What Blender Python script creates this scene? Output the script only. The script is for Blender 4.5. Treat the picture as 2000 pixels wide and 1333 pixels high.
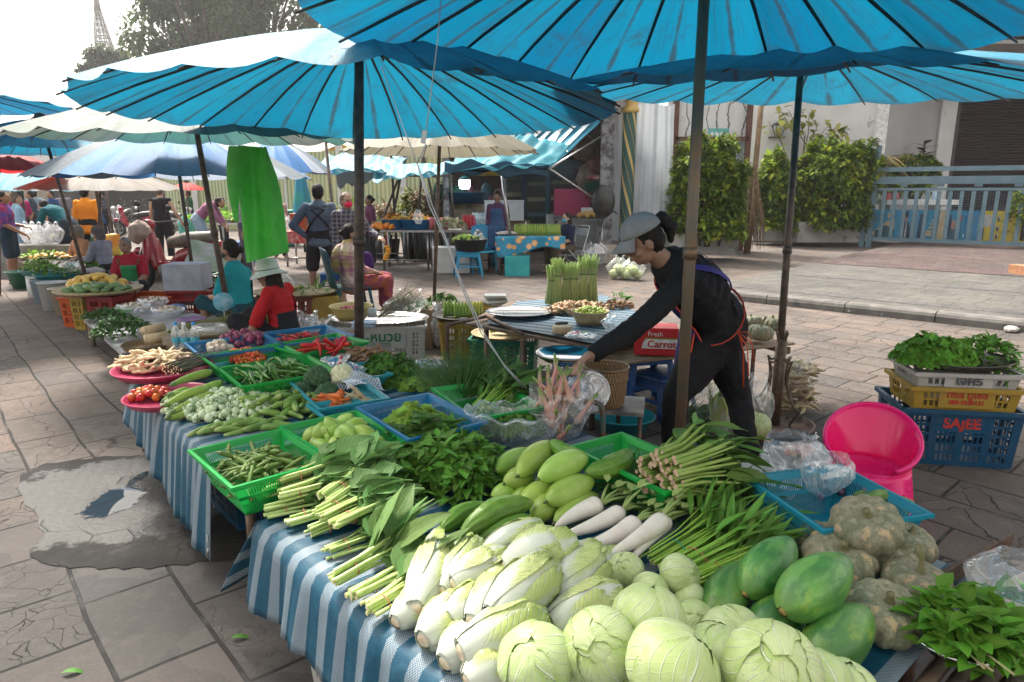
import bpy,math,random
from mathutils import Vector,Matrix,Euler,noise
R=math.radians;PI=math.pi
SC=bpy.context.scene;COL=SC.collection
for o in list(bpy.data.objects):bpy.data.objects.remove(o)
V=Vector;sin=math.sin;cos=math.cos;RG=random.Random
rnd=RG(7)
# camera
cam=bpy.data.cameras.new('camera');co=bpy.data.objects.new('camera',cam);COL.objects.link(co)
cam.lens=24;cam.sensor_width=36;cam.clip_end=2000;cam.clip_start=.05
co.location=(0,0,1.6);co.rotation_euler=(R(90-12.5),0,0);SC.camera=co
# light
SUN_EL=R(54);SUN_AZ=R(-35)
W=bpy.data.worlds.new('World');SC.world=W;W.use_nodes=True
nt=W.node_tree;bg=nt.nodes['Background']
sky=nt.nodes.new('ShaderNodeTexSky');sky.sky_type='NISHITA';sky.sun_disc=False
sky.sun_elevation=SUN_EL;sky.sun_rotation=SUN_AZ;sky.dust_density=4;sky.air_density=1.2;sky.ozone_density=1
hs=nt.nodes.new('ShaderNodeHueSaturation');hs.inputs['Saturation'].default_value=.12
nt.links.new(sky.outputs[0],hs.inputs['Color']);mxw=nt.nodes.new('ShaderNodeMix');mxw.data_type='RGBA';mxw.blend_type='MULTIPLY';mxw.inputs[0].default_value=1;mxw.inputs[7].default_value=(1.05,1.,.93,1);nt.links.new(hs.outputs[0],mxw.inputs[6]);nt.links.new(mxw.outputs[2],bg.inputs[0]);bg.inputs[1].default_value=.15
sl=bpy.data.lights.new('sun','SUN');sl.energy=3.0;sl.angle=R(12);sl.color=(1,.93,.83)
so=bpy.data.objects.new('sun',sl);COL.objects.link(so)
sd=V((sin(SUN_AZ)*cos(SUN_EL),cos(SUN_AZ)*cos(SUN_EL),sin(SUN_EL)))
so.rotation_euler=sd.to_track_quat('Z','Y').to_euler()
SC.view_settings.view_transform='Standard';SC.view_settings.look='None';SC.view_settings.gamma=1
SC.view_settings.exposure=1.38
SC.cycles.max_bounces=8;SC.cycles.transparent_max_bounces=16;SC.cycles.volume_bounces=0
SC.cycles.caustics_reflective=False;SC.cycles.caustics_refractive=False
# pixel helpers (2000x1333 photo frame)
_F=1333.;_T=R(12.5)
def _ray(px,py):
 x=(px-1000)/_F;y=(666.5-py)/_F
 return V((x,cos(_T)+y*sin(_T),-sin(_T)+y*cos(_T)))
def P(px,py,z=0.):
 r=_ray(px,py);t=(z-1.6)/r.z;return V((r.x*t,r.y*t,z))
def Q(px,py,Y):
 r=_ray(px,py);t=Y/r.y;return V((r.x*t,Y,1.6+r.z*t))
# mesh builder
class MB:
 def __init__(s):s.v=[];s.f=[];s.uv=[];s.m=[];s.cm=0
 def add(s,vs,fs,uv=None):
  b=len(s.v);s.v+=[tuple(v)for v in vs];s.f+=[tuple(i+b for i in f)for f in fs]
  s.uv+=uv if uv else[(0,0)]*len(vs);s.m+=[s.cm]*len(fs);return s
 def box(s,c,size,rot=None,M=None):
  x,y,z=[k/2 for k in size];vs=[V((a*x,b*y,d*z))for a in(-1,1)for b in(-1,1)for d in(-1,1)]
  if rot:e=Euler(rot).to_matrix();vs=[e@v for v in vs]
  vs=[v+V(c)for v in vs]
  if M:vs=[M@v for v in vs]
  s.add(vs,[(0,1,3,2),(4,6,7,5),(0,4,5,1),(2,3,7,6),(0,2,6,4),(1,5,7,3)]);return s
 def tube(s,pts,rad,n=8,cap=True,flat=1.,ring0=None):
  pts=[V(p)for p in pts];m=len(pts)
  if not hasattr(rad,'__len__'):rad=[rad]*m
  vs=[];uv=[];up=V((0,0,1));prev=None
  for i,p in enumerate(pts):
   t=(pts[min(i+1,m-1)]-pts[max(i-1,0)]).normalized()
   if prev is None:
    a=up if abs(t.z)<.9 else V((1,0,0));x=t.cross(a).normalized()
   else:x=(prev-t*prev.dot(t)).normalized()
   prev=x;y=t.cross(x)
   for k in range(n):
    th=2*PI*k/n;vs.append(p+(x*cos(th)+y*sin(th)*flat)*rad[i]);uv.append((k/n,i/(m-1)))
  fs=[(i*n+k,i*n+(k+1)%n,(i+1)*n+(k+1)%n,(i+1)*n+k)for i in range(m-1)for k in range(n)]
  if cap:fs+=[tuple(range(n-1,-1,-1)),tuple(range((m-1)*n,m*n))]
  s.add(vs,fs,uv);return s
 def lathe(s,prof,n=24,M=None,fn=None,cap=False):
  vs=[];uv=[];m=len(prof)
  for i,(r,z)in enumerate(prof):
   for k in range(n):
    th=2*PI*k/n;rr,zz=(r,z)if fn is None else fn(th,i/(m-1),r,z)
    v=V((rr*cos(th),rr*sin(th),zz));vs.append(M@v if M else v);uv.append((k/n,i/(m-1)))
  fs=[(i*n+k,i*n+(k+1)%n,(i+1)*n+(k+1)%n,(i+1)*n+k)for i in range(m-1)for k in range(n)]
  if cap:fs+=[tuple(range(n-1,-1,-1)),tuple(range((m-1)*n,m*n))]
  s.add(vs,fs,uv);return s
 def grid(s,fn,nu,nv,flip=False):
  vs=[];uv=[]
  for j in range(nv+1):
   for i in range(nu+1):vs.append(fn(i/nu,j/nv));uv.append((i/nu,j/nv))
  w=nu+1;fs=[(j*w+i,j*w+i+1,(j+1)*w+i+1,(j+1)*w+i)for j in range(nv)for i in range(nu)]
  s.add(vs,fs,uv);return s
 def ell(s,c,r,n=12,m=8,rot=None):
  E_=Euler(rot).to_matrix()if rot else None
  c=V(c);vs=[];
  if not hasattr(r,'__len__'):r=(r,r,r)
  for j in range(m+1):
   ph=PI*j/m
   for k in range(n):
    th=2*PI*k/n;v=V((r[0]*sin(ph)*cos(th),r[1]*sin(ph)*sin(th),-r[2]*cos(ph)))
    vs.append((E_@v if E_ else v)+c)
  s.add(vs,[(j*n+k,j*n+(k+1)%n,(j+1)*n+(k+1)%n,(j+1)*n+k)for j in range(m)for k in range(n)],[(k/n,j/m)for j in range(m+1)for k in range(n)]);return s
 def leaf(s,b,d,up,L,Wd,curl=.2,fold=.2,n=5,shape=.75,wav=0.,k=None,m=2):
  d=V(d).normalized();up=V(up);side=d.cross(up)
  if side.length<1e-4:side=d.cross(V((1,0,0)))
  side.normalize();up=side.cross(d).normalized();b=V(b)
  if k is None:k=rnd.randrange(1,40)
  vs=[];uv=[];ph=rnd.random()*6
  for j in range(n+1):
   t=j/n;w=Wd*.5*max(.03,sin(PI*min(1,t**shape)*.985+.02));c=b+d*(L*(t-curl*.25*t*t))-up*(curl*L*t*t)
   for i in range(-m,m+1):
    a=i/m;z=up*(fold*w*abs(a)+(wav*L*sin(ph+t*9+i*2.3)*abs(a)))
    vs.append(c+side*(a*w)+z);uv.append((k+.5+a*.49,t))
  q=2*m+1
  s.add(vs,[(j*q+i,j*q+i+1,(j+1)*q+i+1,(j+1)*q+i)for j in range(n)for i in range(q-1)],uv);return s
 def mesh(s,name,mats,smooth=True):
  me=bpy.data.meshes.new(name);me.from_pydata(s.v,[],s.f)
  ul=me.uv_layers.new(name='UVMap')
  flat=[];
  for f in s.f:
   for i in f:flat+=s.uv[i]
  ul.data.foreach_set('uv',flat)
  if not isinstance(mats,(list,tuple)):mats=[mats]
  for m_ in mats:me.materials.append(m_)
  if any(s.m):me.polygons.foreach_set('material_index',s.m)
  if smooth:me.polygons.foreach_set('use_smooth',[True]*len(s.f))
  me.update();return me
 def build(s,name,mats,parent=None,smooth=True,**kw):
  o=obj(name,s.mesh(name,mats,smooth),parent,**kw);return o
def obj(name,me,parent=None,label=None,cat=None,group=None,kind=None,loc=None,rot=None,scale=None,autosm=False):
 o=bpy.data.objects.new(name,me);COL.objects.link(o)
 if parent:o.parent=parent
 if label:o['label']=label
 if cat:o['category']=cat
 if group:o['group']=group
 if kind:o['kind']=kind
 if loc is not None:o.location=loc
 if rot is not None:o.rotation_euler=rot
 if scale is not None:o.scale=scale if hasattr(scale,'__len__')else(scale,)*3
 return o
def thing(name,label,cat,loc=(0,0,0),rot=(0,0,0),group=None,scale=None):
 if not hasattr(rot,'__len__'):rot=(0,0,rot)
 return obj(name,None,label=label,cat=cat,group=group,loc=loc,rot=rot,scale=scale)
def dup(root,loc=None,rot=None,scale=None,label=None,group=None,mats=None):
 def cp(o,par):
  c=o.copy();COL.objects.link(c);c.parent=par
  for ch in CH.get(o.name,[]):cp(ch,c)
  return c
 CH={}
 for o in COL.objects:
  if o.parent:CH.setdefault(o.parent.name,[]).append(o)
 r=cp(root,None)
 if loc is not None:r.location=loc
 if rot is not None:r.rotation_euler=rot if hasattr(rot,'__len__')else(0,0,rot)
 if scale is not None:r.scale=scale if hasattr(scale,'__len__')else(scale,)*3
 if label:r['label']=label
 if group:r['group']=group
 return r
def mod_solid(o,t,off=0):m=o.modifiers.new('s','SOLIDIFY');m.thickness=t;m.offset=off;return o
def mod_bevel(o,w,seg=2):
 m=o.modifiers.new('b','BEVEL');m.width=w;m.segments=seg;m.limit_method='ANGLE';m.angle_limit=R(40);return o
def mod_sub(o,l=1):m=o.modifiers.new('u','SUBSURF');m.levels=l;m.render_levels=l;return o
_tex={}
def mod_disp(o,strength,size,kind='CLOUDS'):
 k=(kind,size)
 if k not in _tex:
  t=bpy.data.textures.new('t',kind);t.noise_scale=size;_tex[k]=t
 m=o.modifiers.new('d','DISPLACE');m.texture=_tex[k];m.strength=strength;m.mid_level=.5;m.texture_coords='LOCAL';return o
# materials
class NT:
 def __init__(s,name):
  s.mat=bpy.data.materials.new(name);s.mat.use_nodes=True;s.t=s.mat.node_tree;s.t.nodes.clear()
  s.out=s.t.nodes.new('ShaderNodeOutputMaterial')
 def set(s,inp,val):
  if isinstance(val,bpy.types.NodeSocket):s.t.links.new(val,inp)
  elif hasattr(val,'__len__')and hasattr(inp.default_value,'__len__'):
   n=len(inp.default_value);v=list(val)+[1.]*(n-len(val));inp.default_value=v[:n]
  else:inp.default_value=val
 def n(s,typ,props=None,**kw):
  nd=s.t.nodes.new('ShaderNode'+typ)
  for k,v in(props or{}).items():setattr(nd,k,v)
  for k,v in kw.items():
   k=k.replace('_',' ')
   inp=nd.inputs[int(k[1:])]if k[0]=='i' and k[1:].isdigit()else nd.inputs[k]
   s.set(inp,v)
  return nd
 def m(s,op,a,b=0.,c=0.,clamp=False):
  nd=s.t.nodes.new('ShaderNodeMath');nd.operation=op;nd.use_clamp=clamp
  for i,v in enumerate((a,b,c)):
   if i<len(nd.inputs):s.set(nd.inputs[i],v)
  return nd.outputs[0]
 def mix(s,f,a,b,mode='MIX'):
  nd=s.t.nodes.new('ShaderNodeMix');nd.data_type='RGBA';nd.blend_type=mode
  s.set(nd.inputs[0],f);s.set(nd.inputs[6],a);s.set(nd.inputs[7],b);return nd.outputs[2]
 def step(s,x,a,b):
  nd=s.t.nodes.new('ShaderNodeMapRange');nd.interpolation_type='SMOOTHSTEP'
  s.set(nd.inputs[0],x);nd.inputs[1].default_value=a;nd.inputs[2].default_value=b;return nd.outputs[0]
 def ramp(s,f,stops,interp='LINEAR'):
  nd=s.t.nodes.new('ShaderNodeValToRGB');nd.color_ramp.interpolation=interp;e=nd.color_ramp.elements
  while len(e)<len(stops):e.new(.5)
  for q,(p,c)in zip(e,stops):q.position=p;q.color=(*c,1)
  s.set(nd.inputs[0],f);return nd.outputs[0]
 def obj(s):return s.n('TexCoord').outputs['Object']
 def gen(s):return s.n('TexCoord').outputs['Generated']
 def uv(s):return s.n('TexCoord').outputs['UV']
 def noise(s,co,scale,det=3,rough=.55,dist=0):
  nd=s.n('TexNoise',Scale=scale,Detail=det,Roughness=rough,Distortion=dist);s.set(nd.inputs['Vector'],co);return nd.outputs['Fac']
 def sep(s,v):
  nd=s.n('SeparateXYZ');s.set(nd.inputs[0],v);return nd.outputs
 def rand(s):return s.n('ObjectInfo').outputs['Random']
 def hsv(s,c,h=.5,sa=1.,v=1.):
  nd=s.n('HueSaturation');s.set(nd.inputs['Hue'],h);s.set(nd.inputs['Saturation'],sa);s.set(nd.inputs['Value'],v);s.set(nd.inputs['Color'],c);return nd.outputs[0]
 def vary(s,c,amt,hue=.01):
  r=s.rand();v=s.m('MULTIPLY_ADD',r,2*amt,1-amt);h=s.m('MULTIPLY_ADD',s.m('FRACT',s.m('MULTIPLY',r,17.3)),2*hue,.5-hue);return s.hsv(c,h,1.,v)
 def bump(s,h,strength=.3,dist=.01):
  nd=s.n('Bump',Strength=strength,Distance=dist);s.set(nd.inputs['Height'],h);return nd.outputs[0]
 def fin(s,col,rough=.5,bump=None,transl=0.,spec=.5,metal=0.,coat=0.,tcol=None,sss=0,emit=None,alpha=None):
  b=s.n('BsdfPrincipled');s.set(b.inputs['Base Color'],col);s.set(b.inputs['Roughness'],rough)
  b.inputs['Specular IOR Level'].default_value=spec;s.set(b.inputs['Metallic'],metal);b.inputs['Coat Weight'].default_value=coat
  if sss:b.inputs['Subsurface Weight'].default_value=sss;b.inputs['Subsurface Radius'].default_value=(.02,.012,.008);b.inputs['Subsurface Scale'].default_value=1
  if bump is not None:s.set(b.inputs['Normal'],bump)
  if emit:b.inputs['Emission Color'].default_value=(*emit[0],1);b.inputs['Emission Strength'].default_value=emit[1]
  o=b.outputs[0]
  if transl:
   t=s.n('BsdfTranslucent');s.set(t.inputs['Color'],tcol if tcol is not None else col)
   if bump is not None:s.set(t.inputs['Normal'],bump)
   x=s.n('MixShader');s.set(x.inputs[0],transl);s.set(x.inputs[1],o);s.set(x.inputs[2],t.outputs[0]);o=x.outputs[0]
  if alpha is not None:
   t=s.n('BsdfTransparent');x=s.n('MixShader');s.set(x.inputs[0],alpha);s.set(x.inputs[1],t.outputs[0]);s.set(x.inputs[2],o);o=x.outputs[0]
  s.t.links.new(o,s.out.inputs[0]);return s.mat
_mc={}
def MAT(name,c,c2=None,rough=.5,scale=8,bump=0.,bs=40,vary=.08,transl=0.,spec=.5,metal=0.,coat=0.,hue=.01,spot=None,det=4,emit=None,sss=0):
 if name in _mc:return _mc[name]
 s=NT(name);co=s.obj()
 if c2 is None:c2=tuple(min(1,k*.72)for k in c)
 f=s.step(s.noise(co,scale,det),.35,.65);col=s.mix(f,c,c2)
 if spot:col=s.mix(s.step(s.noise(co,spot[1],3),spot[2],spot[2]+.05),col,spot[0])
 if vary:col=s.vary(col,vary,hue)
 b=s.bump(s.noise(co,bs,4),bump,.01)if bump else None
 _mc[name]=s.fin(col,rough,b,transl,spec,metal,coat,emit=emit,sss=sss);return _mc[name]
def LEAF(name,c,c2,vein=(.35,.45,.12),veins=6,transl=.3,rough=.45,vs=.5,spec=.5,hue=.02,amt=.35,tip=None):
 spec*=.6;rough=min(.7,rough+.08)
 if name in _mc:return _mc[name]
 s=NT(name);u=s.sep(s.uv());k=s.m('FLOOR',u[0]);a=s.m('ABSOLUTE',s.m('SUBTRACT',s.m('FRACT',u[0]),.5))
 wn=s.n('TexWhiteNoise',{'noise_dimensions':'1D'});s.set(wn.inputs[1],k);r=wn.outputs[0]
 col=s.mix(r,c,c2);col=s.mix(s.step(s.noise(s.obj(),14,2),.3,.7),col,s.mix(.5,col,c2))
 if tip:col=s.mix(s.step(u[1],.55,1.),col,tip)
 vv=s.m('SINE',s.m('MULTIPLY',s.m('SUBTRACT',u[1],s.m('MULTIPLY',a,.9)),veins*6.283))
 vl=s.step(vv,.8,1.);mid=s.step(a,.035,.012);vm=s.m('MAXIMUM',s.m('MULTIPLY',vl,.45),mid)
 col=s.mix(s.m('MULTIPLY',vm,vs),col,vein)
 col=s.hsv(col,s.m('MULTIPLY_ADD',r,2*hue,.5-hue),1.,s.m('MULTIPLY_ADD',r,amt,1-amt/2))
 b=s.bump(s.m('ADD',s.m('MULTIPLY',vm,-.6),s.noise(s.obj(),40,2)),.5,.004)
 _mc[name]=s.fin(col,rough,b,transl,spec);return _mc[name]
def PLAST(name,c,rough=.35,transl=.12,dirt=.15,vary=.03):
 if name in _mc:return _mc[name]
 s=NT(name);co=s.obj();f=s.step(s.noise(co,9,5,.7),.45,.75)
 col=s.mix(s.m('MULTIPLY',f,dirt),c,(c[0]*.4+.06,c[1]*.4+.05,c[2]*.4+.04));
 if vary:col=s.vary(col,vary,.004)
 _mc[name]=s.fin(col,s.m('MULTIPLY_ADD',f,.25,rough),s.bump(s.noise(co,60,2),.08,.004),transl);return _mc[name]
def BAG(name,c=(.9,.92,.95),dens=.22,gl=.06):
 if name in _mc:return _mc[name]
 if name in _mc:return _mc[name]
 s=NT(name);co=s.obj();mp=s.n('Mapping');s.set(mp.inputs[0],co);mp.inputs['Scale'].default_value=(1,1,.35);w=s.noise(mp.outputs[0],10,2,.5,1.2);w2=s.m('ABSOLUTE',s.m('SUBTRACT',w,.5));ridge=s.step(w2,.03,.0)
 bp=s.bump(w,.6,.02);fr=s.n('LayerWeight',Blend=.35);s.set(fr.inputs['Normal'],bp)
 a=s.m('ADD',s.m('MULTIPLY_ADD',fr.outputs['Facing'],.38,dens*.55),s.m('MULTIPLY',ridge,.3),clamp=True)
 d=s.n('BsdfDiffuse');s.set(d.inputs[0],c);s.set(d.inputs['Normal'],bp);t=s.n('BsdfTranslucent');s.set(t.inputs[0],c)
 g=s.n('BsdfGlossy',Roughness=.07);s.set(g.inputs['Color'],(1,1,1,1));s.set(g.inputs['Normal'],bp)
 x=s.n('MixShader');s.set(x.inputs[0],.5);s.set(x.inputs[1],d.outputs[0]);s.set(x.inputs[2],t.outputs[0])
 y=s.n('MixShader');s.set(y.inputs[0],.42);s.set(y.inputs[1],x.outputs[0]);s.set(y.inputs[2],g.outputs[0])
 tr=s.n('BsdfTransparent');z=s.n('MixShader');s.set(z.inputs[0],a);s.set(z.inputs[1],tr.outputs[0]);s.set(z.inputs[2],y.outputs[0])
 s.t.links.new(z.outputs[0],s.out.inputs[0]);_mc[name]=s.mat;return s.mat
def rust():return MAT('rusty steel',(.09,.06,.045),(.16,.1,.07),rough=.55,scale=25,bump=.3,bs=90,metal=.4)
def steel():return MAT('dull steel',(.45,.45,.45),(.3,.3,.31),rough=.28,scale=12,metal=1.,bump=.05)
def dark():return MAT('dark plastic',(.02,.02,.022),(.03,.03,.03),rough=.4)
def text(s,size,M,mat,parent,name='lettering',ext=.0015,bold=0,sx=1.):
 cu=bpy.data.curves.new(name,'FONT');cu.body=s;cu.size=size;cu.extrude=ext;cu.align_x='CENTER';cu.align_y='CENTER';cu.offset=bold;cu.resolution_u=3
 o=bpy.data.objects.new(name,cu);COL.objects.link(o);bpy.context.view_layer.update()
 me=bpy.data.meshes.new_from_object(o.evaluated_get(bpy.context.evaluated_depsgraph_get()));bpy.data.objects.remove(o)
 me.materials.clear();me.materials.append(mat);me.transform(M@Matrix.Diagonal((sx,1,1,1)))
 return obj(name,me,parent)
def place(me,name,p0,p1,proto_len,wscale=1.,roll=0,**kw):
 d=p1-p0;L=d.length;q=d.to_track_quat('Z','Y');q=q@Euler((0,0,roll)).to_quaternion()
 o=obj(name,me,**kw);o.location=p0;o.rotation_mode='XYZ';o.rotation_euler=q.to_euler();o.scale=(wscale,wscale,L/proto_len);return o
# SETTING
E1=V((.655,-.756,0));E2=V((.756,.655,0))
def ground_mat(name,ang,w,h,cols,mort,patch=True,off=.5,crack=1.,rough=.95,gloss=False,msize=.009):
 s=NT(name);co=s.obj()
 mp=s.n('Mapping');s.set(mp.inputs['Vector'],co);mp.inputs['Rotation'].default_value=(0,0,ang)
 wob=s.n('TexNoise',Scale=1.3,Detail=2);s.set(wob.inputs['Vector'],co)
 v=s.n('VectorMath',{'operation':'MULTIPLY_ADD'});s.set(v.inputs[0],wob.outputs['Color']);v.inputs[1].default_value=(.05,.05,0);s.set(v.inputs[2],mp.outputs[0])
 br=s.n('TexBrick',Scale=1.);s.set(br.inputs['Vector'],v.outputs[0]);br.inputs['Brick Width'].default_value=w;br.inputs['Row Height'].default_value=h
 br.inputs['Mortar Size'].default_value=msize;br.inputs['Mortar Smooth'].default_value=.3;br.offset=off;br.squash=.7;br.squash_frequency=3
 br.inputs['Color1'].default_value=(0,0,0,1);br.inputs['Color2'].default_value=(1,1,1,1);br.inputs['Mortar'].default_value=(.5,.5,.5,1)
 rnd_=s.sep(br.outputs['Color'])[0];mo=br.outputs['Fac']
 col=s.ramp(rnd_,cols,'LINEAR')
 n1=s.noise(co,2.2,6,.65);n2=s.noise(co,18,5,.7)
 col=s.mix(s.m('MULTIPLY',s.step(n1,.35,.75),.55),col,tuple(k*.55 for k in cols[0][1]))
 col=s.mix(s.m('MULTIPLY',s.step(n2,.38,.7),.5),col,(.20,.175,.16))
 n4=s.noise(co,75,5,.8);col=s.mix(s.m('MULTIPLY',s.step(n4,.35,.65),.38),col,tuple(k*.35 for k in cols[0][1]));n5=s.noise(co,9,7,.75);col=s.mix(s.m('MULTIPLY',s.step(n5,.52,.64),.3),col,(.26,.22,.19))
 n3=s.noise(co,.7,3,.6);col=s.mix(s.m('MULTIPLY',s.step(n3,.45,.65),.5),col,(.065,.06,.06))
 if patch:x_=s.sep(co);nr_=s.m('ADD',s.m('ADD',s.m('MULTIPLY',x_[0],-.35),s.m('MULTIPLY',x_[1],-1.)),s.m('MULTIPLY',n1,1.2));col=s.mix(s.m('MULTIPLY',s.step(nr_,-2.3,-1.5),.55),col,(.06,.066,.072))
 wv=s.n('VectorMath',{'operation':'MULTIPLY_ADD'});nn=s.n('TexNoise',Scale=3.,Detail=4);s.set(nn.inputs['Vector'],co)
 s.set(wv.inputs[0],nn.outputs['Color']);wv.inputs[1].default_value=(.35,.35,0);s.set(wv.inputs[2],co)
 vo=s.n('TexVoronoi',{'feature':'DISTANCE_TO_EDGE'},Scale=3.6);s.set(vo.inputs['Vector'],wv.outputs[0])
 vo2=s.n('TexVoronoi',{'feature':'DISTANCE_TO_EDGE'},Scale=11.);s.set(vo2.inputs['Vector'],wv.outputs[0])
 c1=s.m('MULTIPLY',s.step(vo.outputs[0],.010,.002),s.step(s.m('FRACT',s.m('MULTIPLY',rnd_,7.3)),.55,.6))
 c2=s.m('MULTIPLY',s.step(vo2.outputs[0],.016,.003),s.step(s.m('FRACT',s.m('MULTIPLY',rnd_,13.7)),.8,.85))
 cr=s.m('MULTIPLY',s.m('MAXIMUM',c1,c2),crack)
 vc=s.n('TexVoronoi',Scale=3.6);s.set(vc.inputs['Vector'],wv.outputs[0])
 pc=s.sep(vc.outputs['Color'])[0];col=s.mix(s.m('MULTIPLY',s.step(pc,.6,.9),.28),col,(.17,.15,.14))
 dk=s.m('MAXIMUM',mo,cr);col=s.mix(s.m('MULTIPLY',s.m('MULTIPLY',dk,s.step(s.noise(co,5,3),.25,.5)),.8),col,mort)
 hgt=s.m('ADD',s.m('MULTIPLY',dk,-1.),s.m('ADD',s.m('MULTIPLY',s.noise(co,26,8,.85),1.2),s.m('MULTIPLY',n4,.5)));hgt=s.m('ADD',hgt,s.m('MULTIPLY',rnd_,.2))
 rg=s.m('MULTIPLY_ADD',n2,.35,rough-.3)
 return s.fin(col,rg,s.bump(hgt,.9,.012),spec=.3)
g=MB();g.box((0,40,-.5),(260,260,1));
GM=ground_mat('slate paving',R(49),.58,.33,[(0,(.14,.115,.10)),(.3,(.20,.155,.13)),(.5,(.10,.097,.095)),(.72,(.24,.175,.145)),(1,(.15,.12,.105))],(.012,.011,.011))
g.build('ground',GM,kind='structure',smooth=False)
def patch_mat():
 s=NT('worn wet patch');co=s.obj();n=s.noise(co,7,6,.7);n2=s.noise(co,2.2,4,.6);
 x=s.sep(co);
 def blob(cx,cy,rx,ry,sc=6):
  dx=s.m('DIVIDE',s.m('SUBTRACT',x[0],cx),rx);dy=s.m('DIVIDE',s.m('SUBTRACT',x[1],cy),ry)
  d=s.m('SQRT',s.m('ADD',s.m('MULTIPLY',dx,dx),s.m('MULTIPLY',dy,dy)))
  return s.step(s.m('ADD',d,s.m('MULTIPLY',s.m('SUBTRACT',s.noise(co,sc,5,.7),.5),1.2)),1.05,.9)
 a=P(225,980);b=P(272,935);wetc=P(330,950);dry=P(150,990)
 pud=s.m('MAXIMUM',blob(a.x,a.y,.13,.2,14),blob(b.x,b.y,.035,.10,20))
 wet=blob(wetc.x-.15,wetc.y-.1,.75,.55,4)
 col=s.mix(s.step(n2,.35,.7),(.018,.017,.017),(.036,.034,.032))
 col=s.mix(s.m('MULTIPLY',s.step(n,.55,.75),.5),col,(.075,.07,.065))
 vo=s.n('TexVoronoi',{'feature':'DISTANCE_TO_EDGE'},Scale=6.);s.set(vo.inputs['Vector'],co);ck=s.m('MULTIPLY',s.step(vo.outputs[0],.03,.005),s.step(n2,.5,.6))
 col=s.mix(ck,col,(.02,.02,.02));col=s.mix(pud,col,(.02,.025,.03))
 wv=s.n('TexWave',{'bands_direction':'X'},Scale=5.,Distortion=3.,Detail=3.);mp=s.n('Mapping');s.set(mp.inputs[0],co);mp.inputs['Rotation'].default_value=(0,0,R(-20));s.set(wv.inputs['Vector'],mp.outputs[0])
 rough=s.m('SUBTRACT',.95,s.m('MULTIPLY',wet,.5));rough=s.m('MULTIPLY',rough,s.m('SUBTRACT',1.,s.m('MULTIPLY',pud,.97)))
 h=s.m('MULTIPLY',s.m('ADD',s.m('ADD',s.noise(co,45,5,.7),s.m('MULTIPLY',wv.outputs['Fac'],.15)),s.m('MULTIPLY',ck,-1.)),s.m('SUBTRACT',1.,pud))
 return s.fin(col,rough,s.bump(h,.6,.008),spec=.3)
pts=[(45,925),(95,905),(200,893),(300,885),(400,900),(470,960),(520,1010),(560,1060),(470,1095),(380,1100),(300,1108),(200,1112),(120,1108),(60,1085),(85,1040),(50,985)]
m=MB();n=len(pts);vs=[P(a,b,.004)for a,b in pts]
vv=[]
for i in range(n):
 for k in range(4):
  t=k/4;p=vs[i].lerp(vs[(i+1)%n],t);p+=V((rnd.uniform(-.02,.02),rnd.uniform(-.02,.02),0));vv.append(p)
m.add(vv,[tuple(range(len(vv)-1,-1,-1))]);m.build('asphalt_patch',patch_mat(),kind='structure',smooth=False)
K0=P(1400,584,0);K1=P(2000,650,0);kd=(K1-K0).normalized();kn=V((-kd.y,kd.x,0));
if kn.y<0:kn=-kn
KL=9.
cm=MAT('kerb concrete',(.16,.15,.14),(.10,.095,.09),rough=.9,scale=5,bump=.4,bs=40,spot=((.08,.08,.08),9,.62))
kt=MB();L=KL;k=0
pos=-.3
while pos<KL:
 w=1.05;a=K0+kd*pos;b=K0+kd*(pos+w-.012)
 vs=[]
 for e in(a,b):
  for(q,z)in((0,-.1),(0,.075),(.02,.11),(.06,.128),(.22,.128),(.22,-.1)):vs.append(e+kn*q+V((0,0,z+rnd.uniform(-.003,.003))))
 kt.add(vs,[(i,(i+1)%6,6+(i+1)%6,6+i)for i in range(6)]+[(5,4,3,2,1,0),(6,7,8,9,10,11)]);pos+=w
kt.build('kerb',cm,kind='structure',smooth=False)
PV=ground_mat('grey pavers',R(48),.42,.30,[(0,(.12,.122,.112)),(.5,(.15,.15,.135)),(1,(.10,.10,.095))],(.04,.04,.037),crack=.8,msize=.006,patch=False)
def slab(name,c,mat,z,kind='structure'):
 b=MB();n=len(c);top=[V((p.x,p.y,z))for p in c];bot=[V((p.x,p.y,-.3))for p in c]
 b.add(top+bot,[tuple(range(n)),tuple(range(2*n-1,n-1,-1))]+[(i,i+n,(i+1)%n+n,(i+1)%n)for i in range(n)]);return b.build(name,mat,kind=kind,smooth=False)
pa=K0+kn*.222-kd*.3;pb=K0+kn*.222+kd*KL
slab('pavement',[pa,pb,pb+kn*16,pa+kn*16],PV,.118)
for i,(q,w)in enumerate(((.35,.28),(2.5,.28))):
 b=MB();c=[pa+kn*q,pb+kn*q,pb+kn*(q+w),pa+kn*(q+w)];b.add([V((p.x,p.y,.122))for p in c],[(0,1,2,3)])
 b.build('pavement_band',ground_mat('dark pavers %d'%i,R(48),.3,.3,[(0,(.10,.105,.11)),(1,(.14,.14,.145))],(.03,.03,.03),crack=.3,off=0,msize=.006,patch=False),kind='structure',smooth=False)
BR=ground_mat('red brick paving',R(48),.24,.12,[(0,(.085,.05,.05)),(.5,(.13,.08,.075)),(1,(.075,.048,.05))],(.03,.02,.02),crack=.2,msize=.008,patch=False)
q0=pa+kn*4.9;q1=pb+kn*4.9
b=MB();b.add([V((p.x,p.y,.126))for p in(q0,q1,q1+kn*9,q0+kn*9)],[(0,1,2,3)]);b.build('forecourt',BR,kind='structure',smooth=False)
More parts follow.
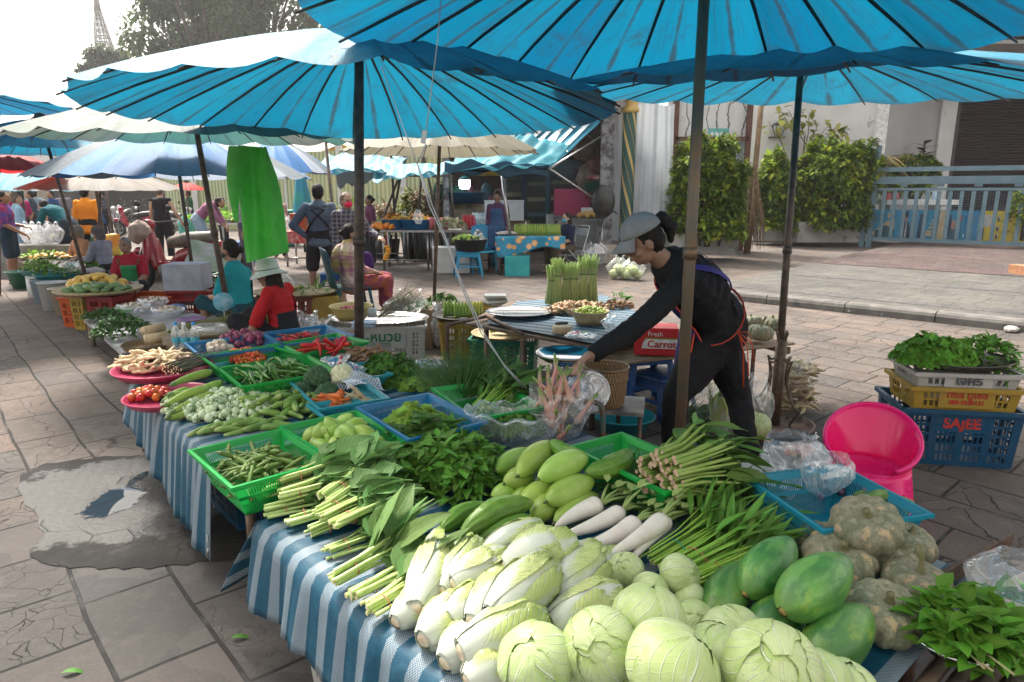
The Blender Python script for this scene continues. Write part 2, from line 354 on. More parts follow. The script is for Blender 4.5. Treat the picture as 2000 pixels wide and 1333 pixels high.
# white house
def wquad(b,pts,th=.12):
 (a,c,z0,z1)=pts;d=(c-a);d.z=0;n_=V((-d.y,d.x,0)).normalized()*th
 if n_.y<0:n_=-n_
 vs=[];
 for p in(a,c,c+n_,a+n_):
  vs.append(V((p.x,p.y,z0)))
 for p in(a,c,c+n_,a+n_):vs.append(V((p.x,p.y,z1)))
 b.add(vs,[(0,1,5,4),(1,2,6,5),(2,3,7,6),(3,0,4,7),(4,5,6,7),(3,2,1,0)]);return b
def G(px,Y):return V((Q(px,400,Y).x,Y,0))
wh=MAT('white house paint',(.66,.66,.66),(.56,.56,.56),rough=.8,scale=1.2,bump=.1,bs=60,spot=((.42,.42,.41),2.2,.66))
hs_=thing('house','white two-storey house with grey rolling door behind the blue gate','house',G(1600,22))
def pw(o,par):o.location=-V(par.location);return o
def part(b,name,mat,par,smooth=False,**k):
 o=b.build(name,mat,par,smooth=smooth,**k);o.matrix_parent_inverse=Matrix.Translation(-V(par.location));return o
b=MB();wquad(b,(G(1440,22),G(1700,22),0,6.5),.3);part(b,'wall',wh,hs_)
b=MB();wquad(b,(G(1694,21.9),G(1716,21.9),0,6.5),.25);part(b,'corner_pier',MAT('pier paint',(.76,.77,.78),rough=.8,vary=0),hs_)
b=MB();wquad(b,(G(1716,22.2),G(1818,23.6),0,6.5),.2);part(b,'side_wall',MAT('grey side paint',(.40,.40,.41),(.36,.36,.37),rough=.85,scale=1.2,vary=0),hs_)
b=MB();wquad(b,(G(1816,23.4),G(1845,23.4),0,5.2),.4);part(b,'door_pillar',wh,hs_)
b=MB();wquad(b,(G(1800,23.2),G(2300,23.2),4.72,5.25),.5);part(b,'lintel',wh,hs_)
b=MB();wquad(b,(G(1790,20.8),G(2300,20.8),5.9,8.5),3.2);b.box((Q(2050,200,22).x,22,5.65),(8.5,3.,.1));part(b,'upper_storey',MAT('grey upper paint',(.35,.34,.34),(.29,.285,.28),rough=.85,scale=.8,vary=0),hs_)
b=MB();a=G(1845,23.75);c=G(2300,23.75);z=0.1
def shut(u,v):
 zz=.1+v*4.65;return V((a.x+(c.x-a.x)*u,23.75-.03*abs(sin(v*52*PI)),zz))
b.grid(shut,1,52*6);
o=part(b,'rolling_door',MAT('maroon shutter',(.022,.009,.013),(.015,.007,.01),rough=.8,scale=2,vary=0),hs_)
b=MB();wquad(b,(G(1845,23.7),G(1852,23.7),0.1,4.7),.05);part(b,'door_rail',MAT('dark rail',(.04,.03,.035),vary=0),hs_)
lp=Q(1521,255,21.8);t=thing('wall_lantern','small black lantern on the white house wall above the hedge','lamp',lp)
b=MB();b.box((0,0,.16),(.34,.34,.03));b.lathe([(.02,.30),(.05,.25),(.2,.18)],4);b.box((0,0,-.15),(.2,.2,.03));b.box((0,.13,-.2),(.5,.1,.03));
for sx in(-1,1):
 for sy in(-1,1):b.tube([(sx*.09,sy*.09,-.14),(sx*.15,sy*.15,.16)],.012,4)
b.build('frame',dark(),t,smooth=False)
b=MB();b.lathe([(.10,-.13),(.17,.15)],4,cap=True);b.build('glass',MAT('lantern glass',(.5,.65,.6),rough=.2,vary=0),t,smooth=False)
# blue gate
gm=MAT('blue grey gate paint',(.13,.22,.27),(.10,.18,.23),rough=.5,scale=3,vary=0)
ga,gb=G(1706,19.6),G(2075,17.2);t=thing('metal_gate','blue-grey sliding gate of upright flat bars with wire mesh in front of the shutter','gate',ga)
gv=(gb-ga);GLn=gv.length;gd=gv.normalized();gang=math.atan2(gd.y,gd.x);t.rotation_euler=(0,0,gang)
def zz(py,Y):return Q(1720,py,Y).z
zt1,zt2,zt3,zb=zz(332,19.6),zz(353,19.6),zz(370,19.6),zz(470,19.6)
b=MB();b.box((GLn/2,0,zt1),(GLn,.06,.12));b.box((GLn/2,0,zt2),(GLn,.08,.2));b.box((GLn/2,0,zt3),(GLn,.05,.07));b.box((GLn/2,0,zb+.05),(GLn,.06,.1));
b.box((-.02,0,(zt1+zb)/2+.2),(.13,.12,zt1-zb+.9));b.box((-.2,0,.5),(.12,.12,1.3));b.build('frame',gm,t,smooth=False)
nb=15
for i in range(nb):
 x=.25+i*(GLn-.3)/nb;b=MB();b.box((x,0,(zt3+zb)/2+.03),(.095,.035,zt3-zb-.16));b.build('bar',gm,t,smooth=False)
for i in range(9):b=MB();b.box((.7+i*.85,0,(zt2+zt3)/2),(.18,.04,zt2-zt3-.13));b.build('spacer',gm,t,smooth=False)
b=MB()
for i in range(70):b.box((i*GLn/70,.035,(zt3+zb)/2),(.004,.004,zt3-zb))
for i in range(22):b.box((GLn/2,.036,zb+(zt3-zb)*i/22),(GLn,.004,.004))
b.build('wire_mesh',gm,t,smooth=False)
def banner(x0,x1,cbase,label,deco):
 bt=thing('banner',label,'banner',ga+gd*(x0*.35)+V((-gd.y,gd.x,0))*.16,gang,scale=(.35,1,1))
 w=x1-x0;b=MB();b.grid(lambda u,v:V((u*w,.01*sin(u*9),.2+v*.86)),8,2);b.build('sheet',MAT('banner '+label[:12],cbase,tuple(k*.75 for k in cbase),rough=.35,scale=3,vary=0),bt)
 deco(bt,w)
yel=MAT('banner yellow',(.75,.5,.03),rough=.4,vary=0);navy=MAT('banner navy',(.01,.03,.12),rough=.4,vary=0);wht=MAT('banner white',(.7,.7,.7),rough=.4,vary=0);tealb=MAT('banner teal',(.02,.12,.16),rough=.4,vary=0);skinb=MAT('banner skin',(.6,.33,.25),rough=.4,vary=0);cream=MAT('banner cream',(.75,.6,.35),rough=.4,vary=0)
def flat(bt,pts,mat,y=-.012,name='print'):
 b=MB();n=len(pts);b.add([(x,y,z)for x,z in pts],[tuple(range(n))]);b.build(name,mat,bt,smooth=False)
def disc(cx,cz,rx,rz,n=14):return[(cx+rx*cos(2*PI*i/n),cz+rz*sin(2*PI*i/n))for i in range(n)]
def d1(bt,w):
 flat(bt,[(.35,.3),(1.7,.3),(1.75,.5),(1.35,.6),(.9,.62),(.6,.5),(.35,.47)],tealb,-.02);flat(bt,[(.2,.42),(1.2,.75),(1.7,.8),(1.7,.35),(.2,.3)],cream,-.016)
 flat(bt,[(2.2,.28),(2.25,.6),(2.4,.72),(2.65,.72),(2.8,.58),(2.85,.28)],navy,-.016);flat(bt,disc(2.5,.84,.1,.13),skinb,-.02);flat(bt,disc(2.49,.93,.13,.09),navy,-.024);flat(bt,[(2.45,.3),(2.5,.7),(2.56,.7),(2.58,.3)],wht,-.02)
 for i,x in enumerate((1.25,1.5)):flat(bt,disc(x,.9,.09,.09),cream,-.02)
def d2(bt,w):
 flat(bt,[(.1,.3),(.35,.3),(.35,.95),(.2,.95)],navy,-.016)
 for i in range(5):flat(bt,[(.7+.08*i,.35+.1*i),(1.15,.37+.1*i),(1.15,.42+.1*i),(.7+.08*i,.41+.1*i)],cream,-.02)
 for x in(.75,.95):flat(bt,disc(x,.42,.1,.08),cream,-.018)
def d3(bt,w):
 flat(bt,[(0,.2),(.75,.2),(.85,.6),(.7,1.05),(.1,1.05)],cream,-.014);flat(bt,disc(.72,.62,.22,.35),navy,-.018);flat(bt,disc(1.05,.68,.14,.13),skinb,-.022);flat(bt,[(.85,.25),(.9,.6),(1.2,.6),(1.45,.35),(1.3,.22)],tealb,-.02);flat(bt,[(1.1,.63),(1.5,.58),(1.5,.63),(1.1,.72)],skinb,-.024);flat(bt,disc(1.45,.85,.12,.1),MAT('print red',(.5,.1,.1),vary=0),-.02)
def d4(bt,w):
 flat(bt,[(.15,.65),(.5,.65),(.5,.95),(.15,.95)],wht,-.016);flat(bt,[(.55,.65),(.75,.65),(.75,.95),(.55,.95)],wht,-.016);flat(bt,[(.18,.3),(.24,.3),(.24,.6),(.18,.6)],navy,-.016)
 for z in(.4,.6,.85):flat(bt,disc(1.05,z,.07,.07),navy,-.018);flat(bt,disc(1.1,z+.05,.04,.04),wht,-.022)
banner(-.1,3.1,(.02,.34,.62),'blue banner with a dark car and a young man in a navy jacket',d1)
banner(3.14,4.5,(.02,.36,.66),'blue banner with cream figures behind the middle of the gate',d2)
banner(4.54,6.3,(.02,.22,.60),'blue banner with a cream panel and a person on a dark bike',d3)
banner(6.34,7.3,(.02,.30,.62),'plain blue banner strip beside the yellow banner',lambda a,b:[flat(a,[(x,.25),(x+.02,.25),(x+.02,.95),(x,.95)],cream)for x in(.2,.5,.8)])
banner(7.34,10.4,(.85,.62,.03),'yellow banner with white boxes at the right end of the gate',d4)
cp=MAT('planter concrete',(.36,.35,.33),(.26,.255,.245),rough=.9,scale=2.5,bump=.3,bs=30,spot=((.14,.14,.13),3,.62))
SHL=LEAF('hedge leaf',(.17,.26,.02),(.06,.12,.015),vein=(.4,.42,.08),vs=.6,amt=.7,transl=.3)
SHL2=LEAF('hedge leaf yellow',(.52,.58,.06),(.24,.36,.03),vein=(.5,.5,.1),vs=.4,amt=.5,transl=.3)
BRK=MAT('bark',(.12,.085,.06),(.07,.05,.04),rough=.9,scale=15,bump=.5)
def hedge(name,label,cat,px0,px1,pyt,Y,dep,nl,planter,group=None,seed=1,zb=.5,ls=.13,shape=None,mats=None):
 r=RG(seed);x0,x1=G(px0,Y).x,G(px1,Y).x;zt=Q((px0+px1)/2,pyt,Y).z;c=V(((x0+x1)/2,Y,.12));hw=(x1-x0)/2
 t=thing(name,label,cat,c,group=group)
 bl=MB();by=MB()
 for i in range(nl):
  a=r.random()*2*PI;h=r.random()**.8;rr=r.random()**.33
  lump=.8+.28*noise.noise(V((cos(a)*1.7+seed*7,sin(a)*1.7,h*3.5)))+(.1 if h<.8 else-.25*(h-.8)/.2)
  p=V((cos(a)*hw*rr*lump*1.08,sin(a)*dep*rr*lump,zb-.12+h*(zt-zb)*(.9+.2*noise.noise(V((cos(a)*2,sin(a)*2,seed))))))
  if noise.noise(p*1.6+V((seed,0,0)))<-.36:continue
  d=V((cos(a)*.8+r.uniform(-.7,.7),sin(a)*.8+r.uniform(-.7,.7),r.uniform(-.5,.9)))
  tgt=by if(r.random()<.3+.5*noise.noise(p*.9+V((3,seed,1))))else bl
  for q in range(3):
   dd=d+V((r.uniform(-.7,.7),r.uniform(-.7,.7),r.uniform(-.5,.5)))
   tgt.leaf(p,dd,(0,0,1),ls*r.uniform(.8,1.4),ls*.55,.3,.25,n=2,m=1)
 bl.build('foliage',SHL,t);by.build('young_foliage',SHL2,t)
 st=MB()
 for i in range(10):
  a=r.random()*6.3;q=r.random()*.6;st.tube([(cos(a)*hw*q*.6,sin(a)*dep*q*.5,zb-.3),(cos(a)*hw*q,sin(a)*dep*q,zb+(zt-zb)*.5),(cos(a)*hw*q*1.2,sin(a)*dep*q,(zt-zb)*.92)],[.03,.022,.008],5)
 st.build('stem',BRK,t);return t
def planter(px0,px1,Y,h,label):
 x0,x1=G(px0,Y).x,G(px1,Y).x;b=MB();w=x1-x0;c=((x0+x1)/2,Y+.28,.12)
 b.box((0,0,h/2),(w,.56,h));o=b.build('planter',cp,label=label,cat='planter',group='concrete planters',loc=c,smooth=False);mod_bevel(o,.015)
planter(1310,1362,15.6,.5,'narrow concrete planter below the left hedge by the curtain');planter(1364,1448,15.9,.48,'concrete planter at the right foot of the left hedge')
planter(1478,1560,20.3,.52,'short concrete planter left of the long one by the white house');planter(1563,1685,19.7,.58,'long concrete planter left of the blue gate')
hedge('hedge_shrub','tall loose green hedge in front of the lattice left of the twiggy broom','shrub',1308,1456,262,15.9,.75,4200,None,seed=2,ls=.16)
hedge('hedge_shrub','yellow-green hedge between the dry twigs and the wide hedge','shrub',1478,1570,292,20.4,.8,2600,None,seed=5,ls=.20)
hedge('hedge_shrub','wide dense hedge in the long planter beside the blue gate','shrub',1548,1708,268,20.1,.95,5200,None,seed=9,ls=.20)
hedge('shrub','dark green bush behind the gate near the shutter','shrub',1735,1825,300,22.,.6,900,None,seed=12,zb=1.5,ls=.16)
hedge('shrub','green plant at the right end of the gate','shrub',1975,2040,365,17.8,.5,700,None,seed=14,zb=.5,ls=.12)
BL=LEAF('climber leaf',(.10,.20,.03),(.30,.28,.06),vein=(.4,.4,.1),amt=.6,tip=(.28,.16,.05))
t=thing('climbing_plant','sparse climbing plant with big green and brown leaves above the hedge','plant',Q(1600,330,21.3));c=Q(1600,330,21.3)
b=MB();s_=MB();r=RG(3)
for i in range(9):
 a=Q(1560+r.uniform(-30,60),345,21.3)-c;e=Q(1500+i*20,215+r.uniform(-10,50),21.2)-c;mdl=(a+e)/2+V((r.uniform(-.3,.3),0,.3));s_.tube([a,mdl,e],[.02,.014,.006],4)
 for k in range(11):
  p=mdl.lerp(e,k/10)+V((r.uniform(-.25,.25),r.uniform(-.2,.2),r.uniform(-.2,.2)));b.leaf(p,(r.uniform(-1,1),r.uniform(-1,.3),r.uniform(-.8,.6)),(0,0,1),r.uniform(.22,.38),r.uniform(.14,.24),.3,.2,n=3,m=1)
b.build('foliage',BL,t);s_.build('stem',BRK,t)
t=thing('rubber_plant','dark rubber plant with glossy oval leaves before the grey side wall','plant',Q(1800,330,22.3));b=MB()
for i in range(16):
 a=i*2.4;b.leaf((0,0,-.3+i*.07),(cos(a),sin(a),.5),(0,0,1),.5,.22,.25,.1,n=4)
b.build('foliage',LEAF('rubber leaf',(.012,.03,.012),(.02,.035,.014),vein=(.04,.06,.02)),t);MB().tube([(0,0,-1.6),(0,0,.8)],.03,6).build('stem',BRK,t)
t=thing('cordyline_plant','potted cordyline with dry orange-brown strap leaves beside the gate post','plant',Q(1720,312,20.6));b=MB()
for i in range(26):
 a=i*2.4;e=.2+.9*((i*7)%10)/10;b.leaf((0,0,-.05),(cos(a),sin(a),e),(0,0,1),rnd.uniform(.7,1.15),.11,.7,.25,n=6)
b.build('foliage',LEAF('dry strap leaf',(.42,.22,.09),(.22,.16,.06),vein=(.5,.35,.15)),t);MB().lathe([(.1,-.5),(.17,-.1),(.19,-.1),(.19,-.06)],16,cap=True).build('pot',MAT('terracotta',(.4,.19,.1),vary=0),t)
t=thing('dry_vine','bundle of dry hanging twigs and thin grey trunk between the two hedges','plant',G(1468,17.5));b=MB();r=RG(8)
b.tube([(0,.1,0),(.05,.1,2.),(.1,.1,4.2)],[.09,.07,.06],7)
for i in range(70):
 a=r.random()*6.3;q=r.uniform(.05,.38);h=r.uniform(1.2,2.2);b.tube([(cos(a)*.06,sin(a)*.06,h),(cos(a)*q,sin(a)*q,h*.5),(cos(a)*q*1.1+r.uniform(-.1,.1),sin(a)*q,r.uniform(.1,.3))],[.012,.01,.005],4)
b.build('stems',MAT('dry twig',(.24,.16,.09),(.15,.1,.06),rough=.9),t)
t=thing('garden_table','white concrete table with scrolled legs behind the blue gate','table',G(1790,20.6)+V((0,0,.12)));b=MB();b.box((0,0,1.12),(2.2,.8,.14));b.build('tabletop',wh,t,smooth=False)
for sx in(-.8,.7):b=MB();b.box((sx,0,.52),(.3,.6,1.04));b.build('leg',wh,t,smooth=False)
for i,(x,c_)in enumerate(((-.9,(.5,.02,.02)),(-.65,(.5,.02,.02)))):
 b=MB();b.lathe([(.09,0),(.1,.2),(.085,.2),(.08,.02)],12);b.build('red_pot',MAT('red glaze',(.45,.02,.02),rough=.3,vary=0),label=('left' if i==0 else 'right')+' one of two small red pots on the table behind the gate',cat='pot',group='red pots',loc=t.location+V((x,0,1.19)))
for i,x in enumerate((.3,.5)):
 b=MB();b.lathe([(.05,0),(.055,.02),(.055,.2),(.02,.26),(.02,.3)],12,cap=True);b.build('bottle',MAT('clear blue bottle',(.4,.55,.7),rough=.15,vary=0),label=('left' if i==0 else 'right')+' clear bottle of the pair on the table behind the gate',cat='bottle',group='bottles behind the gate',loc=t.location+V((x,0,1.19)))
t=thing('laundry_basin','white round basin on a stand behind the middle of the gate','basin',G(1850,20.)+V((0,0,.12)));MB().lathe([(.3,.55),(.5,.8),(.52,.82),(.48,.82),(.28,.6)],20,cap=True).build('bowl',wh,t);MB().lathe([(.2,0),(.12,.1),(.12,.55)],14,cap=True).build('stand',wh,t)
b=MB();c=P(1990,538,.12);b.box((0,0,0),(.5,.5,.16));o=b.build('wooden_step',MAT('orange wood',(.42,.2,.1),(.3,.14,.07),rough=.6,vary=0),label='orange-brown wooden step at the right edge of the pavement',cat='step',loc=c+V((.3,.1,.08)),smooth=False)
# board wall, lattice, curtain, spiral column
t=thing('board_wall','white weathered board wall with curled paint and rusty frame over a blue lattice','wall',G(1380,18.5))
def loc(o):return o
def rel(px,py,Y,t):return Q(px,py,Y)-V(t.location)
b=MB();wquad(b,(G(1296,18.5),G(1458,18.5),Q(1380,275,18.5).z,5.2),.08)
s=NT('curled white board');co_=s.obj();wv=s.n('TexWave',Scale=1.1,Distortion=8.,Detail=4.);s.set(wv.inputs['Vector'],co_);f=s.step(wv.outputs['Fac'],.06,.0)
n_=s.step(s.noise(co_,2.5,5),.55,.7);col=s.mix(s.m('MULTIPLY',n_,.5),(.62,.62,.64),(.4,.39,.4));col=s.mix(f,col,(.12,.12,.13))
part(b,'boards',s.fin(col,.8,s.bump(wv.outputs['Fac'],.3,.03)),t)
b=MB();z0=.1;z1=Q(1380,272,18.5).z
for px in(1312,1452):x=G(px,18.4).x;b.box((x,18.4,2.1),(.13,.1,4.2))
xa,xb=G(1312,18.4).x,G(1452,18.4).x;b.box(((xa+xb)/2,18.4,z1),(xb-xa,.1,.1));part(b,'rusty_frame',MAT('red rust',(.14,.06,.045),(.09,.045,.035),rough=.8,vary=0),t)
b=MB();n=16
for i in range(-10,n):
 x=xa+i*.16
 for sgn in(1,-1):
  p0=V((x if sgn>0 else x+2.3,18.42,z1));p1=V((x+2.3 if sgn>0 else x,18.42,z1-2.6))
  def cl(p,q):
   lo,hi=0,1;dx=q.x-p.x
   if dx==0:return None
   t0,t1=sorted(((xa-p.x)/dx,(xb-p.x)/dx));lo=max(lo,t0);hi=min(hi,t1)
   return None if lo>=hi else(p.lerp(q,lo),p.lerp(q,hi))
  c_=cl(p0,p1)
  if c_:b.tube(c_,.012,4)
part(b,'lattice',MAT('lattice blue grey',(.3,.36,.45),vary=0),t)
b=MB();wquad(b,(G(1312,18.6),G(1452,18.6),.1,z1),.05);part(b,'backing',MAT('white net',(.5,.53,.58),(.38,.42,.5),rough=.8,vary=0),t)
b=MB();a_,c_=Q(1385,262,18.3),Q(1425,262,18.3);b.box(((a_.x+c_.x)/2,18.38,a_.z),(c_.x-a_.x,.03,.28));part(b,'teal_sticker',MAT('teal sticker',(.12,.42,.42),rough=.5,vary=0),t)
b=MB()
for i in range(4):p=Q(1392+i*9,262,18.3);b.add([(p.x+.045*cos(k*PI/4),18.355,p.z+.05*sin(k*PI/4))for k in range(8)],[tuple(range(8))])
part(b,'sticker_marks',wht,t)
t=thing('curtain','long white cloth curtain hanging beside the green spiral column','curtain',G(1250,16.2))
b=MB();xa,xb=G(1186,16.2).x,G(1310,16.2).x;z0=Q(1250,470,16.2).z;z1=Q(1250,203,16.2).z
b.grid(lambda u,v:V((xa+(xb-xa)*u+.03*sin(v*3+u*8),16.2+.05*sin(u*21+sin(v*2)*1.6+sin(u*9))*(1.1-.6*v)+.012*sin(u*67+v),z0+(z1-z0)*v-.04*sin(u*9)*v)),110,14)
cm_=NT('white cloth');co_=cm_.obj();c2=cm_.mix(cm_.step(cm_.noise(co_,1.5,5),.4,.75),(.56,.60,.66),(.42,.45,.50));part(b,'cloth',cm_.fin(c2,.9,cm_.bump(cm_.noise(co_,8,4),.3,.03),transl=.25),t,smooth=True)
b=MB();b.tube([(xa-.1,16.15,z1+.03),(xb+.3,16.15,z1+.08)],.03,6);part(b,'rail',rust(),t)
t=thing('spiral_column','dark green round column with gold spiral bands and a gold capital','column',G(1224,15.8));b=MB();rr=.15;zc=Q(1224,222,15.8).z
b.lathe([(rr,0),(rr,zc)],28);s=NT('green and gold spiral');u=s.sep(s.obj());at=s.m('ARCTAN2',u[1],u[0]);ph=s.m('FRACT',s.m('ADD',s.m('MULTIPLY',at,3/(2*PI)),s.m('MULTIPLY',u[2],.95)))
f=s.step(s.m('ABSOLUTE',s.m('SUBTRACT',ph,.5)),.11,.08);f2=s.step(s.m('ABSOLUTE',s.m('SUBTRACT',ph,.0)),.04,.02);col=s.mix(s.m('MAXIMUM',f,f2),(.015,.07,.06),(.5,.36,.12));b.build('shaft',s.fin(col,.5),t)
MB().lathe([(rr*1.0,zc),(rr*1.35,zc+.03),(rr*1.35,zc+.1),(rr*1.1,zc+.13),(rr*1.1,zc+.25),(rr*1.5,zc+.32),(rr*1.5,zc+.42)],24,cap=True).build('capital',MAT('gold paint',(.6,.42,.12),(.5,.33,.1),rough=.4,vary=0),t)
# open shop
t=thing('shop','dark open-fronted grocery shop with a corrugated roof behind the blue awning','shop',G(1030,17));SHOP=t
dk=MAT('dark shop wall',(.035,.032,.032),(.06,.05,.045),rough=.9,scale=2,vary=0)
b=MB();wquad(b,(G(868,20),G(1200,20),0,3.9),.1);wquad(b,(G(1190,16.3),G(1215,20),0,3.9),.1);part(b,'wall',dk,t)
b=MB();x0=G(862,16).x;x1=G(1192,16).x;zl=Q(880,262,15.6).z;zr=Q(1190,205,15.6).z
def rf(u,v):
 x=x0-1+(x1-x0+1.2)*u;return V((x,15.5+v*5,zl+(zr-zl)*u+.22+.05*sin(x*2*PI/.19)+v*.5))
b.grid(rf,190,3);o=part(b,'roof',MAT('pale roof sheet',(.36,.40,.36),(.27,.29,.27),rough=.6,vary=0),t,smooth=True)
b=MB();b.add([V((x0-1,15.52,zl-.05)),V((x1+.2,15.52,zr-.05)),V((x1+.2,15.52,zr+.2)),V((x0-1,15.52,zl+.2)),V((x0-1,15.6,zl-.05)),V((x1+.2,15.6,zr-.05)),V((x1+.2,15.6,zr+.2)),V((x0-1,15.6,zl+.2))],[(0,1,2,3),(7,6,5,4),(0,4,5,1),(3,2,6,7)]);part(b,'fascia',MAT('grey brown fascia',(.28,.24,.22),vary=0),t)
b=MB();
for px,Y in((872,16),(985,17.5),(1183,15.9)):x=G(px,Y).x;b.box((x,Y,1.9),(.13 if px<1100 else.3,.13,3.9))
part(b,'post',MAT('flaked dark post',(.07,.065,.075),(.3,.3,.32),scale=7,rough=.8,vary=0),t)
def sheet(name,label,c4,mat,nu=24,nv=10,sag=.1,ruf=.05,cat='awning',group=None,seed=0):
 A,B,C,D=c4;o0=(A+B+C+D)/4;b=MB()
 def f(u,v):
  p=A.lerp(B,u).lerp(D.lerp(C,u),v)-o0;p.z-=sag*sin(PI*v)*1+ruf*noise.noise(V((u*6+seed,v*3,seed)))*2+ruf*.6*sin(u*PI*7)*v;return p
 b.grid(f,nu,nv);o=b.build(name,mat,label=label,cat=cat,loc=o0,group=group);mod_solid(o,.006);return o
def TARP(name,c,c2,stripe=0,tr=.45):
 s=NT(name);co=s.obj();u=s.sep(s.uv());f=s.step(s.noise(co,1.6,5,.65),.4,.7);col=s.mix(s.m('MULTIPLY',f,.55),c,c2)
 if stripe:col=s.mix(s.m('MULTIPLY',s.step(s.m('SINE',s.m('MULTIPLY',u[0],stripe)),.3,.6),.8),col,(.5,.62,.66))
 return s.fin(col,.55,s.bump(s.noise(co,5,4),.3,.03),transl=tr)
aw=sheet('awning','blue shop awning with slanted white painted strokes propped on steel arms',(Q(905,262,16.1),Q(1184,222,15.9),Q(1076,328,13.6),Q(880,330,13.6)),TARP('awning blue',(.08,.42,.60),(.03,.25,.38)),sag=.05,ruf=.03)
A=Q(905,262,16.1);B=Q(1184,222,15.9);C=Q(1076,328,13.6);D=Q(880,330,13.6);o0=(A+B+C+D)/4
b=MB();nn=(B-A).cross(D-A).normalized();nn=nn if nn.y<0 else-nn
def ap(u,v):return A.lerp(B,u).lerp(D.lerp(C,u),v)-o0+nn*.03+V((0,0,.015-.05*sin(PI*v)))
for(u0,u1,w,v0,v1)in((.38,.33,.014,.25,.7),(.40,.49,.014,.25,.7),(.52,.46,.014,.25,.7),(.60,.54,.022,.2,.72),(.68,.64,.02,.2,.72),(.64,.66,.01,.4,.6),(.76,.72,.02,.18,.72),(.76,.82,.014,.3,.72),(.85,.84,.02,.15,.72),(.84,.90,.02,.66,.74),(.94,.94,.02,.15,.72),(.94,.99,.02,.66,.74)):
 b.add([ap(u0-w,v0),ap(u0+w,v0),ap(u1+w,v1),ap(u1-w,v1)],[(0,1,2,3)])
o=b.build('painted_strokes',MAT('stroke white',(.6,.68,.72),rough=.7,vary=0),aw)
TQ=TARP('teal tarp',(.05,.36,.46),(.02,.2,.28));TS=TARP('pale striped tarp',(.16,.44,.54),(.08,.32,.42),stripe=60)
sheet('tarpaulin','teal tarpaulin hanging under the shop awning front edge',(Q(1015,262,13.9),Q(1112,283,13.5),Q(1070,322,12.9),Q(900,334,12.9)),TQ,seed=3)
sheet('tarpaulin','scalloped dark blue valance under the teal tarpaulin of the shop',(Q(868,316,13.),Q(1072,322,13.),Q(1070,344,13.),Q(868,338,13.)),TARP('navy tarp',(.02,.1,.17),(.01,.06,.1)),seed=4,sag=.0)
sheet('tarpaulin','pale blue striped tarpaulin over the flower stall, left of the grey pole',(Q(728,322,14.5),Q(890,318,14.5),Q(868,335,12.3),Q(726,352,12.3)),TS,seed=5,sag=.12)
sheet('tarpaulin','light turquoise tarpaulin roof left of the dark pole',(Q(640,300,16.5),Q(800,306,15.5),Q(745,330,13.5),Q(590,336,14)),TS,seed=6,sag=.12)
sheet('tarpaulin','small grey cloth hanging below the turquoise tarpaulin',(Q(655,332,15),Q(745,325,15),Q(745,350,15),Q(660,365,15)),TARP('grey cloth',(.4,.42,.44),(.3,.3,.33)),seed=7)
b=MB();b.tube([Q(1182,262,15.7),Q(1073,330,13.3)],.02,6);b.tube([Q(1073,330,13.3),Q(1205,418,15.4)],.02,6);b.build('steel_strut',steel(),label='folding steel arm propping the blue awning right of the shop',cat='support arm')
# far left: fence, wall, roofs, tower, trees
fm=NT('pale green corrugated');u=fm.sep(fm.obj());f=fm.step(fm.m('SINE',fm.m('MULTIPLY',u[0],38.)),-.2,.6);c_=fm.mix(f,(.42,.46,.28),(.20,.27,.14));c_=fm.mix(fm.m('MULTIPLY',fm.step(fm.noise(fm.obj(),.8,4),.5,.7),.4),c_,(.5,.45,.2));FM=fm.fin(c_,.6)
t=thing('green_fence','long pale green corrugated fence with white posts at the back of the market','fence',G(600,26))
b=MB();wquad(b,(G(325,30),G(900,24.),.0,3.0),.06);part(b,'panel',FM,t)
for px in(385,470,565,668,790):Y=30-6*(px-325)/575;b=MB();x=G(px,Y-.15).x;b.box((x,Y-.2,1.6),(.22,.2,3.2));part(b,'post',wh,t)
t=thing('low_wall','beige wall with dark railing behind the parked motorcycles','wall',G(200,36));b=MB();wquad(b,(G(-60,36),G(330,34),0,2.3),.2);part(b,'wall',MAT('beige wall',(.34,.30,.25),(.26,.23,.2),rough=.9,scale=1,vary=0),t)
b=MB()
for i in range(44):
 p=G(215,33).lerp(G(332,31),i/43);b.box((p.x,p.y,.95),(.05,.04,1.9))
b.tube([G(215,33)+V((0,0,1.7)),G(332,31)+V((0,0,1.7))],.03,4);b.tube([G(215,33)+V((0,0,.4)),G(332,31)+V((0,0,.4))],.03,4);part(b,'railing',dark(),t)
b=MB();wquad(b,(G(95,34),G(160,34),0,1.6),.05);part(b,'dark_panel',dark(),t)
def gable(name,label,px0,px1,pyt,pye,Y,mat,wm,dep=10):
 a,c=Q(px0,pye,Y),Q(px1,pye,Y);tp=Q((px0+px1)/2,pyt,Y);base=V(((a.x+c.x)/2,Y,0));t=thing(name,label,'building',base);hw=(c.x-a.x)/2
 b=MB();b.box((0,dep/2,a.z/2),(hw*1.8,dep,a.z));b.build('wall',wm,t,smooth=False)
 b=MB();
 def rr(u,v):
  s=abs(2*u-1);z=a.z+(tp.z-a.z)*(1-s)**1.25;return V((hw*(2*u-1),v*dep-.5,z))
 b.grid(rr,24,2);b.add([(-hw,-.4,a.z),(hw,-.4,a.z),(0,-.4,tp.z)],[(0,1,2)]);o=b.build('roof',mat,t,smooth=False)
RT=MAT('red temple tile',(.36,.10,.06),(.24,.07,.05),rough=.6,scale=3,vary=0);YT=MAT('yellow tile',(.55,.36,.04),(.42,.27,.03),rough=.6,scale=4,vary=0)
gable('temple_hall','red-tiled temple roof above the grey and blue umbrellas at left',30,190,202,262,70,RT,wh)
gable('temple_hall','yellow-tiled roof visible between the umbrellas left of centre',560,780,282,325,48,YT,wh)
t=thing('lattice_tower','pale tapering lattice tower with a solid cone top at far left','tower',G(210,75));b=MB();zb_=Q(205,125,75).z-2;ztop=Q(205,-25,75).z;zc=Q(205,25,75).z
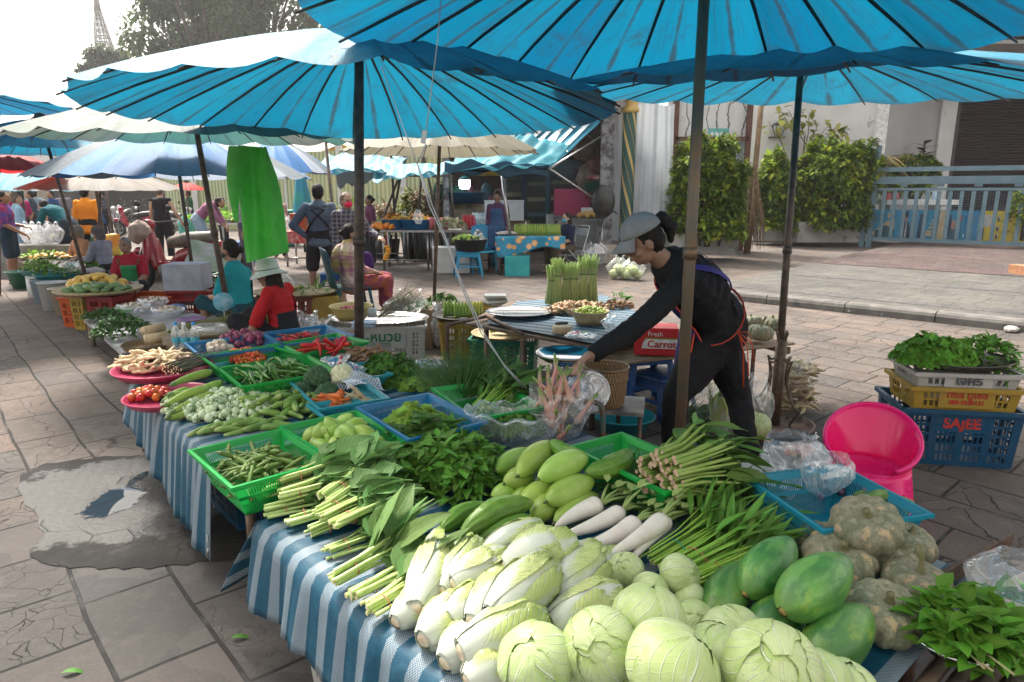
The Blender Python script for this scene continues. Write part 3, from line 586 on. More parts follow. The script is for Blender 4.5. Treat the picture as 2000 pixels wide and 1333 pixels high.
hb=(Q(232,110,75).x-Q(191,110,75).x)/2;
def tw(z):return hb*max(.06,(ztop-z)/(ztop-zb_))*1.25
t.location=V((Q(211,110,75).x,75,0));lean=-1.1
def tc(z,ang):w=tw(z);return V((w*cos(ang)+lean*(z-zb_)/(ztop-zb_)*.6,w*sin(ang),z))
for k in range(10):a=2*PI*k/10;b.tube([tc(zb_,a),tc(zc,a)],.09,4)
for i in range(13):z=zb_+(zc-zb_)*i/12;b.tube([tc(z,2*PI*k/10)for k in range(11)],.09,4)
b.build('lattice',MAT('tower paint',(.5,.5,.5),vary=0),t);b=MB();b.lathe([(tw(zc)*1.08,zc),(tw(ztop)+.05,ztop)],16,M=Matrix.Translation((lean*.45,0,0)),cap=True);b.build('cone',MAT('tower paint',(.5,.5,.5)),t)
b=MB();b.box((0,0,zb_/2),(2*hb*1.3,2*hb*1.3,zb_));b.build('base',wh,t,smooth=False)
def tree(label,px,Y,pyt,pyb,wpx,n,seed,ls,c1,c2):
 r=RG(seed);base=G(px,Y);zt=Q(px,pyt,Y).z;zb2=Q(px,pyb,Y).z;hw=wpx/1333*Y/2;t=thing('tree',label,'tree',base);b=MB();tk=MB();tk.tube([(0,0,0),(.2,0,zb2*.6),(0,0,zb2+.3*(zt-zb2))],[.5,.4,.25],8)
 cl=[]
 for i in range(40):
  a=r.random()*6.28;q=r.random()**.5;h=r.random();c=V((cos(a)*hw*q*.85*(1-.35*h),sin(a)*hw*.7*q,zb2+(zt-zb2)*h));cl.append((c,hw*r.uniform(.16,.3)))
  tk.tube([(0,0,zb2*.7+r.random()*2),(c.x*.5,c.y*.5,(zb2+c.z)/2),tuple(c)],[.2,.12,.04],5)
 for i in range(n):
  c,rad=r.choice(cl);d=V((r.gauss(0,1),r.gauss(0,1),r.gauss(0,.8)));d=d.normalized()*rad*r.random()**.4;p=c+d
  b.leaf(p,(d.x+r.uniform(-1,1),d.y+r.uniform(-1,1),r.uniform(-1,.4)*rad),(0,0,1),ls*r.uniform(.7,1.5),ls*.6,.2,.2,n=2,m=1)
 b.build('crown',LEAF('tree leaf%d'%seed,c1,c2,vs=.1,amt=.6,transl=.4),t);tk.build('trunk',BRK,t)
tree('large tree with a loose ragged crown behind the big blue umbrella',425,62,-70,140,290,12000,4,.62,(.13,.19,.07),(.07,.11,.04))
tree('tall dense tree behind the top of the blue umbrella',540,68,-140,130,340,12000,6,.65,(.14,.20,.06),(.07,.11,.035))
tree('low dark tree crown beside the lattice tower base',240,72,98,165,110,4000,9,.5,(.12,.16,.07),(.07,.10,.05))
# UMBRELLAS
def CANOPY(name,cols,grime=.5,tr=.45,star=None,toplit=0.):
 s=NT(name);uv=s.sep(s.uv());co=s.obj();k=s.m('FLOOR',uv[0]);fr=s.m('FRACT',uv[0])
 wn=s.n('TexWhiteNoise',{'noise_dimensions':'1D'});s.set(wn.inputs[1],s.m('ADD',k,3.));r=wn.outputs[0]
 n=len(cols);col=s.ramp(r,[(i/n,c)for i,c in enumerate(cols)],'CONSTANT')if n>1 else s.mix(0.,cols[0],cols[0])
 col=s.hsv(col,.5,1.,s.m('MULTIPLY_ADD',r,.14,.93))
 if toplit:
  g=s.n('NewGeometry').outputs['Backfacing'];bm=s.m('MULTIPLY',g,s.m('MULTIPLY_ADD',s.step(s.noise(co,1.6,4,.6),.3,.7),.5*toplit,.5*toplit));col=s.mix(bm,col,(.10,.34,.46))  # upper face painted paler to look lit from above; underside keeps full colour
 a=s.m('ABSOLUTE',s.m('SUBTRACT',fr,.5));nz=s.noise(co,3.5,6,.75);nz2=s.noise(co,1.2,4,.6)
 seam=s.m('MULTIPLY',s.step(s.m('ADD',a,s.m('MULTIPLY',s.m('SUBTRACT',nz,.5),.22)),.075,.0),s.step(nz2,.2,.5))
 ribd=s.m('MULTIPLY',s.step(a,.40,.5),s.step(nz,.35,.6));rim=s.m('MULTIPLY',s.step(uv[1],.86,1.),s.step(nz,.38,.62))
 d=s.m('MAXIMUM',s.m('MAXIMUM',s.m('MULTIPLY',seam,.8),s.m('MULTIPLY',ribd,.45)),s.m('MULTIPLY',rim,.55));d=s.m('MAXIMUM',d,s.m('MULTIPLY',s.step(nz,.54,.70),.55))
 mapp=s.n('Mapping');s.set(mapp.inputs[0],s.uv());mapp.inputs['Scale'].default_value=(14,1.2,1);st=s.noise(mapp.outputs[0],2.,4,.7)
 d=s.m('MAXIMUM',d,s.m('MULTIPLY',s.step(st,.52,.66),.5))
 big=s.step(s.noise(co,.9,6,.75,.6),.52,.7);d=s.m('MULTIPLY',s.m('MAXIMUM',d,s.m('MULTIPLY',big,.35)),grime);col=s.mix(d,col,(.045,.05,.055))
 b=s.bump(s.m('ADD',nz,s.noise(s.uv(),5,4,.6)),.35,.02)
 wv=s.noise(co,180,1,.5);
 return s.fin(col,.6,b,transl=tr,spec=.3)
ribm=MAT('umbrella rib',(.03,.028,.03),(.055,.045,.04),rough=.6,scale=10,vary=0)
polem=MAT('rusty umbrella pole',(.07,.05,.042),(.13,.095,.075),rough=.5,scale=14,bump=.15,bs=60,metal=.3,vary=.1)
polebr=MAT('worn galvanised pole',(.13,.115,.09),(.19,.12,.07),rough=.42,scale=9,bump=.15,bs=60,metal=.45,vary=0)
def umbrella(label,c,Rr,h,base,mat,tilt=(0,0),nr=20,sag=.05,seed=0,ribs=True,pr=.024,pm=None,top=None,fancy=0,group='market umbrellas',rimwav=.02,lw=1.):
 c=V(c);t=thing('market_umbrella',label,'umbrella',c if base is None else base,group=group);o0=V(t.location)
 r_=RG(seed);
 def S(th,q,off=0.):
  k=th/(2*PI)*nr;fr=k-math.floor(k);s=sin(PI*fr)
  w=noise.noise(V((cos(th)*2.1+seed*3,sin(th)*2.1,q*1.2)))
  rr=Rr*q*(1-.022*s*q**3+.02*w*q)
  x,y=rr*cos(th),rr*sin(th)
  z=h*(1-q**1.55)-sag*s*(q**1.2)*(1.1-q*.75)*(1+1.2*w)+tilt[0]*x+tilt[1]*y+rimwav*2*w*q*q+off
  return c+V((x,y,z))-o0
 b=MB();nu=nr*6;nv=12;vs=[];uv=[]
 for j in range(nv+1):
  q=.02+.98*j/nv
  for i in range(nu+1):vs.append(S(2*PI*i/nu,q));uv.append((i/nu*nr-1e-4*(i==nu),q))
 w=nu+1;b.add(vs,[(j*w+i,j*w+i+1,(j+1)*w+i+1,(j+1)*w+i)for j in range(nv)for i in range(nu)],uv)
 o=b.build('canopy',mat,t)
 if ribs:
  for k in range(nr):
   th=2*PI*k/nr;m=MB();m.tube([S(th,q,-.016)for q in(.04,.2,.4,.6,.8,.94,1.012)],[.009*lw,.009*lw,.008*lw,.008*lw,.007*lw,.006*lw,.005*lw],5);m.build('rib',ribm,t)
 hub=c+V((0,0,h))-o0
 tp=hub if top is None else V(top)-o0
 MB().lathe([(.02,.08),(.06,.06),(.075,0),(.075,-.09),(.03,-.12)],12,M=Matrix.Translation(hub),cap=True).build('hub',ribm,t)
 if base is not None:
  m=MB();m.tube([(0,0,0),tp*.5,tp],[pr,pr,pr*.85],12);m.build('pole',pm or polem,t)
  j=MB();j.tube([tp*.48,tp*.5],[pr*1.25]*2,12);j.build('joint',pm or polem,t)
 return t
blue=CANOPY('canopy blue',[(.004,.22,.40),(.006,.25,.44),(.004,.19,.37)],grime=.95,tr=.27,toplit=.5)
blue2=CANOPY('canopy blue lit top',[(.005,.23,.41),(.008,.26,.44)],grime=.95,tr=.27,toplit=.7)  # blue canopy with more of the painted-in brightness on its top
grey=CANOPY('canopy grey green',[(.10,.17,.15),(.14,.19,.165),(.08,.21,.19),(.15,.18,.17)],grime=.7,tr=.3)
stripe=CANOPY('canopy blue white grey',[(.05,.22,.55),(.45,.52,.62),(.22,.26,.30),(.40,.47,.58),(.08,.25,.55),(.3,.34,.4)],grime=.35,tr=.35)
beige=CANOPY('canopy beige',[(.32,.29,.26),(.37,.34,.31),(.27,.25,.23)],grime=.4,tr=.4)
olive=CANOPY('canopy olive',[(.20,.19,.14),(.23,.22,.165)],grime=.45,tr=.35)
red=CANOPY('canopy red',[(.60,.03,.03),(.55,.025,.03)],grime=.2,tr=.4)
pale=CANOPY('canopy pale blue',[(.25,.48,.62),(.42,.55,.62),(.10,.38,.60)],grime=.4,tr=.4)
b0=P(1336,860,.0);pole1=V((.775,2.98,0))
umbrella('huge blue umbrella nearest the camera, its grey pole beside the seller in black',(.765,2.95,2.30),1.60,.42,pole1,blue,nr=24,sag=.07,seed=1,pm=polebr,pr=.026,tilt=(0,-.025),lw=1.2)
umbrella('big blue umbrella left of centre, its dark pole beside the white lettered crate',(-.96,4.6,2.09),1.63,.46,V((-1.16,4.95,0)),blue2,nr=24,sag=.07,seed=2,pr=.035,tilt=(.0,-.02),top=(-.96,4.6,2.55),lw=1.1)
umbrella('blue umbrella at right whose slanted pole stands in a scrolled iron base',(2.0,4.75,2.25),1.75,.24,V((1.80,4.45,0)),blue2,nr=20,sag=.09,seed=3,pr=.024,tilt=(-.01,.07),top=(1.85,4.65,2.47))
def U(label,pxl,pxr,pyr,Y,dz,mat,pole=None,seed=0,tilt=(0,0),nr=20,lw=1.,sag=.05,ribs=True,pr=.024):
 l,r=Q(pxl,pyr,Y),Q(pxr,pyr,Y);c=(l+r)/2;Rr=(r.x-l.x)/2
 b=None if pole is None else(pole if isinstance(pole,Vector)else V((Q(pole,400,Y).x,Y,0)))
 return umbrella(label,c,Rr,dz,b,mat,seed=seed,tilt=tilt,nr=nr,lw=lw,sag=sag,ribs=ribs,pr=pr)
U('grey-green patched umbrella under the left edge of the big blue umbrella',60,700,268,6.6,.36,grey,434,seed=4,sag=.1,tilt=(-.01,.03),pr=.028)
U('blue, white and grey panelled umbrella above the red motorbike',95,600,345,8.9,.62,stripe,V((-4.15,8.9,0)),seed=5,sag=.07)
U('beige umbrella behind the panelled one at left',60,345,370,11.8,.36,beige,170,seed=6,sag=.07)
U('pale blue umbrella with dark blue underside at left behind the red one',-90,265,296,9.6,.42,blue2,157,seed=7)
U('red umbrella at the left edge under the pale blue one',-110,112,335,10.5,.30,red,-30,seed=8)
U('blue umbrella cut off by the left edge of the picture',-560,95,200,8.2,.3,blue,-240,seed=9,tilt=(-.0,.03))
U('olive canvas umbrella in front of the flower stall',672,1052,297,8.9,.44,olive,V((-1.02,8.75,0)),seed=10,sag=.05)
U('pale blue striped umbrella behind the hanging green bag',430,650,338,13.5,.62,stripe,455,seed=11)
U('small blue umbrella low at left between the red and the beige ones',-60,150,372,14.5,.42,blue2,40,seed=12,ribs=False)
U('small red umbrella far back above the purple-shirted man',330,400,371,21,.22,red,365,seed=13,ribs=False)
b=MB();b.tube([Q(976,312,13.5),V((Q(997,450,13.0).x,13.0,.72))],.03,8);b.build('leaning_pole',steel(),label='thin pale pole leaning behind the table with the flowered cloth',cat='pole')
for i,(a,c_)in enumerate((((905,360),(942,560)),((1012,362),(1045,545)))):
 pass
for px,py,Y,l in((218,545,12.5,'thin dark pole behind the orange-shirted man'),(232,520,15,'thin dark pole right of the orange-shirted man'),(660,470,11.5,'dark crooked stick post above the woman in the pink mask')):
 b=MB();a=Q(px,py,Y);b.tube([(0,0,0),(-.05,0,1.),(-.12,0,2.6)],[.03,.028,.025],6);b.build('stall_pole',polem,label=l,cat='pole',loc=V((a.x,Y,0)))
t=thing('umbrella_stand','round black iron umbrella stand with curled scrolls at right','umbrella stand',(1.80,4.45,0));m=MB()
m.lathe([(.0,.012),(.24,.012),(.26,.02),(.26,.05),(.24,.05),(.235,.03),(0,.03)],36);m.build('base_ring',rust(),t);m=MB();m.tube([(0,0,.02),(0,0,.62)],.036,12);m.build('socket',rust(),t)
for k in range(4):
 a=k*PI/2+.5;m=MB();pts=[]
 for i in range(40):
  u=i/39;
  if u<.35:w=u/.35;rr=.05+.07*cos((1-w)*4.5)*(w*.6+.2);z=.62-.06*sin((1-w)*4.5)-.12*w
  elif u<.7:w=(u-.35)/.35;rr=.10-.05*sin(w*PI)+.05*w;z=.5-.32*w
  else:w=(u-.7)/.3;rr=.15+.05*cos(w*5-1)*(1-w*.5);z=.16-.10*w+.04*sin(w*6)*(1-w*.4)
  pts.append((rr*cos(a),rr*sin(a),z))
 m.tube(pts,.008,6);m.build('scroll',rust(),t)
t=thing('hanging_bag','big translucent green shopping bag hanging open from the grey-green umbrella','plastic bag',Q(505,288,5.9));o0=V(t.location)
outl=[(450,285),(530,288),(540,330),(548,400),(552,440),(566,490),(520,502),(480,515),(476,470),(470,430),(462,370),(455,330)]
s=NT('green film');co=s.obj();f=s.step(s.noise(co,3,4,.6),.35,.7);uvx=s.sep(s.uv())
col=s.mix(f,(.20,.74,.17),(.34,.84,.28));gbag=s.fin(col,.3,s.bump(s.noise(co,6,5,.6),.5,.03),transl=.72)
def gb(u,v,side):
 L=[(450,285),(455,345),(462,395),(471,450),(478,515)];Rr=[(528,288),(541,345),(548,400),(556,450),(566,492)]
 k=v*4;i=min(3,int(k));q=k-i;l=(L[i][0]*(1-q)+L[i+1][0]*q,L[i][1]*(1-q)+L[i+1][1]*q);r_=(Rr[i][0]*(1-q)+Rr[i+1][0]*q,Rr[i][1]*(1-q)+Rr[i+1][1]*q)
 px=l[0]+(r_[0]-l[0])*u;py=l[1]+(r_[1]-l[1])*u
 d=side*.09*sin(PI*u)*(.3+.7*v)+.09*sin(u*11+v*2.5+sin(v*4))*(1-.3*v)+.06*noise.noise(V((u*5,v*2,side)))+.02*sin(u*31+v*5)
 return Q(px,py,5.9)+V((0,d,0))-o0
m=MB();m.grid(lambda u,v:gb(u,v,1),40,20);m.grid(lambda u,v:gb(u,v,-1),40,20);m.build('bag_body',gbag,t)
m=MB()
def strap(u,v,s_):
 cx=456-3*sin(PI*v)+6*v;w=14-2*v;px=cx+w*(u-.5)*2*(.4+.6*sin(PI*min(1,.15+v*.9)));py=286+148*v;return Q(px,py,5.75)+V((0,s_*.03*sin(PI*u),0))-o0
m.grid(lambda u,v:strap(u,v,1),8,12);m.grid(lambda u,v:strap(u,v,-1),8,12);m.build('handle',gbag,t)
sm=MAT('white string',(.6,.62,.68),rough=.5,vary=0)
t=thing('hanging_string','long white twisted string running from the big umbrella to the plant stems bag','string',Q(862,-10,2.7));o0=V(t.location)
m=MB();m.tube([Q(862,-10,2.7)-o0,Q(855,80,2.7)-o0,Q(832,258,2.8)-o0],.0025,5);m.tube([Q(832,282,2.8)-o0,Q(815,320,2.85)-o0],.003,5);m.tube([Q(745,130,3.0)-o0,Q(790,255,2.9)-o0,Q(815,320,2.85)-o0],.0025,5)
for k in range(2):
 m.tube([Q(a+k*6*sin(i*1.3),b_,2.85+(i)*.05)-o0 for i,(a,b_)in enumerate(((815,320),(838,400),(870,470),(905,560),(945,650),(985,715),(1022,758)))],.003,5)
m.build('cord',sm,t);m=MB();m.box(tuple(Q(828,268,2.8)-o0),(.018,.012,.05),rot=(0,.2,0));m.build('toggle',MAT('white plastic',(.7,.72,.75),rough=.4,vary=0),t,smooth=False)
m=MB();m.tube([(0,0,-.03),(0,0,.03)],.033,12);m.build('tape_band',MAT('white tape',(.6,.62,.6),vary=0),label='white tape wrapped around the dark pole above the lettered crate',cat='tape',loc=Q(727,611,4.9))
# TABLES, CLOTHS, BASKETS
T=.5
A1=V((-.86,2.12,0));
def tp(d,n,z=0.):return A1+E1*d+E2*n+V((0,0,z))
def cloth_mat(name,per=.108,off=0.,w=.56):
 s=NT(name);uv=s.sep(s.uv());co=s.obj();x=s.m('ADD',s.m('DIVIDE',uv[0],per),off);wob=s.m('MULTIPLY',s.m('SUBTRACT',s.noise(co,3,2),.5),.12);fr=s.m('FRACT',s.m('ADD',x,wob))
 st=s.step(fr,w-.015,w+.015);
 ck=s.n('TexChecker',Scale=1.);sc=s.n('VectorMath',{'operation':'SCALE'});s.set(sc.inputs[0],s.uv());sc.inputs['Scale'].default_value=290.;s.set(ck.inputs['Vector'],sc.outputs[0])
 wht=s.mix(ck.outputs['Fac'],(.33,.37,.40),(.035,.12,.19));thin=s.step(s.m('ABSOLUTE',s.m('SUBTRACT',fr,.25)),.20,.24)
 bl=s.mix(s.step(s.noise(co,40,3,.7),.4,.7),(.003,.065,.12),(.005,.085,.15));
 col=s.mix(st,bl,wht);col=s.mix(s.m('MULTIPLY',s.step(s.noise(co,5,4,.7),.5,.75),.3),col,(.12,.16,.18))
 return s.fin(col,.5,s.bump(s.m('ADD',s.m('MULTIPLY',s.noise(co,14,4),2.),s.m('MULTIPLY',ck.outputs['Fac'],.25)),.35,.006),transl=.1,spec=.4)
CL=cloth_mat('striped woven plastic cloth')
def table(label,pts,legs,h,apron=.03):
 c=sum(pts,V())/len(pts);t=thing('table',label,'table',V((c.x,c.y,0)));b=MB();n=len(pts)
 top=[V((p.x-c.x,p.y-c.y,h-.012))for p in pts];bot=[v-V((0,0,apron))for v in top]
 b.add(top+bot,[tuple(range(n)),tuple(range(2*n-1,n-1,-1))]+[(i,i+n,(i+1)%n+n,(i+1)%n)for i in range(n)]);b.build('tabletop',MAT('old plank',(.16,.11,.07),(.09,.06,.04),rough=.8,scale=10,bump=.3),t,smooth=False)
 for p in legs:
  m=MB();q=V((p.x-c.x,p.y-c.y,0));m.tube([q,q+V((0,0,h-.04))],.02,8);m.build('leg',rust(),t)
 return t
def drape(name,label,edge,n_in,drop,h,mat,uoff=0.,seed=0,fold=.035,corner0=None,endw=None,dropf=None,cat='tablecloth',group=None):
 L=[0];
 for a,b in zip(edge,edge[1:]):L.append(L[-1]+(b-a).length)
 tot=L[-1]
 def at(s):
  s=min(max(s,0),tot)
  for i in range(len(edge)-1):
   if s<=L[i+1]:return edge[i].lerp(edge[i+1],(s-L[i])/(L[i+1]-L[i])),(edge[i+1]-edge[i]).normalized()
  return edge[-1],(edge[-1]-edge[-2]).normalized()
 nd=n_in.normalized();W=n_in.length;nu=int(tot/.018);na=9;nb=40;vs=[];uv=[]
 for i in range(nu+1):
  s=tot*i/nu;p,dr=at(s);out=V((dr.y,-dr.x,0));
  if out.dot(nd)>0:out=-out
  dp=(dropf(s/tot)if dropf else drop)*(1+.06*sin(s*9+seed));f=noise.noise(V((s*6.5,seed,0)))+.6*noise.noise(V((s*15,seed,3)))
  for j in range(na,0,-1):
   v=j/na;q=p+out*(.012+fold*(f+.75)*v**.8+.02*v)+dr*(.02*noise.noise(V((s*5,seed,8)))*v);vs.append(V((q.x,q.y,h-.004-dp*v)));uv.append((s+uoff,-dp*v))
  for j in range(nb+1):
   v=j/nb;q=p+nd*(W*v);z=h+.004+(.007*noise.noise(V((q.x*7,q.y*7,seed)))+.004 if 0<j<nb else 0)-(.006 if j==0 else 0);vs.append(V((q.x,q.y,z)));uv.append((s+uoff,W*v))
 w=na+nb+1;c=at(tot/2)[0];vs=[v-V((c.x,c.y,0))for v in vs];m=MB();m.add(vs,[(i*w+j,(i+1)*w+j,(i+1)*w+j+1,i*w+j+1)for i in range(nu)for j in range(w-1)],uv)
 o=m.build(name,mat,label=label,cat=cat,group=group,loc=V((c.x,c.y,0)));mod_solid(o,.003);return o
e1=[tp(0,0),tp(1.1,0.02),tp(1.72,0)]
table('long front table under the striped cloth holding the cabbages',[tp(.02,.03),tp(1.70,.03),tp(1.70,1.42),tp(.02,1.44)],[P(547,1238)+E2*.03,tp(.06,.42),tp(1.5,.1),tp(.1,1.38),tp(1.6,1.3)],T)
drape('tablecloth','blue and white striped cloth on the front table under the cabbages',e1,E2*1.46,.24,T,CL,seed=1,dropf=lambda t:.24+.04*t)
m=MB();o0=tp(0,0)
def cr(u,v):
 a=tp(-.012,.0+u*.5,T-.002);tip=P(432,1160,.17);return a+(tip-tp(0,0,T))*(v*(1-u)**1.1)-E1*(.012*sin(u*12+v*3)*v)-o0
m.grid(cr,22,10);m.uv=[(.02+(-v*.3),u*.42)for j in range(11)for i in range(23)for(u,v)in[(i/22,j/10)]]
mod_solid(m.build('tablecloth',CL,label='pointed corner of striped cloth hanging at the left end of the front table',cat='tablecloth',loc=o0),.003)
q=[P(258,747,T),P(330,815,T),P(410,900,T)];q=[V((v.x,v.y,0))for v in q];q.append(q[-1]+E1*.06);qe=tp(-.03,.02)
table('long back table under the striped cloth holding okra, mangoes and eggplants',[q[0]+E2*.03,qe+E2*.08,qe+E2*1.48,tp(-1.0,1.55),tp(-2.3,1.62),q[0]+E2*1.5],[P(285,880),tp(-1.2,.1),P(483,1165)+E2*.04,tp(-.12,1.3),tp(-2.,1.3),tp(-1.2,1.4)],T)
drape('tablecloth','blue and white striped cloth on the back table under eggplants and cucumbers',q,E2*1.5,.3,T,CL,uoff=.03,seed=5,fold=.04,dropf=lambda t:.20+.2*min(1,t*1.6))
# baskets
def basket_mesh(L,Wd,H,fl,mat,name='basket',slots=True):
 b=MB();l,w=L/2,Wd/2;lb,wb=l-fl,w-fl
 def ring(x,y,z,x2,y2,z2,th=.003):
  o=[V((sx*x,sy*y,z))for sx,sy in((-1,-1),(1,-1),(1,1),(-1,1))];p=[V((sx*x2,sy*y2,z2))for sx,sy in((-1,-1),(1,-1),(1,1),(-1,1))]
  oi=[V((v.x-th*(1 if v.x>0 else-1),v.y-th*(1 if v.y>0 else-1),v.z))for v in o];pi=[V((v.x-th*(1 if v.x>0 else-1),v.y-th*(1 if v.y>0 else-1),v.z))for v in p]
  for i in range(4):
   j=(i+1)%4;b.add([o[i],o[j],p[j],p[i],oi[i],oi[j],pi[j],pi[i]],[(0,1,2,3),(7,6,5,4),(3,2,6,7),(0,4,5,1)])
 def X(z):return lb+(l-lb)*z/H
 def Y(z):return wb+(w-wb)*z/H
 ring(l+.012,w+.012,H-.012,l+.012,w+.012,H,.014);ring(l,w,H-.02,l,w,H-.002)
 z1,z2,z3,z4=H*.08,H*.5,H*.58,H*.84
 ring(X(0),Y(0),0,X(z1),Y(z1),z1);ring(X(z4),Y(z4),z4,l,w,H)
 ring(X(z2),Y(z2),z2,X(z3),Y(z3),z3)
 for sx in(-1,1):
  for sy in(-1,1):
   for(cx,cy)in((.035,0),(0,.035)):
    a=[V((sx*X(z),sy*Y(z),z))for z in(0,H)];c=[V((sx*(X(z)-cx),sy*(Y(z)-cy),z))for z in(0,H)];b.add([a[0],c[0],c[1],a[1]],[(0,1,2,3)])
 for side in range(2):
  n=int((L if side==0 else Wd)/.0115)
  for s in(-1,1):
   for i in range(n):
    f=(i+.5)/n*2-1;hw=.0024
    for(za,zb_)in((z1,z2),(z3,z4)):
     def pt(z,d):
      if side==0:return V((f*(X(z)-.035)+d,s*(Y(z)-.0015),z))
      return V((s*(X(z)-.0015),f*(Y(z)-.035)+d,z))
     b.add([pt(za,-hw),pt(za,hw),pt(zb_,hw),pt(zb_,-hw)],[(0,1,2,3)])
 b.add([(-lb,-wb,.004),(lb,-wb,.004),(lb,wb,.004),(-lb,wb,.004)],[(0,1,2,3)])
 return b.mesh(name,mat,smooth=False)
GREENB=PLAST('green basket plastic',(.012,.42,.07),dirt=.1,transl=.25);BLUEB=PLAST('blue basket plastic',(.015,.20,.42),dirt=.15,transl=.2);TEALB=PLAST('teal basket plastic',(.012,.28,.40),dirt=.1,transl=.2);CYANB=PLAST('turquoise basket plastic',(.02,.33,.40),dirt=.15,transl=.2)
def fitrim(c4,z):
 p=[P(a,b,z)for a,b in c4];c=sum(p,V())/4;d=((p[1]-p[0])+(p[2]-p[3]))/2;e=((p[3]-p[0])+(p[2]-p[1]))/2
 return c,d.length,e.length,math.atan2(d.y,d.x),e
BK={}
def basket(key,label,c4,z,mat,H=.12,fl=.05,tilt=None,group='slotted produce baskets'):
 c,L,Wd,a,e=fitrim(c4,z);me=basket_mesh(L,Wd,H,fl,mat);o=obj('basket',me,label=label,cat='basket',group=group);o.location=(c.x,c.y,z-H);o.rotation_euler=(0,0,a);BK[key]=(V((c.x,c.y,z-H)),L,Wd,a,H,fl);print('basket',key,[round(v,2)for v in(c.x,c.y,L,Wd,math.degrees(a))]);return o
TZ=T+.01
basket('okra','bright green basket of okra jutting over the left table edge',[(372,880),(465,955),(637,893),(553,838)],.655,GREENB,H=.14)
basket('mango','bright green basket of pale green mangoes behind the okra',[(548,832),(640,895),(800,860),(700,803)],.64,GREENB,H=.12)
basket('leafy','bright blue basket of light leafy greens in the middle',[(705,797),(800,857),(945,822),(832,767)],.65,BLUEB,H=.13)
basket('dill','green basket of dill and long leaves behind the blue one',[(838,762),(945,815),(1045,795),(975,738)],.64,GREENB,H=.12)
basket('choy','green basket holding the round tied bundle of stalks',[(1128,870),(1305,968),(1395,915),(1205,848)],.66,GREENB,H=.15)
basket('plbag','sky-blue basket with wrinkled bags and angled gourds by the pink stool',[(1478,935),(1600,1035),(1822,1000),(1620,905)],.66,TEALB,H=.15)
basket('onion','sky-blue basket of red onions at the back left of the table',[(367,672),(400,698),(550,672),(510,650)],.62,BLUEB,H=.11)
basket('redchil','sky-blue basket of small red chillies at the far back',[(513,650),(548,672),(695,656),(632,635)],.62,BLUEB,H=.10)
basket('tom','green basket of small orange tomatoes behind the long chillies',[(395,696),(436,722),(585,690),(545,670)],.62,GREENB,H=.11)
basket('mixch','green basket of mixed tiny chillies at the back',[(545,675),(590,695),(716,664),(640,650)],.62,GREENB,H=.10)
basket('longch','green basket of long dark green chillies',[(436,722),(480,757),(650,722),(592,690)],.62,GREENB,H=.11)
basket('caul','turquoise basket with netted cauliflower and broccoli',[(560,745),(640,800),(742,775),(690,725)],.60,CYANB,H=.09)
basket('garlic','turquoise basket of brown dried roots beside the coriander',[(655,718),(700,745),(752,726),(715,705)],.60,CYANB,H=.09)
basket('carrot','small turquoise basket of carrots between the cucumbers and mangoes',[(600,790),(640,815),(720,797),(690,775)],.59,CYANB,H=.08)
def crate(name,label,c,a,L,Wd,H,mat,group=None,slots=None,fl=.02,cols=9,rows=5,parent=None,cat='crate',handles=True,seed=0):
 t=thing(name,label,cat,c,a,group=group);b=MB();l,w=L/2,Wd/2
 def panel(p0,p1,p2,p3,nc,nr):
  us=[0];k=.06;
  for i in range(nc):
   gap=.012 if(i%4)else.055
   us+=[us[-1]+gap,us[-1]+gap+.022]
  us.append(us[-1]+.055);us=[u/us[-1]for u in us]
  vs_=[0]
  for i in range(nr):vs_+=[vs_[-1]+.35+(.45 if i==0 else 0),vs_[-1]+1.35+(.45 if i==0 else 0)]
  vs_.append(vs_[-1]+1.1);vs_=[v/vs_[-1]for v in vs_]
  pt=lambda u,v:(p0.lerp(p1,u)).lerp(p3.lerp(p2,u),v)
  VV=[pt(u,v)for v in vs_ for u in us];nu=len(us);F=[]
  for j in range(len(vs_)-1):
   for i in range(nu-1):
    if i%2==1 and j%2==1:continue
    F.append((j*nu+i,j*nu+i+1,(j+1)*nu+i+1,(j+1)*nu+i))
  b.add(VV,F)
 bt=[V((sx*(l-fl),sy*(w-fl),0))for sx,sy in((-1,-1),(1,-1),(1,1),(-1,1))];tp_=[V((sx*l,sy*w,H))for sx,sy in((-1,-1),(1,-1),(1,1),(-1,1))]
 for i in range(4):
  j=(i+1)%4;panel(bt[i],bt[j],tp_[j],tp_[i],cols*2 if i%2==0 else cols,rows)
 b.add([v+V((0,0,.004))for v in bt],[(0,1,2,3)])
 o=b.build('crate_body',mat,t,smooth=False);mod_solid(o,.004,1)
 b=MB()
 for i in range(4):
  p,q=tp_[i],tp_[(i+1)%4];d=(q-p).normalized();n_=V((d.y,-d.x,0));m_=(p+q)/2;
  b.box(m_+n_*.010-V((0,0,.012)),((q-p).length+.04,.024,.024),rot=(0,0,math.atan2(d.y,d.x)))
 b.build('rim',mat,t,smooth=False)
 return t
YEL=PLAST('mustard crate plastic',(.42,.27,.04),dirt=.4);NAV=PLAST('deep blue crate plastic',(.008,.075,.16),dirt=.2);WHC=PLAST('white crate plastic',(.50,.49,.46),dirt=.4);REDC=PLAST('red crate plastic',(.28,.015,.02),dirt=.2);ORC=PLAST('orange crate plastic',(.55,.09,.01),dirt=.2);GRC=PLAST('teal green crate plastic',(.008,.16,.10),dirt=.25)
rd=MAT('red lettering',(.5,.03,.02),rough=.5,vary=0);grl=MAT('green lettering',(.02,.16,.08),rough=.5,vary=0);gyl=MAT('grey lettering',(.08,.09,.1),rough=.5,vary=0);bll=MAT('blue lettering',(.02,.08,.3),rough=.5,vary=0)
pA=P(1742,905,0);pB=P(1900,922,0);pC=P(1972,860,0)
cdir=V((pB.x-pA.x,pB.y-pA.y,0));ang=math.atan2(cdir.y,cdir.x)
c0=V((2.66,3.99,0));ang=R(-10)
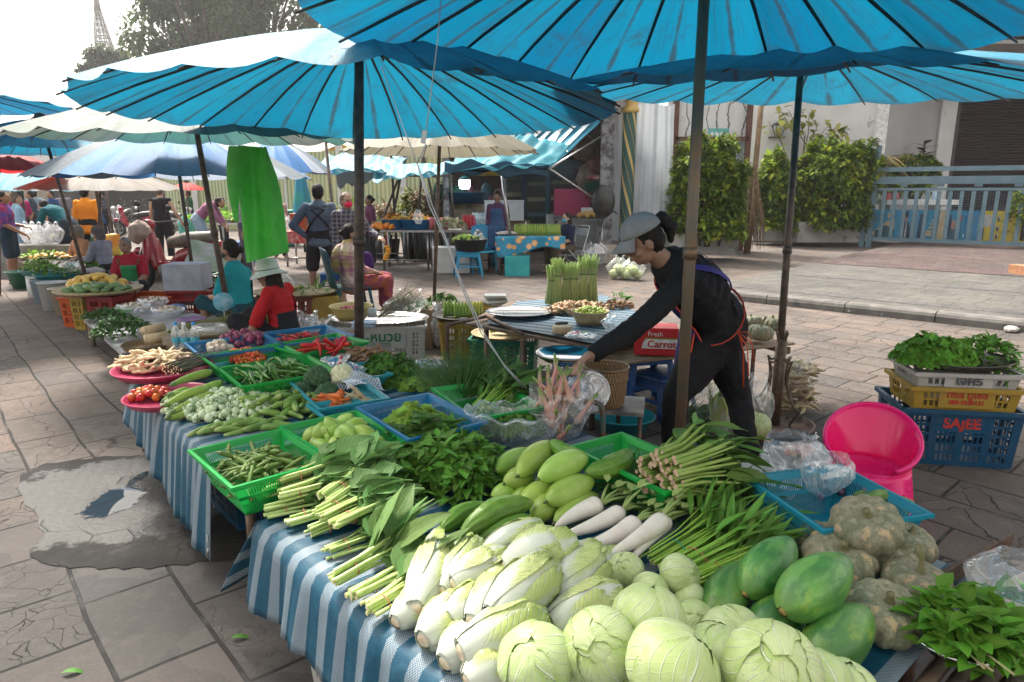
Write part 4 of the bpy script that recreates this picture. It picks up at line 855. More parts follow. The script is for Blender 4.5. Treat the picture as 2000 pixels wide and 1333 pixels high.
def front(w,h,zc,fx=0):
 return Matrix.Translation((fx,-w/2-.004+.0,zc))@Euler((PI/2,0,0)).to_matrix().to_4x4()
t=crate('crate','deep blue slotted crate with red SAJEE lettering, bottom of the right stack',c0,ang,.64,.43,.35,NAV,cols=8,rows=5,group='stacked crates at right');text('SAJEE',.085,front(.42,.3,.265),rd,t,bold=.003)
b=MB();b.box((0,-.211,.262),(.27,.004,.1));b.build('label_panel',NAV,t,smooth=False)
t=crate('crate','mustard yellow crate with red Thai lettering, middle of the right stack',c0+V((.01,0,.335)),ang+.02,.58,.39,.145,YEL,cols=6,rows=2,group='stacked crates at right');text('ทงส์ มูเซอ',.055,front(.395,.1,.10),rd,t,bold=.001);text('089-9580131',.036,front(.395,.1,.055),rd,t,bold=.0008)
b=MB();b.box((0,-.197,.077),(.30,.004,.11));b.build('label_panel',YEL,t,smooth=False)
t=crate('crate','white crate with grey Thai lettering, top of the right stack under the steel tray',c0+V((.01,.0,.465)),ang+.03,.56,.37,.10,WHC,cols=5,rows=1,group='stacked crates at right');text('เจ๊ศรี',.075,front(.385,.1,.055),gyl,t,bold=.002)
b=MB();b.box((0,-.187,.055),(.26,.004,.08));b.build('label_panel',WHC,t,smooth=False)
for lst in((-.3,.31,.31),(.31,.31,.31),(-.29,.44,.44),(.3,.44,.44)):pass
m=MB();m.lathe([(.0,.0),(.24,.0),(.285,.035),(.30,.04),(.295,.045),(.27,.035),(.0,.01)],40);m.build('steel_tray',MAT('dark tray',(.10,.09,.085),rough=.4,metal=.7),label='wide dark steel tray of lettuce on top of the right crate stack',cat='tray',loc=c0+V((0,0,.575)),scale=(1.13,.85,1))
t=crate('crate','dark blue crate standing under the back table near its loose cloth end',P(478,1010,0)+V((0.,.12,0)),R(-49),.5,.34,.3,NAV,cols=6,rows=4)
t=crate('crate','white slotted crate under the front edge of the front table',tp(.50,.22),R(-49),.56,.36,.26,WHC,cols=8,rows=3)
wc=P(735,700,0)+V((.05,.28,0));wc=V((-1.22,6.05,0));t=crate('crate','tall white slotted crate with green Thai lettering behind the dark pole',wc,R(7),.86,.5,.44,WHC,cols=9,rows=5);text('แม่-หมวย',.12,front(.51,.4,.345),grl,t,bold=.002);text('085-5547773',.05,front(.51,.4,.275),grl,t)
b=MB();b.box((0,-.252,.33),(.52,.005,.17));b.build('label_panel',WHC,t,smooth=False)
print('whitecrate',wc)
# PRODUCE
def vegmat(name,c,c2,rough=.42,scale=12,ribs=0,tip=None,spot=None,bump=.22,spec=.4,along='Z',tr=0.,base=None,streak=0.,vary=.1,hue=.008,bs=35,sss=0,tipz=(.75,1.),basez=(.14,.0)):
 if name in _mc:return _mc[name]
 s=NT(name);co=s.obj();g=s.gen();z=s.sep(g)[2];f=s.step(s.noise(co,scale,4,.6),.32,.68);col=s.mix(f,c,c2)
 if streak:
  mp=s.n('Mapping');s.set(mp.inputs[0],co);mp.inputs['Scale'].default_value=(60,60,6);st=s.step(s.noise(mp.outputs[0],1.,4,.6),.45,.65);col=s.mix(s.m('MULTIPLY',st,streak),col,tuple(min(1,k*1.7+.03)for k in c))
 if tip:col=s.mix(s.step(z,*tipz),col,tip)
 if base:col=s.mix(s.step(z,*basez),col,base)
 if spot:col=s.mix(s.step(s.noise(co,spot[1],4,.7),spot[2],spot[2]+.04),col,spot[0])
 if vary:col=s.vary(col,vary,hue)
 _mc[name]=s.fin(col,rough,s.bump(s.noise(co,bs,4,.6),bump,.004)if bump else None,tr,spec,sss=sss);return _mc[name]
def rdir(a,el=0.):return V((cos(a)*cos(el),sin(a)*cos(el),sin(el)))
# napa cabbage
def napa_mat():
 s=NT('chinese cabbage leaf');uv=s.sep(s.uv());k=s.m('FLOOR',uv[0]);a=s.m('ABSOLUTE',s.m('SUBTRACT',s.m('FRACT',uv[0]),.5));v=uv[1];co=s.obj()
 wn=s.n('TexWhiteNoise',{'noise_dimensions':'1D'});s.set(wn.inputs[1],k);r=wn.outputs[0]
 n=s.noise(co,22,4,.65)
 ribw=s.m('MULTIPLY_ADD',v,-.42,.40);g=s.step(s.m('SUBTRACT',s.m('ADD',a,s.m('MULTIPLY',s.m('SUBTRACT',n,.5),.16)),ribw),-.03,.12);g=s.m('MULTIPLY',g,s.step(v,.15,.45))
 grn=s.mix(r,(.42,.54,.13),(.60,.66,.28));grn=s.mix(s.step(v,.75,1.),grn,(.33,.46,.09));
 vv=s.m('SINE',s.m('MULTIPLY',s.m('ADD',s.m('SUBTRACT',v,s.m('MULTIPLY',a,1.1)),s.m('MULTIPLY',n,.08)),70.));vl=s.step(vv,.55,1.)
 grn=s.mix(s.m('MULTIPLY',vl,.6),grn,(.76,.80,.55));fi=s.step(s.m('SINE',s.m('MULTIPLY',s.m('FRACT',uv[0]),150.)),.3,1.)
 wh_=s.mix(s.m('MULTIPLY',fi,.12),(.58,.62,.53),(.48,.55,.40));col=s.mix(g,wh_,grn);col=s.mix(s.m('MULTIPLY',s.step(s.noise(co,60,3,.7),.66,.72),.5),col,(.35,.28,.15));col=s.vary(col,.05)
 h=s.m('ADD',s.m('MULTIPLY',vl,s.m('MULTIPLY',g,-.8)),s.m('MULTIPLY',n,s.m('MULTIPLY_ADD',g,1.,.12)));
 return s.fin(col,.38,s.bump(h,.7,.006),transl=.12,spec=.5)
NAPA=napa_mat();BUTT=MAT('cut butt',(.72,.66,.50),(.60,.48,.32),rough=.8,scale=40,bump=.3,vary=.05)
def napa(seed):
 r=RG(seed);b=MB()
 def prof(z):
  t=z/.28;return.056*(.42+.58*min(1,t/.42)**.7)*(1-.25*max(0,(t-.55)/.45)**2)
 b.lathe([(.002,-.001)]+[(prof(.28*t)*.9,.28*t)for t in(0,.1,.3,.5,.7,.9)]+[(.001,.27)],18);b.uv=[(1.5,0.1)]*len(b.v)
 nl=9
 for i in range(nl):
  th0=i*2.4+r.uniform(-.2,.2);wid=r.uniform(.85,1.15)*1.05;top=.30*r.uniform(.82,1.06);flare=r.uniform(.0,.014);ph=r.random()*9;lay=.0012*(i+1)
  def f(u,v):
   uu=u*2-1;shp=(.55+.45*sin(min(1,v*1.15)*PI*.62));th=th0+uu*wid*shp;z=v*top-(abs(uu)**3)*.035*v
   e=abs(uu)**2*v;ru=.006*sin(uu*11+ph+v*4)*v**3*(abs(uu)+.2)+.004*sin(uu*25+v*17+ph)*v**2
   rad=prof(min(z,.28))+lay+flare*max(0,(v-.7)/.3)**1.5+ru+.0022*e*3-.0015*(1-abs(uu))*(1-v)
   rad-=.030*max(0,(v-.80)/.2)**2*(1-flare*30)
   lf=.004*cos(uu*1.5)*(1-v)
   return V(((rad+lf)*cos(th),(rad+lf)*sin(th),z))
  n0=len(b.v);b.grid(f,16,20);
  for q in range(n0,len(b.v)):u,v=b.uv[q];b.uv[q]=(i+2+.5+(u-.5)*.98,v)
 b.cm=1;b.lathe([(.001,-.006),(.015,-.006),(.021,-.001)],14)
 return b.mesh('napa_cabbage',[NAPA,BUTT])
NAP=[napa(s)for s in(1,2,3,4)]
def napa_at(x0,y0,x1,y1,z0,z1,label,i,w=1.):
 place(NAP[i%4],'napa_cabbage',P(x0,y0,z0),P(x1,y1,z1),.29,w,roll=i*1.7,label=label,cat='cabbage',group='long Chinese cabbages')
ND=[(813,1190,862,1058,.575,.60,'upright leafy Chinese cabbage at the left end of the heap beside the last stalk bundle',1.05),(772,1216,828,1165,.545,.56,'white Chinese cabbage butt poking out low at the left, under the upright one',.85),(826,1252,905,1175,.55,.57,'yellow-green Chinese cabbage at the cloth edge below the pair of white butts',1.05),(861,1157,930,1066,.58,.60,'slim Chinese cabbage with a frilly green top behind the white-bellied one',.95),(886,1143,985,1092,.61,.64,'smooth white-bellied Chinese cabbage in the middle of the left half of the heap',1.05),(876,1210,945,1160,.585,.60,'short pale Chinese cabbage squeezed between two longer ones',.95),(921,1215,990,1125,.61,.64,'narrow Chinese cabbage with a dark green frill, left of the biggest one',.95),(961,1206,1072,1108,.645,.68,'biggest clean Chinese cabbage lying diagonally on the heap centre',1.2),(868,1297,935,1232,.54,.56,'Chinese cabbage at the front cloth edge, half under the long lowest one',1.0),(900,1276,1066,1196,.60,.63,'long Chinese cabbage with crinkled green side above the round cabbages',1.2),(912,1335,990,1285,.56,.58,'Chinese cabbage cut off by the bottom edge of the picture',1.05),(947,1084,1050,1038,.60,.62,'Chinese cabbage lying crosswise next to the ridged gourds',1.0),(988,1113,1112,1058,.65,.70,'Chinese cabbage with broad crinkled green leaves on top by the radishes',1.25),(1083,1172,1168,1082,.62,.66,'leafy yellow-green Chinese cabbage below the radishes',1.2),(1076,1224,1205,1158,.60,.63,'Chinese cabbage half hidden behind the round cabbages',1.15),(1130,1150,1200,1090,.55,.57,'Chinese cabbage at the bottom of the heap under the leafy yellow-green one',1.0)]
for i,(a,b,c,d,e,f,l,w)in enumerate(ND):napa_at(a,b,c,d,e,f,l,i,w*.80)
# round cabbage
def cab_mat():
 s=NT('round cabbage leaf');uv=s.sep(s.uv());k=s.m('FLOOR',uv[0]);a=s.m('ABSOLUTE',s.m('SUBTRACT',s.m('FRACT',uv[0]),.5));v=uv[1];co=s.obj();n=s.noise(co,9,4,.6)
 wn=s.n('TexWhiteNoise',{'noise_dimensions':'1D'});s.set(wn.inputs[1],k);r=wn.outputs[0]
 c=s.mix(r,(.38,.53,.14),(.54,.64,.29));c=s.mix(s.step(n,.35,.65),c,(.58,.68,.34));c=s.mix(s.step(a,.38,.5),c,(.42,.56,.18))
 x=s.m('ADD',s.m('SUBTRACT',v,s.m('MULTIPLY',a,1.5)),s.m('MULTIPLY',n,.10));vv=s.m('SINE',s.m('MULTIPLY',x,34.));vl=s.step(vv,.86,1.);mid=s.step(a,.022,.006)
 x2=s.m('SINE',s.m('MULTIPLY',s.m('ADD',s.m('ADD',v,a),s.m('MULTIPLY',n,.2)),60.));v2=s.step(x2,.9,1.)
 vm=s.m('MAXIMUM',s.m('MAXIMUM',s.m('MULTIPLY',vl,.75),mid),s.m('MULTIPLY',v2,.08));c=s.mix(s.m('MULTIPLY',vm,.7),c,(.80,.84,.66))
 c=s.mix(s.m('MULTIPLY',s.step(s.noise(co,45,3,.7),.68,.72),.6),c,(.30,.22,.1));c=s.vary(c,.06,.01)
 return s.fin(c,.4,s.bump(s.m('ADD',s.m('MULTIPLY',vm,1.2),n),.6,.006),transl=.08,spec=.5)
CABM=cab_mat()
def cabbage(seed):
 r=RG(seed);b=MB();Rr=.1
 b.ell((0,0,0),(Rr*.97,Rr*.97,Rr*.86),24,16);b.uv=[(1+.5+(u-.5)*.3,v)for u,v in b.uv]
 for i in range(8):
  az=i*2.4+r.uniform(-.3,.3);tilt=r.uniform(-.25,.25);ln=r.uniform(2.3,3.0);wd=r.uniform(1.05,1.4);ph=r.random()*9;lay=.0012*i+.001
  def f(u,v):
   uu=u*2-1;ps=.25+v*ln;th=uu*wd*sin(min(PI,.35+v*2.3))
   d=V((sin(ps)*cos(th),sin(ps)*sin(th)*1.,-cos(ps)));
   d=V((d.x*cos(th*.15),sin(th)*max(.45,sin(ps)),d.z)).normalized()
   e=max(abs(uu)**4,max(0,(v-.85)/.15)**2);ru=.0015*sin(uu*8+v*11+ph)*e+.0015*noise.noise(d*4+V((seed,i,0)))
   rad=Rr+lay-.001*e+ru+.004*noise.noise(d*1.6+V((seed*2,0,0)))
   return Matrix.Rotation(az,3,'Z')@(Matrix.Rotation(tilt,3,'X')@(d*rad))
  n0=len(b.v);b.grid(f,18,22)
  for q in range(n0,len(b.v)):x,y,z=b.v[q];b.v[q]=(x,y,z*.88);u,v=b.uv[q];b.uv[q]=(i+2+.5+(u-.5)*.98,v)
 return b.mesh('round_cabbage',CABM)
CBM=[cabbage(s)for s in(11,12,13,14,15)]
CD=[(1046,1290,.66,.100,'large pale round cabbage at the left end of the front row'),(1172,1262,.69,.100,'round cabbage with a pointed outer leaf, second in the front row'),(1268,1205,.715,.098,'wide round cabbage perched in the second row above the front middle one'),(1312,1305,.725,.116,'biggest round cabbage at the front centre of the heap'),(1402,1277,.665,.088,'whitish round cabbage wedged right of the biggest one'),(1432,1248,.62,.095,'round cabbage at the back of the row beside the papayas'),(1508,1308,.72,.115,'large round cabbage with long pale veins at the right front'),(1592,1330,.64,.09,'round cabbage partly hidden at the right end below the papayas'),(1222,1115,.585,.066,'small round cabbage beside the ends of the white radishes'),(1327,1121,.62,.068,'small pale round cabbage nearest the tied water spinach'),(1270,1153,.60,.062,'small white-topped cabbage between the two small ones and the big ones'),(1345,1170,.575,.058,'small shadowed cabbage under the one by water spinach'),(1357,1212,.58,.062,'small green-yellow cabbage next to the leftmost papaya'),(1122,1325,.58,.09,'round cabbage low between the first and second of the front row'),(1210,1338,.60,.09,'round cabbage cut off by the bottom edge left of the biggest one'),(1255,1290,.56,.09,'shadowed round cabbage at the bottom layer behind the front row'),(1380,1340,.60,.09,'round cabbage at the bottom edge right of the biggest one'),(1180,1215,.56,.08,'round cabbage low behind the second of the front row'),(1650,1345,.6,.08,'last round cabbage at the bottom right of the heap')]
r=RG(5)
for i,(px,py,z,rad,l)in enumerate(CD):
 o=obj('round_cabbage',CBM[i%5],label=l,cat='cabbage',group='round cabbages',loc=P(px,py,z),scale=(rad/.137,)*3,rot=(r.uniform(-.5,.9),r.uniform(-.7,.7),r.random()*6))
# papaya
def papaya(seed):
 r=RG(seed);b=MB();L=.24
 def fn(th,t,rr,z):
  e=.05*cos(5*th)*(1-t)**1.2*1.1+.02*noise.noise(V((cos(th),sin(th),z*9+seed)));return rr*(1+e),z
 pr=[]
 for i in range(19):
  t=i/18;rr=.068*(sin(PI*min(1,t*.98+.012)**.9))**.62*(1-.08*t)+.0015;pr.append((rr,t*L))
 b.lathe(pr,28,fn=fn);b.cm=1;b.lathe([(.001,-.004),(.009,-.003),(.013,.004),(.018,.010)],10)
 return b.mesh('papaya',[PAPM,PAPE])
s=NT('papaya skin');co=s.obj();mp=s.n('Mapping');s.set(mp.inputs[0],co);mp.inputs['Scale'].default_value=(26,26,5);st=s.noise(mp.outputs[0],1.,5,.65)
col=s.mix(s.step(s.noise(co,11,3),.35,.7),(.045,.16,.035),(.10,.28,.04));col=s.mix(s.m('MULTIPLY',s.step(st,.5,.62),.45),col,(.20,.40,.10));col=s.mix(s.m('MULTIPLY',s.step(s.noise(co,14,5,.7),.54,.66),.75),col,(.24,.36,.04));col=s.mix(s.m('MULTIPLY',s.step(s.noise(co,7,6,.75),.56,.62),.6),col,(.022,.07,.035));col=s.mix(s.m('MULTIPLY',s.step(s.noise(co,30,5,.75),.69,.72),.6),col,(.3,.26,.16));col=s.mix(s.m('MULTIPLY',s.step(s.sep(s.gen())[2],.2,.03),.5),col,(.16,.28,.05));col=s.vary(col,.12,.012)
PAPM=s.fin(col,s.m('MULTIPLY_ADD',s.noise(co,9,4),.3,.27),s.bump(s.noise(co,30,4),.1,.003),spec=.6);PAPE=MAT('papaya end',(.32,.26,.06),(.15,.1,.05),rough=.8,scale=60,vary=0)
PAP=[papaya(s)for s in(1,2,3)]
for i,(a,b,c,d,z0,z1,w,l)in enumerate([(1455,1162,1546,1054,.62,.69,.92,'upright dark green papaya on top at the left of the pile'),(1528,1196,1656,1092,.66,.72,1.0,'biggest papaya with a yellowish streak on top of the pile'),(1388,1214,1460,1104,.57,.59,.92,'papaya leaning at the left foot of the pile beside the cabbages'),(1476,1246,1556,1180,.56,.58,.92,'papaya at the bottom centre under the two top ones'),(1586,1294,1692,1192,.59,.61,.98,'papaya at the right foot of the pile near the cloth edge')]):
 place(PAP[i%3],'papaya',P(a,b,z0),P(c,d,z1),.24,w,roll=i*1.3,label=l,cat='papaya',group='green papayas')
# pumpkin
s=NT('kabocha skin');co=s.obj();u=s.sep(co);n1=s.noise(co,34,5,.7);n2=s.noise(co,13,3,.6);n3=s.noise(co,4,3)
col=s.mix(s.step(n1,.42,.6),(.15,.165,.10),(.27,.27,.18));col=s.mix(s.m('MULTIPLY',s.step(n3,.35,.65),.6),col,(.30,.26,.17));col=s.mix(s.step(s.noise(co,20,4,.55),.60,.62),col,(.42,.33,.19));col=s.mix(s.m('MULTIPLY',s.step(s.noise(co,90,3,.7),.55,.62),.4),col,(.05,.08,.05));col=s.mix(s.m('MULTIPLY',s.step(s.noise(co,2.5,3),.6,.72),.75),col,(.42,.27,.14));col=s.vary(col,.10,.015)
KAB=s.fin(col,.62,s.bump(s.m('ADD',n1,s.noise(co,90,4,.8)),.55,.005),spec=.35)
STEMM=MAT('pumpkin stem',(.14,.15,.06),(.20,.17,.09),rough=.85,scale=40,bump=.5,vary=0)
def pumpkin(seed,stem=.03,bend=.3):
 r=RG(seed);b=MB();n=12;Rr=.12;H=.078;nu=n*8
 for part_ in(0,):
  def f(u,v):
   th=2*PI*u;ph=PI*(.0+1.0*v);k=abs(sin(th*n/2+.25*sin(th*3+seed)));rib=1-.15*(1-k**.6)*sin(ph)**.5
   rad=Rr*sin(ph)**.82*rib*(1+.05*noise.noise(V((cos(th),sin(th),seed))));z=-H*cos(ph)*(1 if v<.5 else 1)
   d=(1-sin(ph))**2.2;z+=(-.030*d if v>.5 else.018*d);return V((rad*cos(th),rad*sin(th),z))
  b.grid(f,nu,24)
 b.cm=1;z0=H-.032;b.tube([(0,0,z0),(0,0,z0+.012),(bend*stem*.3,0,z0+.012+stem*.5),(bend*stem,0,z0+.012+stem)],[.022,.011,.009,.012],10)
 return b.mesh('pumpkin',[KAB,STEMM])
PK=[pumpkin(1,.02),pumpkin(2,.025),pumpkin(3,.09,.35)]
for(px,py,z,rad,rx,ry,i,l)in[(1692,1026,.67,.108,.38,-.22,0,'largest brownish pumpkin on top of the pumpkin pile'),(1640,1092,.585,.110,.35,-.1,1,'ribbed grey pumpkin at the left under the largest one'),(1738,1082,.58,.10,.3,.25,1,'pumpkin mostly hidden behind the long-stemmed one'),(1790,1142,.57,.098,.1,.1,2,'dark green pumpkin with a long upright stem'),(1727,1197,.575,.104,.3,.05,1,'grey-green speckled pumpkin at the front of the pile'),(1600,1060,.56,.085,.2,-.2,0,'small pumpkin tucked behind the papayas'),(1770,1060,.60,.09,.2,.2,1,'small grey pumpkin at the back right of the pile')]:
 obj('pumpkin',PK[i],label=l,cat='pumpkin',group='pumpkins on the front table',loc=P(px,py,z),scale=rad/.13,rot=(Matrix.Rotation(rx,3,'X')@Matrix.Rotation(ry,3,'Y')@Matrix.Rotation(px*.7,3,'Z')).to_euler())
# gourds
WG=vegmat('wax gourd skin',(.26,.42,.06),(.38,.52,.12),rough=.3,scale=7,tip=(.30,.36,.1),streak=.15,vary=.12,hue=.012,base=(.16,.2,.05),basez=(.04,.0),tipz=(.93,1.),spot=((.20,.16,.07),50,.71))
def gourd(seed,L=.22,Rr=.044,bend=.01,ridge=0,ends=.5):
 b=MB();vs=[];n=26;m=22
 for i in range(m+1):
  t=i/m;rr=Rr*max(.02,sin(PI*t))**ends;cx=bend*sin(PI*t)
  for k in range(n):
   th=2*PI*k/n;q=rr
   if ridge:q*=1+ridge*(.10*cos(9*th+seed+.6*sin(t*14+k*.1))+.05*noise.noise(V((cos(th)*3,sin(th)*3,t*16+seed))))
   else:q*=1+.03*noise.noise(V((cos(th),sin(th),t*2+seed)))
   vs.append((cx+q*cos(th),q*sin(th),t*L))
 b.add(vs,[(i*n+k,i*n+(k+1)%n,(i+1)*n+(k+1)%n,(i+1)*n+k)for i in range(m)for k in range(n)]);b.cm=1;b.tube([(0,0,.004),(.002,0,-.012)],[.005,.004],7);return b
STG=MAT('green stalk',(.12,.18,.05),(.08,.12,.04),rough=.6)
GD=[gourd(s).mesh('wax_gourd',[WG,STG])for s in(1,2)]
BGM=vegmat('bitter gourd skin',(.10,.22,.025),(.17,.32,.05),rough=.33,scale=14,vary=.12,bump=.5,bs=70,tip=(.25,.36,.1),tipz=(.88,1.))
BG=[gourd(s,.24,.034,.02,1.,.45).mesh('bitter_gourd',[BGM,STG])for s in(4,6)]
for i,(a,b,c,d,z0,z1,w,l)in enumerate([(968,920,1040,882,.58,.58,.95,'pale narrow gourd at the upper left of the pile beside the leafy heap'),(1012,930,1084,868,.64,.66,1.05,'pale gourd with its stalk end towards the camera, top left'),(1052,936,1146,892,.66,.68,1.1,'yellowish gourd lying highest in the centre of the pile'),(985,945,1042,920,.59,.60,1.,'short gourd in the second row at the left'),(962,972,1005,948,.55,.56,.9,'small green gourd at the lower left corner of the pile'),(1020,980,1086,942,.58,.60,1.05,'gourd in the middle of the pile under the yellowish one'),(1068,980,1158,938,.61,.63,1.1,'bright green gourd at the right of the middle row'),(1040,1012,1096,980,.55,.56,1.0,'gourd at the bottom row with a brown stalk scar'),(1084,1022,1168,970,.55,.56,1.,'gourd at the lower right behind the first radish'),(1000,985,1040,960,.54,.54,.9,'shadowed gourd at the bottom of the pile centre')]):
 place(GD[i%2],'wax_gourd',P(a,b,z0),P(c,d,z1),.22,w,roll=i,label=l,cat='gourd',group='smooth pale green gourds')
for i,(a,b,c,d,z0,z1,w,l)in enumerate([(860,1038,950,985,.55,.555,.95,'ridged bitter gourd at the left of the group, end at the cloth'),(900,1045,1040,982,.58,.595,1.15,'longest ridged bitter gourd lying on top of the two others'),(932,1058,1038,1012,.55,.555,.95,'lower ridged bitter gourd beside the Chinese cabbages'),(1144,925,1232,884,.66,.67,1.15,'knobbly bitter gourd resting on the rim of the green basket'),(1076,862,1144,893,.70,.68,.95,'dark striped bitter gourd on top of the gourd pile'),(885,1070,960,1030,.54,.545,.8,'thin dark bitter gourd at the front of the group')]):
 place(BG[i%2],'bitter_gourd',P(a,b,z0),P(c,d,z1),.24,w,roll=i*1.1,label=l,cat='gourd',group='ridged bitter gourds')
# daikon
DK=vegmat('white radish skin',(.78,.73,.66),(.70,.63,.54),rough=.42,scale=14,spot=((.40,.28,.17),17,.64),bump=.12,vary=.04,base=(.62,.50,.36),basez=(.08,0.),sss=.1)
PET=LEAF('radish stalk',(.35,.48,.14),(.42,.52,.20),vs=.2,amt=.3)
def daikon(seed,bend=.02):
 b=MB();m=18;pts=[];rad=[]
 for i in range(m+1):t=i/m;pts.append((bend*sin(PI*t*.9),0,t*.26));rad.append(max(.002,.034*(min(1,(t*1.15)**.55))*(1 if t<.9 else math.sqrt(max(.05,1-((t-.9)/.1)**2*.75)))*(1-.12*math.exp(-((t-.55)/.2)**2)*0)))
 return b.tube(pts,rad,20).mesh('radish_root',DK)
DKM=[daikon(1,.015),daikon(2,-.02)]
def daikon_at(a,b,c,d,z0,z1,w,l,i,ns=6,sd=(1,.2)):
 p0,p1=P(a,b,z0),P(c,d,z1);t=thing('white_radish',l,'radish',p0,group='white radishes');o=place(DKM[i%2],'root',p0,p1,.26,w,roll=i*2.);o.parent=t;o.location=(0,0,0)
 m=MB();dr=(p1-p0);ln=dr.length;u=dr.normalized();r_=RG(i)
 for k in range(ns):
  e=u*1.+V((r_.uniform(-.5,.6),r_.uniform(-.3,.5),r_.uniform(-.15,.5)));e.normalize();q=dr+u*(-.006);m.tube([q,q+e*.05,q+e*r_.uniform(.09,.15)-V((0,0,.02))],[.006,.005,.003],6)
  for _ in range(2):m.leaf(q+e*.09,e+V((r_.uniform(-.5,.5),r_.uniform(-.5,.5),.1)),(0,0,1),.05,.025,.3,.2,n=3,m=1)
 m.build('leaf_stalks',PET,t)
for i,(a,b,c,d,z0,z1,w,l)in enumerate([(1083,1030,1175,986,.57,.59,.95,'radish at the back with brown dents, beside the gourds'),(1097,1046,1218,996,.59,.60,.85,'long slim radish lying second from the back'),(1130,1070,1244,1018,.59,.60,1.0,'stout radish with a brown scar near its cut tip'),(1178,1090,1292,1014,.60,.61,.9,'bent radish in front with stalks pointing right'),(1232,1095,1300,1020,.575,.58,.85,'curved radish under the bent one, closest to the water spinach')]):daikon_at(a,b,c,d,z0,z1,w,l,i)
# leafy bundle builder
BAND=MAT('rubber band',(.55,.16,.10),rough=.5,vary=0)
def bundle(label,p0,p1,n,sr,mats,spread=.035,leafn=3,leafL=.13,leafW=.06,flat_=.6,stalk=.6,cat='vegetable bunch',group=None,seed=0,curl=.35,band=True,cut=.012,lift=.25,wav=.02,bandmat=None,name='vegetable_bunch',lsh=.75,ell=0.0,bp=.35):
 r_=RG(seed*7+1);t=thing(name,label,cat,p0,group=group);d=(p1-p0);L=d.length;u=d.normalized();up=V((0,0,1));s_=u.cross(up).normalized();w_=s_.cross(u).normalized()
 st=MB();lf=MB();
 for k in range(n):
  a=r_.random()*6.28;q=math.sqrt((k+.5)/n);x=cos(a)*q*spread;y=(sin(a)*q*spread*flat_)
  e0=r_.uniform(-1,1)*cut;p=s_*x+w_*(y)+u*e0;f=1+r_.uniform(.3,.9);g=s_*(x*f+r_.uniform(-.008,.008))+w_*(y*f+r_.uniform(.0,.012))+u*(L*stalk*r_.uniform(.85,1.1));mid=(p+g)/2+w_*.0-s_*x*.25-w_*y*.25;rr=sr*r_.uniform(.7,1.2)
  st.cm=0;st.tube([p,mid,g],[rr*1.15,rr*.9,rr*.55],7,cap=False,flat=.85);st.cm=1;st.add([p+(s_*cos(z)+w_*sin(z))*rr*1.1-u*.0003 for z in[i*PI/3 for i in range(6)]],[tuple(range(6))]);
  for j in range(leafn):
   b0=g.lerp(p,r_.random()*.25*(1 if j else 0));dd=u+s_*r_.uniform(-.7,.7)*(.5+q)+w_*r_.uniform(-.1,.6)*lift*2;lf.leaf(b0-u*.01,dd,w_+s_*r_.uniform(-.8,.8),leafL*r_.uniform(.7,1.2),leafW*r_.uniform(.75,1.25),curl*r_.uniform(.3,1.3),r_.uniform(.05,.5),n=6,wav=wav,shape=lsh)
 st.build('stalks',[mats[0],mats[2]],t);
 if leafn:lf.build('leaves',mats[1],t)
 if band:
  bd=MB();c=u*L*stalk*bp;pts=[c+s_*cos(z)*spread*.93+w_*sin(z)*spread*flat_*.97 for z in[i*2*PI/20 for i in range(21)]];bd.tube(pts,.0016,5,cap=False);bd.build('rubber_band',bandmat or BAND,t)
 return t
CH_S=vegmat('choy stalk',(.36,.50,.13),(.48,.60,.24),rough=.35,scale=20,streak=.25,vary=.05);CH_L=LEAF('choy leaf',(0.098,0.225,0.068),(0.150,0.300,0.083),vein=(0.450,0.630,0.270),veins=7,rough=.5,amt=.4,transl=.2);CUT=MAT('cut stalk end',(0.930,0.930,0.570),(0.675,0.570,0.300),rough=.7,scale=90,vary=0)
chm=(CH_S,CH_L,CUT)
for i,(a,b,c,d,z0,z1,n,l)in enumerate([(545,940,735,885,.625,.67,11,'top bundle of thick pale stalks under the okra basket corner'),(518,962,700,915,.58,.60,14,'bundle of short-cut stalks at the far left of the choy row'),(548,968,715,925,.595,.62,10,'stalk bundle in the middle of the left choy group'),(520,1000,700,965,.535,.55,12,'lowest left stalk bundle on the table corner'),(560,1015,720,975,.54,.555,9,'thick stalk bundle at the front of the left choy group'),(632,972,775,880,.625,.67,14,'bundle of thin stalks with tall upright leaves behind'),(622,1005,775,935,.60,.62,14,'green stalk bundle at the centre of the row with big draping leaves'),(605,1040,765,985,.53,.55,13,'thin stalk bundle lying low in the middle of the row'),(650,1025,800,960,.59,.60,12,'stalk bundle on top of the middle group with an orange band'),(640,1078,800,1020,.535,.55,14,'front stalk bundle of the middle group')]):
 bundle(l,P(a,b,z0),P(c,d,z1),n,.0068 if n<13 else.005,chm,spread=.032,leafn=3,leafL=.15,leafW=.085,seed=i+1,group='choy bundles',curl=.45,wav=.03,lift=.6)
CH_L2=LEAF('flat choy leaf',(.12,.24,.06),(.16,.29,.09),vein=(.34,.46,.2),veins=6,rough=.5,amt=.25,transl=.25)
chm2=(CH_S,CH_L2,CUT)
for i,(a,b,c,d,z0,z1,n,l)in enumerate([(650,1130,838,1030,.55,.60,11,'stalk bundle with one broad upright leaf above the cloth edge'),(690,1162,850,1085,.545,.56,11,'smooth stalk bundle second from the Chinese cabbages'),(722,1190,850,1120,.545,.56,9,'thick short stalk bundle touching the Chinese cabbages')]):
 bundle(l,P(a,b,z0),P(c,d,z1),n,.0068,chm2,spread=.030,leafn=1 if i else 2,leafL=.19,leafW=.09,seed=i+31,group='choy bundles',curl=.2,wav=.01,lift=.9)
